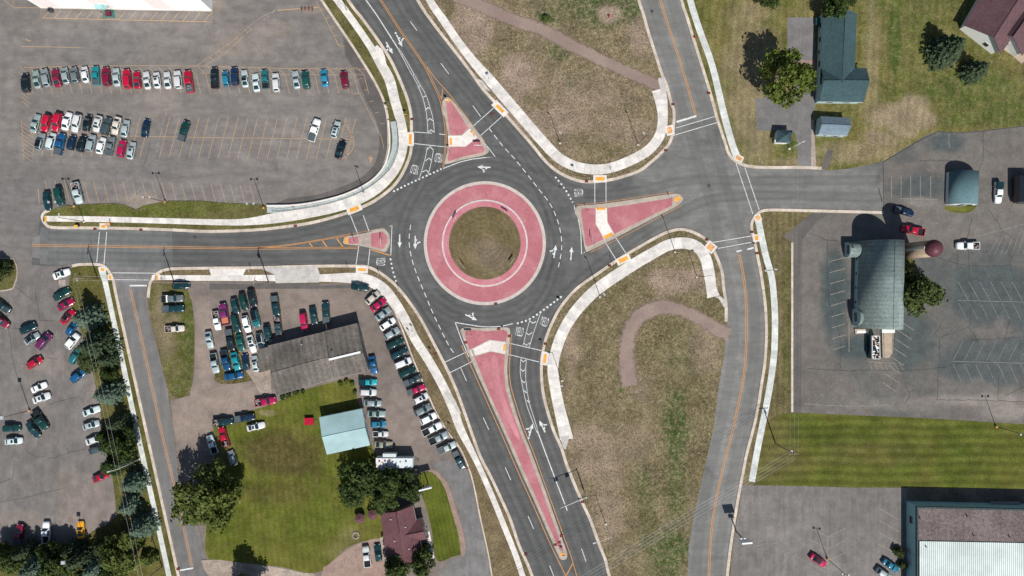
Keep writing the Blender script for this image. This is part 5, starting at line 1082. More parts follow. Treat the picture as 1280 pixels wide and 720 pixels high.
# north-east house, L-shaped
h1 = gb('house', 'long dark teal roofed house beside the grey driveway, with a cross wing', 'house', [(1027.5, 14.5), (1024.5, 106), (1067.5, 106), (1070.5, 17)], 2.9, 5.2, R_TEALROOF, M_WALL_T, rside=.53,
        windows=[(0, .15, 1.4, 1, 1.2), (0, .35, 1.4, 1, 1.2), (0, .7, 1.6, 1, 1.2), (2, .3, 1.4, 1, 1.2)], doors=[(0, .52, 1.0, 0, 2.1)])
gb('house', '', 'house', [(1023, 127.2), (1079, 128), (1082.5, 85.5), (1026, 85.5)], 2.92, 5.12, R_TEALROOF, M_WALL_T, rside=.56, windows=[(0, .3, 1.6, 1, 1.2), (0, .7, 1.6, 1, 1.2)], root=h1)
q = MB(); x, y = W(1021, 29); q.box((x, y, .12 + .6), (1.4, 1.9, 1.2)); o = q.build('storage_box', PAINT['green'], None, (x, y, HT)); tag(o, 'small green storage box against the west wall of the dark teal roofed house', 'box')
gb('shed', 'blue-grey roofed shed with white front wall below the teal roofed house', 'shed', [(1022.5, 168.2), (1058.5, 170), (1061.5, 147.5), (1025, 145.5)], 2.5, 3.9, R_BLUE, M_WALL_T, over=.15, windows=[(0, .3, .7, 1, .7)], doors=[(0, .7, 1.6, 0, 2.0)])
# gazebo
g0 = [W(p[0], p[1], 2.4) for p in ((969.3, 178.3), (987.3, 178.8), (990.8, 163), (972.3, 162.3))]; gc = cen(g0)
r = empty('gazebo', (*gc, HT), 'small square gazebo with a dark teal pyramid roof beside the driveway', 'gazebo')
q = MB(); ap = (gc[0], gc[1], HT + 3.6)
for k in range(4): q.poly([(*g0[k], HT + 2.4), (*g0[(k + 1) % 4], HT + 2.4), ap])
q.poly([(*p, HT + 2.39) for p in g0[::-1]]); q.build('roof', R_TEALROOF, r)
for p in g0: q = MB(); q.cyl((gc[0] + (p[0] - gc[0]) * .88, gc[1] + (p[1] - gc[1]) * .88, HT), .08, 2.4, 8); q.build('post', M_WALL_W, r)
q = MB(); q.prism([(gc[0] + (p[0] - gc[0]) * .9, gc[1] + (p[1] - gc[1]) * .9) for p in g0], HT, HT + .9); q.build('low_wall', M_WALL_W, r)
q = MB(); q.prism([(gc[0] + (p[0] - gc[0]) * 1.0, gc[1] + (p[1] - gc[1]) * 1.0) for p in g0], HT + 2.22, HT + 2.36); q.build('fascia', M_WALL_W, r)

# plum house, top right corner
h2 = gb('house', 'plum brown roofed house with white gable ends at the top right corner', 'house', [(1204, 32), (1252, -52), (1310, -18), (1250, 68)], 3.0, 6.2, R_BROWN, simple('bright_white_siding', (.70, .71, .68), var=.04), over=.7, rside=.58, windows=[(3, .3, 1.2, 1, 1.2)], doors=[])
gb('house', '', 'house', [(1249, 42), (1305, -40), (1335, -5), (1277, 70)], 3.05, 5.3, R_BROWN, M_WALL_W, over=.5, rside=.3, windows=[(3, .6, 1.2, 1, 1.2)], root=h2)
q = MB(); q.prism(wpts([(1238, 52), (1262, 68), (1276, 80), (1285, 72), (1262, 45)]), HT, HT + .25); q.build('porch_floor', M_WALL_TAN, h2)

# vaulted buildings
def vault(c0, c1, wpx, H_, wall, roofm, label, name, seg=16, wallm=M_WALL_W, over=.3, power=1.0):
    """axis from c0 (south end) to c1 (north end), ground px; arch width wpx"""
    a = Vector((*W(*c0), 0)); b = Vector((*W(*c1), 0)); ax = (b - a).normalized(); sd_ = Vector((ax.y, -ax.x, 0)); hw = wpx / S / 2
    ce = (a + b) / 2; r = empty(name, (ce.x, ce.y, HT), label, name.replace('_', ' '))
    def arch(p, k, dz=0): 
        out = []
        for i in range(seg + 1):
            t = math.pi * i / seg; cx_ = math.cos(t); s_ = math.sin(t) ** power
            out.append(p + sd_ * (cx_ * hw * k) + Vector((0, 0, HT + wall + dz + (H_ - wall) * s_ * k)))
        return out
    m = MB(); o1, o2 = arch(a - ax * over, 1.03), arch(b + ax * over, 1.03); i1, i2 = arch(a - ax * over, 1.0), arch(b + ax * over, 1.0)
    R_ = [[m.vert(p) for p in q] for q in (o1, o2, i1, i2)]
    for i in range(seg):
        m.face((R_[0][i], R_[1][i], R_[1][i + 1], R_[0][i + 1]), 0, True); m.face((R_[2][i + 1], R_[3][i + 1], R_[3][i], R_[2][i]), 0, True)
        m.face((R_[0][i + 1], R_[2][i + 1], R_[2][i], R_[0][i]), 0); m.face((R_[1][i], R_[3][i], R_[3][i + 1], R_[1][i + 1]), 0)
    m.build('roof', roofm, r)
    for p, fl in ((a, False), (b, True)):
        m = MB(); pts = [p + sd_ * hw * .985 + Vector((0, 0, HT - .1))] + arch(p, .985) + [p - sd_ * hw * .985 + Vector((0, 0, HT - .1))]
        m.poly(pts if fl else pts[::-1]); m.build('end_wall', wallm, r)
    for s in (-1, 1):
        m = MB(); p = ce + sd_ * s * hw * 1.0; m.box((p.x, p.y, HT + wall / 2), (.3, (b - a).length, wall), math.atan2(ax.y, ax.x) - math.pi / 2); m.build('side_wall', wallm, r)
    return r, a, b, ax, sd_, hw
sheet('grass_border', cr([(1181, 258), (1185, 264), (1200, 266), (1215, 264), (1222, 250), (1222, 222), (1219, 214), (1214, 220), (1214, 256)], 2, True), LE + .02, M_LAWN_E)
v1 = vault((1198.8, 256.5), (1200, 216.5), 34, 4.0, 1.1, R_VAULT, 'small slate teal vaulted building standing alone on the tarmac', 'building', over=.1)
q = MB(); x, y = W(1199, 257.6); q.box((x, y, 1.3), (1.1, .12, 2.1)); q.build('door', M_DOOR, v1[0])
q = MB(); x, y = W(1206, 257.6); q.box((x, y, 1.7), (1.4, .12, 1.0)); q.build('window', M_GLASS, v1[0])
q = MB(); x, y = W(1216.5, 231); q.box((x, y, .9), (.5, .9, 1.5)); o = q.build('air_conditioner', M_LAMP, None, (x, y, HT)); tag(o, 'white unit on the east side of the small vaulted building', 'air conditioner')
q = MB(); x, y = W(1206, 245, 4); q.tube([(x, y, 3.4), (x + .7, y - 1.1, 5.2)], .03, 4); q.build('antenna', M_DMETAL, v1[0])

sheet('grass_border', cr([(1118, 322), (1132, 320), (1142, 324), (1143, 334), (1136, 345), (1122, 350), (1118, 340)], 2, True), LE + .02, M_WEEDS)
v2 = vault((1091.5, 408), (1093.5, 304), 48, 9.2, 1.6, R_BARN, 'big silvery blue round-roofed barn with arched dormers and attached silo', 'barn', seg=20, wallm=M_WALL_T, power=.92)
barn = v2[0]
# crease cap along the crown, low side strip with windows
q = MB(); q.tube([(v2[1].x, v2[1].y - .2, HT + 9.48), (v2[2].x, v2[2].y + .2, HT + 9.48)], .09, 5); q.build('ridge_cap', R_BARN, barn)
for k in range(5):
    t = .12 + k * .17; p = v2[1].lerp(v2[2], t) - v2[4] * (v2[5] + .16); q = MB(); q.box((p.x, p.y, HT + 1.0), (.1, 1.1, .8)); w_ = q.build('window', M_WALL_W, barn); q = MB(); q.box((p.x - .05, p.y, HT + 1.0), (.08, .8, .6)); g_ = q.build('pane', M_GLASS, barn); g_.parent = w_
def dormer(cxp, cyp, wid, x_in, H_, par, label):
    """arched dormer facing west: barrel with its axis east-west"""
    x0, y0 = W(cxp, cyp); x1 = x0 + x_in / S; hw = wid / S / 2; m = MB(); n = 12
    A = [(x0, y0 + hw * math.cos(math.pi * i / n), HT + H_ - hw + hw * math.sin(math.pi * i / n)) for i in range(n + 1)]
    B = [(x1, y, z) for _, y, z in A]
    ia = [m.vert(p) for p in A]; ib = [m.vert(p) for p in B]
    for i in range(n): m.face((ia[i], ib[i], ib[i + 1], ia[i + 1])[::-1], 0, True)
    d = m.build('dormer_roof', R_BARN, par)
    m = MB(); m.poly([(x0 + .08, y0 + hw * .96, HT)] + [(x0 + .08, y0 + (p[1] - y0) * .96, p[2] - .05) for p in A] + [(x0 + .08, y0 - hw * .96, HT)])
    for s in (-1, 1): m.box(((x0 + x1) / 2, y0 + s * hw * .95, HT + (H_ - hw) / 2), (x1 - x0, .12, H_ - hw))
    m.build('dormer_wall', M_WALL_T, par)
    q = MB(); q.box((x0 + .02, y0, HT + 1.9), (.12, hw * 1.1, 1.1)); q.build('window', M_GLASS, par)
dormer(1055, 312.5, 19, 22, 3.4, barn, ''); dormer(1064.5, 396, 20, 20, 4.6, barn, '')
q = MB(); x, y = W(1066, 309, 3.4); q.box((x, y, HT + 3.35), (.5, .5, .25)); q.build('vent', M_DMETAL, barn)
# silo
sx, sy = W(1129.5, 314)
m = MB(); m.cyl((sx, sy, HT), 2.05, 12.6, 32); 
sil = empty('silo', (sx, sy, HT), 'tall tan silo with a maroon dome leaning out beside the barn', 'silo')
g = NG('tan_silo_staves', .8, .2); wv = g.n('ShaderNodeTexWave'); wv.bands_direction = 'Z'; g.t.links.new(g.pos(), wv.inputs[0]); wv.inputs['Scale'].default_value = .8; wv.inputs['Distortion'].default_value = .3
f = g.math('MULTIPLY', g.ramp(wv.outputs['Fac'], .1, .9, .86, 1.1), g.ramp(g.noise(.8, 4), .3, .7, .85, 1.15)); cn = g.n('ShaderNodeRGB'); cn.outputs[0].default_value = (.40, .30, .21, 1); g.color(g.scale(cn.outputs[0], f)); M_SILO = g.mat
m.build('silo_wall', M_SILO, sil)
m = MB(); n = 32; rings = []
for j in range(9):
    t = math.pi / 2 * j / 8; rings.append([(sx + 2.12 * math.cos(t) * math.cos(2 * math.pi * k / n), sy + 2.12 * math.cos(t) * math.sin(2 * math.pi * k / n), HT + 12.6 + 1.95 * math.sin(t)) for k in range(n)])
m.loft(rings[:-1]); m.build('dome', simple('maroon_dome_paint', (.095, .03, .042), rough=.5, var=.2), sil)
m = MB(); m.box((sx - 1.9, sy + .2, HT + 6.4), (.8, .55, 12.6)); m.build('chute', simple('pale_chute', (.6, .55, .47), var=.1), sil)
# barn's south yard
r = empty('patio', (*W(1107, 430), HT), 'flat tan walled patio joined to the south end of the barn', 'patio')
q = MB(); q.prism(wpts([(1101, 412), (1115.5, 412), (1114.5, 440), (1110, 447), (1102, 447.5)]), HT, HT + .45); q.build('deck', M_WALL_TAN, r)
q = MB(); q.tube([(*W(1101, 412), 1.3), (*W(1102, 447.5), 1.3)], .05, 5); q.tube([(*W(1115.5, 412), 1.3), (*W(1114.5, 440), 1.3)], .05, 5); q.build('railing', M_DMETAL, r)
for p in ((1101, 413), (1101.5, 430), (1102, 447), (1115.3, 413), (1115, 426), (1114.5, 440)): q = MB(); q.cyl((*W(*p), HT + .4), .05, .85, 6); q.build('post', M_DMETAL, r)
q = MB(); q.prism([W(*p, 2.5) for p in ((1102, 409), (1118, 409), (1118, 416), (1102, 416))], HT + 2.5, HT + 2.65, bottom=True); q.build('awning', M_WALL_W, r)
for p in ((1103, 415), (1117, 415)): q = MB(); q.cyl((*W(*p, 2.5), HT), .05, 2.5, 6); q.build('post', M_WALL_W, r)
r = empty('scrap_container', (*W(1094, 433), HT), 'long white open-top container full of scattered rusty junk beside the patio', 'container')
c4 = [W(*p, 2.6) for p in ((1090, 448.5), (1099.7, 448.5), (1099, 420), (1090, 420))]
q = MB(); q.prism(c4, HT, HT + 2.2); q.build('base', PAINT['dark green'], r)
for i in range(4):
    a_, b_ = Vector((*c4[i], 0)), Vector((*c4[(i + 1) % 4], 0)); md = (a_ + b_) / 2; q = MB(); q.box((md.x, md.y, HT + 2.4), ((b_ - a_).length + .1, .12, .55), math.atan2((b_ - a_).y, (b_ - a_).x)); q.build('side_panel', M_SIGNW, r)
rr = random.Random(8); q = MB(); cc = cen(c4)
for _ in range(46): q.box((cc[0] + rr.uniform(-.85, .85), cc[1] + rr.uniform(-2.7, 2.7), HT + 2.25 + rr.uniform(0, .35)), (rr.uniform(.15, .7), rr.uniform(.12, .6), rr.uniform(.1, .3)), rr.uniform(0, 3), mi=rr.choice((0, 0, 0, 1, 2)))
o = q.build('junk', [M_SIGNW, simple('rusty_junk', (.28, .10, .05), var=.5), M_BED], r); o['kind'] = 'stuff'
r = empty('loading_ramp', (*W(1074, 415), HT), 'low tan timber ramp at the barn\'s south west corner', 'ramp')
q = MB(); q.prism(wpts([(1067, 411), (1085, 411), (1084, 416), (1068, 417.5)]), HT, HT + .5); q.build('deck', M_WALL_TAN, r); q = MB(); q.box((*W(1076, 414.5), HT + .53), (2.6, .6, .06)); q.build('plank', M_SIGNW, r)

# grey-roofed garage
g1 = gb('garage', 'large weathered grey roofed garage north of the lawn, in two joined sections', 'garage', [(335.5, 432), (406.5, 414.2), (418.5, 473), (346.5, 494)], 3.3, 4.7, R_GREY, M_WALL_GREY, over=.25, z=LS, rside=.53, doors=[(0, .3, 3, 0, 2.6), (0, .6, 3, 0, 2.6)])
gb('garage', '', 'garage', [(406.8, 413.6), (446.5, 403.8), (461.5, 463.5), (419, 472.6)], 3.5, 5.0, R_GREY, M_WALL_GREY, over=.25, z=LS, rside=.60, windows=[(1, .3, 1.2, 1.2, 1)], root=g1)
q = MB(); q.box((*[(a + b) / 2 for a, b in zip(W(412, 449.3, 5), W(450.5, 440, 5))], LS + 5.2), (8.2, .5, .16), math.atan2(9.3, 38.5)); q.build('ridge_vent', M_SIGNW, g1)
for p in ((415, 437.5), (423.5, 443), (434, 440.5), (444.5, 437.5), (417.5, 451), (430.5, 447.5), (444, 444)): q = MB(); x, y = W(*p, 4.6); q.cyl((x, y, LS + 4.4), .14, .7, 8); q.build('vent', M_BED, g1)
q = MB(); x, y = W(377.5, 430.5, 4.2); q.cyl((x, y, LS + 4.0), .15, .8, 8); q.build('chimney', M_LAMP, g1)
x, y = W(320, 450); r = empty('storage_lean_to', (x, y, LS), 'low flat tan lean-to roof against the grey garage\'s west end', 'lean-to')
q = MB(); q.prism([W(*p, 2.3) for p in ((322, 437), (336, 433.5), (338, 462), (324, 466))], LS + 2.25, LS + 2.4, bottom=True); q.build('roof', R_GREY, r)
for p in ((323, 438), (325, 465)): q = MB(); q.cyl((*W(*p, 2.3), LS), .08, 2.25, 6); q.build('post', M_WOOD, r)
q = MB(); q.prism([W(*p, 2.3) for p in ((335, 434.5), (336, 434.2), (338, 461), (337, 461))], LS, LS + 2.25); q.build('wall', M_WALL_GREY, r)

gb('shed', 'pale teal metal roofed shed on the lawn beside the parked cars', 'shed', [(399.3, 521.5), (453, 510.5), (462.8, 556.2), (409, 568)], 2.8, 3.9, R_TEAL, M_WALL_W, over=.2, z=LS, rside=.5, windows=[(1, .3, .9, 1.1, .8)], doors=[(0, .4, 2.6, 0, 2.3)])
# maroon house
h3 = gb('house', 'maroon roofed house in front of the dark trees with an east wing', 'house', [(475.5, 641.5), (484.5, 707), (530.5, 700), (516.5, 631.5)], 2.8, 4.9, R_MAROON, M_WALL_TAN, over=.4, z=LS, rside=.52, windows=[(2, .15, 1.2, 1, 1.1), (2, .85, 1.2, 1, 1.1), (0, .5, 1.2, 1, 1.1)], vents=5)
gb('house', '', 'house', [(499, 681), (533.5, 673.5), (528.5, 649), (494, 656)], 2.82, 4.3, R_MAROON, M_WALL_W, over=.3, z=LS, rside=.5, windows=[(1, .3, 1.0, 1, 1.0)], doors=[(1, .7, .9, 0, 2.0)], root=h3)
for p, nm in (((449.3, 648.8), 'left'), ((465.3, 643.8), 'right')):
    x, y = W(*p, 2.0); r = empty('playhouse', (x, y, LS + .02), f'small maroon pyramid-roofed hut at the tree edge, the {nm} one of two', 'hut', 'maroon huts'); hx = 1.15
    q = MB(); q.box((x, y, LS + .85), (1.7, 1.7, 1.7), -.2); q.build('wall', M_WALL_TAN, r)
    q = MB(); n = 8; rg = [q.vert((x + 1.35 * math.cos(2 * math.pi * k / n + .2), y + 1.35 * math.sin(2 * math.pi * k / n + .2), LS + 1.65)) for k in range(n)]; t_ = q.vert((x, y, LS + 2.3))
    for k in range(n): q.face((rg[k], rg[(k + 1) % n], t_))
    q.face(rg[::-1]); q.build('roof', R_MAROON, r)

# teal flat-roofed building, bottom right
H_ = 4.7; ZB = LE
gx = lambda p: W(p[0], p[1])
b0, b1, b2, b3 = gx((1132.5, 626)), gx((1132.5, 1040)), gx((1280 + E, 1050)), gx((1280 + E, 637))
fb = empty('flat_roofed_building', (*W(1250, 690), ZB), 'teal walled flat-roofed building with gravel and ribbed metal roof, bottom right', 'building')
q = MB(); q.prism([b0, b1, b2, b3], ZB - .2, ZB + H_, top=False); q.build('wall', M_WALL_TEAL, fb)
def inset(P, d):
    (x0, y0), (x1, y1), (x2, y2), (x3, y3) = P; return [(x0 + d, y0 - d), (x1 + d, y1 + d), (x2 - d, y2 + d), (x3 - d, y3 - d)]
# parapet
i4 = inset([b0, b1, b2, b3], .35); o4 = inset([b0, b1, b2, b3], -.06)
q = MB()
for i in range(4):
    j = (i + 1) % 4
    q.poly([(*o4[i], ZB + H_ + .1), (*o4[j], ZB + H_ + .1), (*i4[j], ZB + H_ + .1), (*i4[i], ZB + H_ + .1)]); q.poly([(*o4[i], ZB + H_ - .5), (*o4[j], ZB + H_ - .5), (*o4[j], ZB + H_ + .1), (*o4[i], ZB + H_ + .1)]); q.poly([(*i4[j], ZB + H_ - .6), (*i4[i], ZB + H_ - .6), (*i4[i], ZB + H_ + .1), (*i4[j], ZB + H_ + .1)])
q.build('parapet', simple('dark_parapet', (.035, .055, .06)), fb)
ysp = W(1200, 676.5, H_)[1]; j4 = i4
q = MB(); q.poly([(j4[0][0], j4[0][1], ZB + H_ - .35), (j4[0][0], ysp, ZB + H_ - .35), (j4[3][0], ysp - 1.8, ZB + H_ - .35), (j4[3][0], j4[3][1], ZB + H_ - .35)]); q.build('gravel_roof', R_GRAVELROOF, fb)
q = MB(); q.prism([(j4[0][0] + .4, ysp), (j4[1][0] + .4, j4[1][1]), (j4[2][0], j4[2][1]), (j4[3][0], ysp - 1.8)], ZB + H_ - .4, ZB + H_ - .12); q.build('metal_roof', R_CORR, fb)
for y_, w_, kind in ((646, 1.8, 'window'), (686, 1.1, 'door'), (700, 1.1, 'door')):
    x, y = W(1132.5, y_); q = MB(); q.box((x - .03, y, ZB + (2.2 if kind == 'window' else 1.1)), (.12, w_, 1.2 if kind == 'window' else 2.2)); q.build(kind, M_GLASS if kind == 'window' else M_DOOR, fb)
for p in ((1150, 648), (1147, 661), (1209, 645), (1217, 669), (1262, 671), (1157, 683)): q = MB(); x, y = W(*p, H_); q.cyl((x, y, ZB + H_ - .4), .16, .7, 8); q.build('vent', M_DMETAL, fb)
q = MB(); x, y = W(1251, 628.5); q.box((x, y + .3, ZB + 1.4), (7.6, 1.0, .15)); q.build('awning', M_WALL_GREY, fb)

# camper
cx0, cy0 = W(493, 578.5, 3.0)
r = empty('camper_trailer', (cx0, cy0, LS), 'white camper trailer with slide-out box parked against the dark trees', 'camper')
r.rotation_euler.z = R(-.5)
def cb(nm, c, s, mt, tp=1.0): q = MB(); q.box(c, s, 0, 0, tp); return extra(r, nm, q, mt)
cb('body', (0, 0, 1.85), (9.5, 2.5, 2.6), simple('camper_white', (.60, .66, .66), var=.06), .99); cb('roof_membrane', (-2.4, 0, 3.17), (4.4, 2.4, .06), simple('camper_pinkish_roof', (.70, .64, .62), var=.12)); cb('slide_out', (-1.3, 1.75, 1.9), (3.4, 1.1, 2.0), simple('camper_slide', (.55, .60, .60), var=.08)); cb('rear_slide', (-3.4, -1.55, 1.9), (1.7, .8, 2.0), M_SIGNW)
for x_, y_ in ((-3.8, .5), (-2.3, .6), (-1.9, -.5), (1.6, .2), (3.0, .5), (.4, -.6)): cb('roof_vent', (x_, y_, 3.27), (.4, .4, .18), M_BEDC if x_ != 1.6 else M_LAMP)
for x_ in (-.6, .6):
    for s in (-1, 1): q = MB(); q.tube([(x_, s * 1.05, .38), (x_, s * 1.26, .38)], .38, 14); extra(r, 'wheel', q, M_TYRE)
q = MB(); q.tube([(4.7, .6, .55), (6.0, 0, .5)], .06, 5); q.tube([(4.7, -.6, .55), (6.0, 0, .5)], .06, 5); extra(r, 'hitch', q, M_DMETAL)
for x_ in (-3.2, -.4, 2.4): cb('window', (x_, -1.26, 2.1), (1.1, .06, .7), M_CGLASS)
cb('door', (3.6, -1.26, 1.6), (.75, .06, 1.9), M_DOOR)
# dark trailer cut by the right edge
x, y = W(1284, 236, 3); r = empty('cargo_trailer', (x, y, LE), 'dark box trailer cut by the right edge of the picture beside a pickup', 'trailer')
cb('box', (0, 0, 1.9), (4.2, 6.8, 2.6), PAINT['black']); cb('frame', (0, 0, .5), (2.0, 7.2, .15), M_DMETAL)
for s in (-1, 1):
    for y_ in (-.6, .6): q = MB(); q.tube([(s * .9, y_, .4), (s * 1.15, y_, .4)], .4, 12); extra(r, 'wheel', q, M_TYRE)
# bench table at patio south lawn of the house: round stone fire ring
x, y = W(445, 669); q = MB()
for k in range(12): a = k * math.pi / 6; q.box((x + .8 * math.cos(a), y + .8 * math.sin(a), LS + .14), (.34, .3, .25), a)
o = q.build('fire_ring', M_APRON, None, (x, y, LS)); tag(o, 'small round ring of pale stones on the lawn left of the maroon house', 'fire ring')
# ---------------------------------------------------------------- trees
def leafmat(name, a, b):
    g = NG(name, .75, .25); gi = g.n('ShaderNodeNewGeometry').outputs['Random Per Island']
    c = g.mix(gi, a, b); c2 = g.scale(c, g.ramp(g.noise(.6, 3), .3, .7, .75, 1.25)); g.color(c2)
    tr = g.n('ShaderNodeBsdfTranslucent'); g.t.links.new(c2, tr.inputs[0]); mx = g.n('ShaderNodeMixShader'); mx.inputs[0].default_value = .22
    g.t.links.new(g.b.outputs[0], mx.inputs[1]); g.t.links.new(tr.outputs[0], mx.inputs[2]); g.t.links.new(mx.outputs[0], g.out.inputs[0]); return g.mat
L_YG = leafmat('yellow_green_leaves', (.065, .10, .012), (.14, .175, .03))
L_OL = leafmat('olive_leaves', (.062, .092, .016), (.145, .172, .042))
L_DG = leafmat('dark_green_leaves', (.02, .042, .010), (.075, .11, .024))
L_MG = leafmat('mid_green_leaves', (.045, .075, .018), (.10, .13, .035))
L_BS = leafmat('blue_spruce_needles', (.065, .11, .075), (.145, .21, .15))
L_GS = leafmat('green_spruce_needles', (.032, .06, .03), (.085, .12, .06))
L_SH = leafmat('shrub_leaves', (.035, .055, .018), (.08, .10, .03))

def leaf(m, p, nrm, s, rr):
    u = nrm.cross(Vector((rr.uniform(-1, 1), rr.uniform(-1, 1), rr.uniform(-1, 1))));
    if u.length < .01: u = Vector((1, 0, 0))
    u.normalize(); v = nrm.cross(u).normalized(); a = s; b = s * rr.uniform(.55, .9)
    i = [m.vert(p + u * a), m.vert(p + v * b + nrm * s * .2), m.vert(p - u * a), m.vert(p - v * b - nrm * s * .15)]
    m.face(i)
def decid(seed, lobes=9, leaves=4600, ls=.054, flat=.75, spread=.55, small=1.0):
    """unit crown: radius 1, sits around z 0.55..2.0; trunk and limbs as a second mesh"""
    rr = random.Random(seed); m = MB(); tr = MB(); B = []
    for i in range(lobes):
        a = 2 * math.pi * (i / lobes) + rr.uniform(-.4, .4); d_ = spread * rr.uniform(.75, 1.2) if i else .05
        B.append((Vector((d_ * math.cos(a), d_ * math.sin(a), 1.05 + rr.uniform(-.3, .3) - d_ * .15)), rr.uniform(.28, .46) * small))
    for i in range(3): B.append((Vector((rr.uniform(-.3, .3), rr.uniform(-.3, .3), 1.5 + rr.uniform(-.1, .2))), rr.uniform(.28, .42)))
    # sub lobes make the clumped outline
    sub = []
    for c, r in B:
        for _ in range(7):
            d_ = Vector((rr.gauss(0, 1), rr.gauss(0, 1), rr.gauss(.25, .8))).normalized(); sub.append((c + d_ * r * .72, r * rr.uniform(.3, .5)))
    allb = B + sub; tot = sum(r * r for _, r in allb)
    for c, r in allb:
        for _ in range(int(leaves * r * r / tot)):
            d_ = Vector((rr.gauss(0, 1), rr.gauss(0, 1), rr.gauss(.1, 1))).normalized()
            p = c + Vector((d_.x * r, d_.y * r, d_.z * r * flat)) * (rr.uniform(.70, 1.06) if rr.random() < .86 else rr.uniform(1.06, 1.36))
            n = (d_ + Vector((rr.gauss(0, .6), rr.gauss(0, .6), rr.gauss(.3, .5)))).normalized(); leaf(m, p, n, ls * rr.choice((.5, .7, .9, 1.2, 1.7)), rr)
    tr.tube([(0, 0, 0), (.01, .02, .4), (.02, .0, .8)], .055, 8, r1=.035)
    for c, r in B: tr.tube([(.01, .01, .45), tuple((c + Vector((0, 0, .5))) * .5), tuple(c)], .028, 5, r1=.008)
    return m, tr
def spruce(seed, H_=2.4, whorls=15, per=11, ls=.05, dens=26):
    rr = random.Random(seed); m = MB(); tr = MB(); tr.tube([(0, 0, 0), (0, 0, H_ * .97)], .05, 7, r1=.008)
    for wv in range(whorls):
        t = (wv + .3) / whorls; z = .12 + t * (H_ - .15); Rr = (1 - t) ** .72 * 1.0; n = max(5, int(per * (1 - t * .5)))
        off = rr.uniform(0, 6.28)
        for k in range(n):
            a = off + 2 * math.pi * k / n + rr.uniform(-.16, .16); ln = Rr * rr.uniform(.78, 1.08)
            dr = Vector((math.cos(a), math.sin(a), 0)); sd_ = Vector((-dr.y, dr.x, 0)); base = Vector((0, 0, z))
            if rr.random() < .4: tr.tube([tuple(base), tuple(base + dr * ln * .8 + Vector((0, 0, -.1 * ln)))], .012, 4, r1=.004)
            for q in range(int(dens * ln) + 4):
                s = (q + rr.random()) / (int(dens * ln) + 4); w_ = (1 - s) * .20 * ln + .04
                p = base + dr * ln * (.12 + .88 * s) + sd_ * rr.uniform(-w_, w_) + Vector((0, 0, -.28 * ln * s + .12 * ln * s * s + rr.uniform(-.03, .03)))
                nn = (Vector((0, 0, 1)) + dr * rr.uniform(-.2, .7) + sd_ * rr.uniform(-.5, .5)).normalized(); leaf(m, p, nn, ls * rr.uniform(.7, 1.5), rr)
    return m, tr
def meshes(fn, *a, **k):
    m, t = fn(*a, **k); return m.mesh('crown', L_MG), t.mesh('trunk', M_BARK)
TM = {'d1': meshes(decid, 1), 'd2': meshes(decid, 2, lobes=7, spread=.6), 'd3': meshes(decid, 5, lobes=11, leaves=5200, spread=.62, ls=.055), 'big': meshes(decid, 9, lobes=11, leaves=5600, ls=.042, spread=.78, small=.8),
      's1': meshes(spruce, 3), 's2': meshes(spruce, 7, whorls=17, per=12), 'b1': meshes(decid, 12, lobes=6, leaves=1800, ls=.10, spread=.5)}
NM = {'d': 'broadleaf_tree', 'b': 'shrub', 's': 'spruce_tree'}
def tree(px, py, rpx, kind, mat, label, group=None, hs=1.0, z=HT, hc=None, rot=None, sx=1.0):
    """px,py: crown centre as photographed; rpx crown radius"""
    me, tm = TM[kind]; r = rpx / S; spr = kind[0] == 's'
    h = hc if hc is not None else (r * hs * (1.05 if spr else 1.15))
    x, y = W(px, py, h); rr = random.Random(int(px * 31 + py * 17))
    nm = 'shrub' if kind == 'b1' else NM['s' if spr else 'd']
    t = empty(nm, (x, y, z), label, 'shrub' if kind == 'b1' else 'tree', group, rot if rot is not None else rr.uniform(0, 6.28))
    t.scale = (r / 1.0 * sx, r / 1.0, r * hs)
    if kind == 'b1': t.scale = (r * sx, r, r * hs * .7); 
    for nm_, me_, mt in (('trunk', tm, None), ('crown', me, mat)):
        o = bpy.data.objects.new(nm_, me_); COL.objects.link(o); o.parent = t
        if mt: o.material_slots[0].link = 'OBJECT'; o.material_slots[0].material = mt
    if kind == 'b1':
        for c in t.children: c.location.z = -.45
    return t
TB = 'trees of the tree belt'
tree(986, 96, 34, 'big', L_YG, 'large yellow-green broadleaf tree shading the upper end of the driveway', hs=1.25, hc=9, rot=.6)
tree(962, -4, 17, 'd1', L_DG, 'dark green tree cut by the top edge left of the teal roofed house', hs=1.0)
tree(1054, 0, 19, 'd2', L_DG, 'dark green tree at the top edge overhanging the teal roof\'s north end', hs=1.2, hc=8)
tree(1187, 60, 26, 's2', L_GS, 'large blue-green conifer left of the plum brown house', hs=.8)
tree(1222, 87, 19, 's1', L_GS, 'smaller dark conifer below the large one near the plum brown house', hs=.8)
tree(1149, 365, 28, 'd3', L_MG, 'dense round dark green tree against the barn\'s east side', hs=1.0, hc=7, z=LE)
tree(1128, 338, 12, 'b1', L_SH, 'dark shrub squeezed between the barn wall and the round tree', z=LE, hc=2)
tree(107, 397, 20, 's2', L_BS, 'blue-green spruce at the top of the tree belt', TB, hs=.95)
tree(118, 433, 24, 's1', L_GS, 'second spruce from the top of the tree belt, dark and ragged', TB, hs=1.0)
tree(112, 452, 20, 'd1', L_SH, 'dark olive broadleaf crown overhanging the teal SUV and blue SUV', TB, hs=.9)
tree(134, 450, 13, 's1', L_GS, 'small dark conifer on the street side below the second spruce', TB, hs=1.1)
tree(133, 492, 20, 's2', L_BS, 'pale blue-green spruce above the silver sedan pair', TB, hs=.95)
tree(147, 530, 15, 's1', L_GS, 'small dark conifer level with the silver sedans', TB, hs=1.1)
tree(136, 470, 12, 'd1', L_DG, 'small dark crown between the ragged spruce and the pale spruce', TB, hs=1.0)
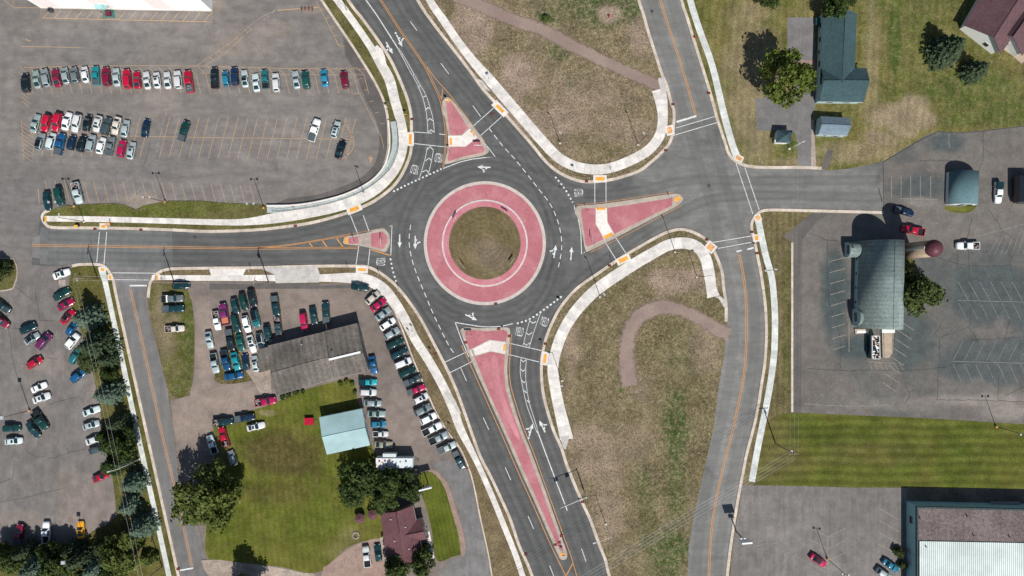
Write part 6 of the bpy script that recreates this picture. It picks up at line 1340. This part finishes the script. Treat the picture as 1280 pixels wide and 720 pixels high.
tree(156, 578, 13, 's1', L_GS, 'dark conifer just above the topmost bright spruce by the street', TB, hs=1.1)
tree(131, 545, 11, 'd1', L_DG, 'small dark crown at the tail of the white sedan in the tree belt', TB, hs=1.0)
tree(148, 557, 21, 'd3', L_DG, 'dark broadleaf crown beside the white sedan of the tree belt', TB, hs=1.0)
tree(143, 582, 17, 'd1', L_DG, 'dark broadleaf crown above the lone red sedan', TB, hs=1.0)
tree(165, 604, 18, 's2', L_BS, 'topmost of the three bright blue-green spruces by the street', TB, hs=.9)
tree(159, 633, 16, 's1', L_BS, 'middle one of the three bright blue-green spruces by the street', TB, hs=.9)
tree(176, 659, 19, 's2', L_BS, 'lowest of the three bright blue-green spruces by the street', TB, hs=.9)
tree(151, 695, 27, 'd2', L_OL, 'olive broadleaf tree in the bottom left tree mass', TB, hs=.8)
tree(168, 676, 13, 'b1', L_OL, 'olive bush below the lowest blue-green spruce', TB, hc=2)
for a, lb in (((14, 704, 19, 'd1', L_MG), 'mid green broadleaf tree in the bottom left corner'), ((44, 708, 21, 's2', L_BS), 'grey-blue spruce in the dark bottom tree line'), ((72, 707, 22, 'd3', L_MG), 'green broadleaf crown behind the white lamp at the bottom'),
              ((100, 700, 18, 's1', L_GS), 'dark conifer below the yellow sports car'), ((122, 708, 20, 's1', L_BS), 'dark bluish spruce right of the lamp in the bottom tree line'), ((30, 690, 15, 's1', L_GS), 'dark conifer behind the maroon pickup\'s tail'), ((128, 682, 14, 'd1', L_SH), 'small dark broadleaf tree at the lower lot corner')):
    tree(*a, lb, 'trees of the bottom tree line', hs=1.05)
for a, lb in (((58, 694, 16, 'd2', L_DG), 'low dark crown behind the white pickup'), ((4, 690, 14, 'd1', L_DG), 'low dark crown at the left edge of the bottom tree line'), ((88, 688, 13, 's1', L_GS), 'dark conifer left of the yellow sports car'), ((136, 716, 15, 'd3', L_DG), 'dark crown cut by the bottom edge beside the olive tree'), ((58, 722, 18, 's1', L_GS), 'dark conifer cut by the bottom edge left of the lamp'), ((108, 722, 16, 'd1', L_MG), 'green crown cut by the bottom edge below the lamp'), ((182, 700, 12, 'b1', L_OL), 'olive bush beside the bottom of the side street walk')):
    tree(*a, lb, 'trees of the bottom tree line', hs=1.05)
tree(-2, 340, 15, 'd1', L_SH, 'dark bushy tree on the kerbed island at the left edge', hs=.8, z=.1)
tree(252, 626, 38, 'big', L_OL, 'very large spreading olive tree overhanging the side street', hs=1.0, hc=9.5, z=LS, rot=2.1, sx=1.1)
tree(278, 612, 20, 'd2', L_OL, 'upper right crown beside the very large olive tree', hs=1.1, hc=6, z=LS)
tree(302, 750, 24, 'd3', L_MG, 'tree below the bottom edge throwing shadow on the bare ground', hs=1.2, hc=8, z=LS)
tree(449, 602, 27, 'd3', L_DG, 'leftmost dark crown of the clump behind the camper', 'trees behind the camper', hs=.75, z=LS, hc=4.5)
tree(484, 606, 25, 'd1', L_DG, 'middle dark crown directly below the camper', 'trees behind the camper', hs=.75, z=LS, hc=4.2)
tree(512, 610, 19, 'd2', L_DG, 'right crown of the clump beside the white-topped sign', 'trees behind the camper', hs=.85, z=LS, hc=4)
tree(440, 622, 17, 'd1', L_MG, 'lower left green crown of the camper clump', 'trees behind the camper', hs=1.0, z=LS)
tree(478, 627, 17, 'd2', L_MG, 'green crown just above the maroon huts and roof', 'trees behind the camper', hs=1.0, z=LS)
tree(496, 712, 19, 'd1', L_MG, 'left of two green trees at the maroon roof\'s south edge', 'trees south of the maroon house', hs=1.1, z=LS, hc=6)
tree(525, 707, 17, 'd3', L_MG, 'right of two green trees at the maroon roof\'s south edge', 'trees south of the maroon house', hs=1.2, z=LS, hc=6)
tree(1127.5, 692, 9, 'b1', L_SH, 'dark shrub against the teal wall beside the bright blue sedan', z=LE, hc=2.2)
tree(1130.5, 709, 7, 'b1', L_SH, 'lower dark shrub against the teal wall at the bottom edge', z=LE, hc=1.8)
tree(683, 23, 6, 'b1', L_MG, 'small green bush by the dirt track in the north field', hc=1)
for i, p in enumerate(((352, 496, 5), (360, 494, 5), (369, 491, 5), (377, 489, 4))): tree(*p, 'b1', L_DG, ('first', 'second', 'third', 'fourth')[i] + ' from the left of the low shrubs along the garage\'s south wall', 'shrubs along the garage wall', hc=1, z=LS)
for i, p in enumerate(((425, 480, 4), (433, 477, 4), (440, 480, 4), (443, 490, 4))): tree(*p, 'b1', L_OL, ('first', 'second', 'third', 'fourth')[i] + ' from the left of the yellowish bushes at the garage\'s south east corner', 'yellowish bushes at the garage corner', hc=.7, z=LS)
for i, p in enumerate(((479, 668, 4), (533, 683, 6), (538, 694, 5))): tree(*p, 'b1', L_SH, ('bush at the west wall of the maroon house', 'upper bush at the east wall of the maroon house', 'lower bush at the east wall of the maroon house')[i], hc=.8, z=LS)

# ---------------------------------------------------------------- lamps, poles, wires
def lot_lamp(bx, by, H_, label, ang, z=.014, heads=2, arm=.55, group='car park lamp poles'):
    x, y = W(bx, by); r = empty('lamp_pole', (x, y, z), label, 'lamp post', group, R(ang))
    def p(nm, q, mt): return extra(r, nm, q, mt)
    q = MB(); q.cyl((0, 0, 0), .28, .7, 12); p('base', q, M_TACT_W); q = MB(); q.cyl((0, 0, .7), .09, H_ - .7, 8, r1=.06); p('pole', q, M_DMETAL)
    if heads == 2:
        q = MB(); q.tube([(-arm, 0, H_), (arm, 0, H_)], .05, 6); p('arm', q, M_DMETAL)
        for s in (-1, 1): q = MB(); q.box((s * (arm + .25), 0, H_), (.5, .5, .2), 0, 0, .85); p('lamp_head', q, M_LAMP)
    else: q = MB(); q.box((0, 0, H_ + .1), (1.0, 1.0, .3), 0, 0, .8); p('lamp_head', q, M_LAMP)
lot_lamp(93.8, 258, 9, 'two-headed lamp pole on the grass strip beside the white-cabbed pickup', 0, HT); lot_lamp(207, 252.5, 9.4, 'two-headed lamp pole at the notch of the grass strip', 0, HT); lot_lamp(330, 260, 9.4, 'two-headed lamp pole at the right end of the grass strip', 0, HT)
lot_lamp(37.5, 513, 10, 'single-headed lamp pole beside the dark green pickup in the west lot', 0, heads=1); lot_lamp(1244, 533, 10, 'two-headed lamp pole on the lawn edge below the barn lot', 0, LE); lot_lamp(1033.5, 698, 10, 'two-headed lamp pole in the herringbone stalls beside the magenta sedan', -8, LE); lot_lamp(112, 683, 10.5, 'lamp pole rising through the dark bottom tree line', 0, heads=1, z=HT)
def street_lamp(bx, by, H_, ang, arm, label, mat=M_METAL, z=HT, double=False, group='street lamps around the roundabout'):
    """ang: picture direction of the arm"""
    x, y = W(bx, by); r = empty('street_lamp', (x, y, z), label, 'street lamp', group, R(ang))
    def p(nm, q, mt): return extra(r, nm, q, mt)
    q = MB(); q.cyl((0, 0, 0), .3, .25, 10); p('footing', q, M_PLAIN); q = MB(); q.cyl((0, 0, .2), .09, H_ - .2, 8, r1=.06); p('pole', q, mat)
    for s in ((1, -1) if double else (1,)):
        q = MB(); q.tube([(0, 0, H_ - .5), (s * arm * .5, 0, H_ - .05), (s * arm, 0, H_)], .045, 6); p('arm', q, mat); q = MB(); q.box((s * (arm + .3), 0, H_ - .02), (.8, .3, .14)); p('lamp_head', q, M_LAMP)
for a in ((843.7, 315, 11, 115, .5, 'street lamp inside the east approach verge near the pale curved sidewalk'), (750, 371, 12, 125, .6, 'street lamp by the pale bracket at the south field\'s top corner'), (871, 346, 8.5, 10, .8, 'street lamp inside the tight curve of the pale sidewalk'),
          (797.5, 181, 10, 120, .6, 'street lamp on the north field beside the curved sidewalk, right one'), (700, 179, 9, 130, .6, 'street lamp on the north field beside the curved sidewalk, left one'), (957, 338, 9, 178, .5, 'street lamp beside the east sidewalk below the stop bar'),
          (702.5, 476, 9.5, 180, .5, 'street lamp beside the white sidewalk west of the central field'), (455, 241, 9, -30, .5, 'street lamp on the drain channel bend of the large car park'), (105.6, 277, 10, 90, .4, 'thin lamp pole in the narrow verge left of the ramp')): street_lamp(*a[:5], a[5], mat=M_DMETAL)
street_lamp(757, 655, 10, 197, 4.0, 'pale street lamp with a long arm over the southern road', M_POLEW)
street_lamp(434, 14, 8, 60, .8, 'pale street lamp by the sidewalk at the top edge', M_POLEW)
street_lamp(174.5, 574, 10, 195, 2.0, 'pale lamp arm reaching over the dark trees by the side street', M_POLEW)
# overhead sign mast
x, y = W(729.5, 612); r = empty('sign_mast', (x, y, HT), 'overhead mast with long pale arm carrying two lane signs over the southern road', 'sign mast', rz=R(202))
def p(nm, q, mt): return extra(r, nm, q, mt)
q = MB(); q.cyl((0, 0, 0), .18, 7.0, 10, r1=.13); p('pole', q, M_METAL); q = MB(); q.tube([(0, 0, 6.6), (7.2, 0, 6.8)], .10, 8, r1=.06); p('arm', q, M_POLEW)
for u in (2.8, 6.0): q = MB(); q.box((u, 0, 6.1), (1.1, .06, 1.3)); p('sign', q, M_SIGNW)
# utility poles
def upole(bx, by, H_, label, ang=0, tr=False, z=HT, arms=1):
    x, y = W(bx, by); r = empty('utility_pole', (x, y, z), label, 'utility pole', 'utility poles', R(ang))
    q = MB(); q.cyl((0, 0, 0), .17, H_, 8, r1=.11); extra(r, 'pole', q, M_WOOD)
    for k in range(arms): q = MB(); q.box((0, 0, H_ - .5 - k * .9), (2.4, .12, .14)); extra(r, 'crossarm', q, M_WOOD)
    for u in (-1.1, -.4, .4, 1.1): q = MB(); q.cyl((u, 0, H_ - .43), .06, .25, 6); extra(r, 'insulator', q, M_LAMP)
    if tr: q = MB(); q.cyl((.05, .38, H_ - 2.6), .26, 1.0, 10); extra(r, 'transformer', q, M_METAL)
    return (x, y, H_ + z)
U1 = upole(122.5, 348, 9.8, 'utility pole on the grass by the left street corner', 80, False); U2 = upole(217.5, 351, 10, 'utility pole at the weedy strip by the sidewalk', 85); U3 = upole(336, 352.5, 10.5, 'utility pole with transformer by the used-car yard entrance', 80, True, LS)
U4 = upole(969, 554, 12, 'utility pole with crossarm on the mown lawn by the east sidewalk', 5, True, LE); U5 = upole(203, 708, 10, 'utility pole on the grass by the bottom of the side street', 75)
def wire(a, b, off, label, sag=.9, r_=.028, dz=0):
    A, B = Vector(a), Vector(b); d_ = (B - A).normalized(); s = Vector((-d_.y, d_.x, 0)) * off; P = []
    for k in range(13): t = k / 12; q_ = A.lerp(B, t) + s; P.append((q_.x, q_.y, q_.z - .1 + dz - sag * 4 * t * (1 - t)))
    q = MB(); q.tube(P, r_, 4, cap=True); o = q.build('overhead_wire', simple('wire_aluminium', (.5, .5, .5), rough=.4, var=.02), None, P[0]); tag(o, label, 'wire', 'overhead wires')
far = (*W(560, 806), 10.5); up = (*W(985, 100 - 330), 11.5)
for k, off in enumerate((-1.1, -.4, .4, 1.1)):
    nm = ('topmost', 'second', 'third', 'lowest')[k]
    wire(U4, far, off, f'{nm} of the four pale wires running diagonally over the southern roads')
for k, off in enumerate((-1.0, 0, 1.0)): wire(U4, up, off, f"{('left', 'middle', 'right')[k]} pale wire running up the picture from the mown lawn pole", r_=.007)
for A_, B_, lb in ((U1, U2, 'over the left street corner'), (U2, U3, 'above the weedy strip and yard entrance'), (U1, U5, 'above the tree belt')):
    for off, nm in ((-.5, 'upper'), (.5, 'lower')): wire(A_, B_, off, f'{nm} thin wire {lb}', .5, .018)

# ---------------------------------------------------------------- signs
def sign(bx, by, label, kind='plain', ang=0, z=HT, h=2.4, wd=.75, group='roadside signs', mat=M_SIGNW):
    """ang: direction the face looks to, picture degrees"""
    x, y = W(bx, by); r = empty('traffic_sign', (x, y, z), label, 'traffic sign', group, R(ang))
    posts = (-.55, .55) if kind == 'chevron' else (0,)
    for u in posts: q = MB(); q.cyl((0, u, 0), .035, h, 6); extra(r, 'post', q, M_DMETAL)
    if kind == 'chevron':
        q = MB(); q.box((.05, 0, h - .35), (.04, 1.9, .7)); f = extra(r, 'sign_face', q, M_SIGNW)
        for u in (-.6, -.1, .4): q = MB(); q.prism([(u, -.25), (u + .2, -.25), (u + .42, 0), (u + .2, .25), (u, .25), (u + .2, 0)], 0, .02); o = extra(r, 'chevron', q, M_SIGNB); o.location = (.072, 0, h - .35); o.rotation_euler = (R(90), 0, R(90))
    elif kind == 'yield': q = MB(); q.prism([(-.45, .35), (.45, .35), (0, -.42)], 0, .03); o = extra(r, 'sign_face', q, M_SIGNR); o.location = (.05, 0, h - .3); o.rotation_euler = (R(90), 0, R(90)); q = MB(); q.prism([(-.27, .24), (.27, .24), (0, -.22)], 0, .04); o = extra(r, 'inner_face', q, M_SIGNW); o.location = (.05, 0, h - .3); o.rotation_euler = (R(90), 0, R(90))
    elif kind == 'cross': q = MB(); q.prism([(-.5, 0), (0, -.5), (.5, 0), (0, .5)], 0, .03); o = extra(r, 'sign_face', q, M_SIGNY); o.location = (.05, 0, h - .3); o.rotation_euler = (R(90), 0, R(90))
    else: q = MB(); q.box((.05, 0, h - .4), (.03, wd, .8)); extra(r, 'sign_face', q, mat)
for px_, py_, a_, lb in ((570, 274, 150, 'upper left chevron board on the central island grass edge'), (632, 267, 60, 'upper right chevron board on the central island grass edge'), (579.5, 333, 215, 'lower left chevron board on the central island grass edge'), (640, 327, -35, 'lower right chevron board on the central island grass edge')):
    sign(px_, py_, lb, 'chevron', a_, .2, 2.0, group='chevron boards on the central island')
for a in ((598, 184, 'two-post sign on the red point of the north splitter island', 'chevron', 90), (562, 190, 'sign post at the north splitter island\'s left corner', 'yield', 90), (478, 302, 'two-post sign on the west splitter island', 'chevron', 180), (443, 301, 'small sign on the nose piece of the west splitter island', 'plain', 180),
          (587, 419, 'two-post sign at the upper left of the south splitter island', 'chevron', 270), (630, 416, 'sign post at the upper right of the south splitter island', 'yield', 270), (739.5, 299, 'two-post sign at the lower corner of the east splitter island', 'chevron', 0), (733, 263.5, 'sign post at the upper left corner of the east splitter island', 'yield', 0), (837, 249, 'sign post near the sharp tip of the east splitter island', 'plain', 0), (703.5, 690, 'sign post on the yellow south nose of the long island', 'plain', 270), (559, 128, 'sign post on the yellow north nose of the north island', 'plain', 90)):
    sign(*a[:3], kind=a[3], ang=a[4], z=.165)
for a in ((436, 336.5, 'sign post in the brown verge left of the west crossing ramp', 'yield', 180), (475, 344, 'sign post in the curved verge right of the west crossing ramp', 'plain', 180), (717.5, 214, 'sign post in the north verge left of the crossing ramp', 'plain', 90), (765, 217, 'sign post in the north verge right of the crossing ramp', 'cross', 0), (765, 329, 'sign post by the crossing ramp of the east approach south side', 'plain', 0),
          (508, 146, 'small sign in the verge beside the north crossing ramp', 'cross', 90), (484, 137, 'sign with pale bar over the north sidewalk', 'plain', 90), (949, 205, 'pale sign by the corner of the east side road', 'plain', 200), (140, 283, 'sign post in the verge right of the left crossing ramp', 'plain', 0), (207, 348, 'sign post by the left corner ramp of the weedy strip', 'plain', 180),
          (315, 338, 'white sign post in the narrow verge by the yard entrance', 'plain', 180), (700, 379, 'small sign at the kerb of the south east verge', 'plain', 270), (499, 362, 'small sign on the kerb bend south west of the circle', 'plain', 180), (516, 413, 'pale sign beside the sidewalk near the magenta sedan', 'plain', 240), (512, 418, 'short pale barrier sign behind the kerbside cars', 'plain', 240), (563, 535, 'pale bracket sign beside the narrowing sidewalk', 'plain', 240), (539, 441.5, 'dark bushy sign base in the verge by the storm drain', 'plain', 240), (678, 432, 'sign post by the south crossing ramp right side', 'cross', 270),
          (103, 350, 'pale T-shaped sign on the grass by the left corner', 'plain', 180), (611, 99, 'small sign by the sidewalk fork on the north west field edge', 'plain', 120)):
    sign(*a[:3], kind=a[3], ang=a[4])
# big signs
x, y = W(535, 603.5); r = empty('business_sign', (x, y, LS), 'wide white-topped sign on one pole beside the dark trees', 'sign', rz=R(14))
q = MB(); q.cyl((0, 0, 0), .14, 4.2, 8); extra(r, 'pole', q, M_DMETAL); q = MB(); q.box((0, 0, 4.9), (3.3, .35, 1.7)); extra(r, 'sign_box', q, M_SIGNW)
x, y = W(920, 664); r = empty('business_sign', (x, y, LE), 'tall square sign on a pole by the kerb of the lower right car park', 'sign', rz=R(5))
q = MB(); q.cyl((0, 0, 0), .16, 6.2, 8); extra(r, 'pole', q, M_DMETAL); q = MB(); q.box((0, 0, 7.3), (2.6, .4, 2.4)); extra(r, 'sign_box', q, M_SIGNW); q = MB(); q.box((0, 0, 4.9), (1.3, .3, .9)); extra(r, 'lower_box', q, M_SIGNW)
x, y = W(98, 282.5); r = empty('utility_box', (x, y, HT), 'small yellow-topped box in the narrow verge above the road', 'utility box')
q = MB(); q.box((0, 0, .4), (.9, .5, .8)); extra(r, 'box', q, M_DMETAL); q = MB(); q.box((-.1, -.15, .82), (.9, .6, .04)); extra(r, 'lid', q, M_SIGNY)
x, y = W(135.5, 280.5); r = empty('utility_box', (x, y, HT), 'orange utility cover in the verge right of the left ramp', 'utility box'); q = MB(); q.box((0, 0, .1), (1.2, .9, .2)); extra(r, 'box', q, M_TACT); q = MB(); q.box((0, 0, .21), (1.0, .7, .03)); extra(r, 'lid', q, M_TACT_W)
x, y = W(384, 12); r = empty('metal_rack', (x, y, .014), 'low reddish metal rack standing on the yellow line near the top edge', 'rack'); 
q = MB(); q.tube([(-1.6, 0, .5), (1.6, .2, .5)], .05, 5); extra(r, 'rail', q, M_RUST)
for u in (-1.4, -.5, .5, 1.4): q = MB(); q.box((u, .1, .25), (.12, .9, .5)); extra(r, 'leg', q, M_RUST)
# yard lamp by the gazebo
street_lamp(986.5, 186, 7, 25, .5, 'slim yard lamp beside the gazebo and driveway', M_POLEW, group='yard lamp')

# hydrants, drains, small things
DR = [(119.2, 286.2, 'at the kerb left of the left crossing ramp'), (176.5, 287.4, 'at the kerb below the grass strip lamp'), (369.5, 282.3, 'at the kerb below the wide sidewalk'), (366, 257, 'on the retaining wall edge of the large car park'), (487.5, 162.7, 'by the teal channel near the north ramp'), (515, 149, 'at the kerb above the north west crossing'), (733, 226.8, 'at the kerb left of the north crossing ramp'),
      (832, 188, 'at the kerb bend below the north east ramp'), (841, 130.5, 'at the kerb beside the pale sidewalk end'), (885.5, 116.5, 'at the kerb opposite the pale sidewalk end'), (761.7, 332, 'at the kerb left of the east approach ramp'), (883, 299.5, 'at the kerb left of the south east crossing'), (939.7, 290, 'at the kerb above the stop bar'), (946, 316.5, 'at the kerb right below the stop bar'), (623.3, 411, 'on the top rim of the south island'), (636.7, 420, 'on the right rim of the south island'),
      (582, 428, 'on the left rim of the south island'), (544.6, 442, 'at the kerb left of the south west crossing'), (681.5, 429.5, 'at the kerb above the south ramp'), (619.7, 380, 'on the rim of the red roundabout'), (701.8, 669.5, 'on the right rim near the island tail'), (694, 680.6, 'on the left rim near the island tail'), (699, 677.5, 'on the red deck near the island tail'), (728, 627, 'at the kerb below the sign mast'), (657.3, 692.8, 'at the kerb near the bottom edge'), (584.8, 584.5, 'at the yard kerb by the last pickup'), (615.5, 143, 'at the kerb above the north east ramp'), (223, 711, 'at the side street stop bar')]
for x_, y_, lb in DR:
    x, y = W(x_, y_); q = MB(); q.box((x, y, .185), (.85, .62, .05)); 
    for k in range(4): q.box((x - .3 + k * .2, y, .22), (.08, .5, .03))
    o = q.build('storm_drain', M_RUST, None, (x, y, .17)); tag(o, 'rusty red-brown storm drain casting ' + lb, 'storm drain', 'storm drain castings')
for x_, y_, lb in ((912, 46, 'in the verge beside the north east sidewalk'), (1006, 41, 'on the upper driveway')):
    pass
def hyd(px_, py_, lb):
    x, y = W(px_, py_); r = empty('fire_hydrant', (x, y, HT), lb, 'hydrant'); q = MB(); q.cyl((0, 0, 0), .16, .7, 10); q.cyl((0, 0, .7), .18, .12, 10, r1=.06); extra(r, 'barrel', q, M_SIGNR); q = MB(); q.box((0, 0, .5), (.6, .16, .16)); extra(r, 'nozzle', q, M_SIGNR)
hyd(868, 47.5, 'red hydrant in the green verge beside the north east sidewalk'); hyd(761, 21, 'red post in the green patch at the top of the north field')
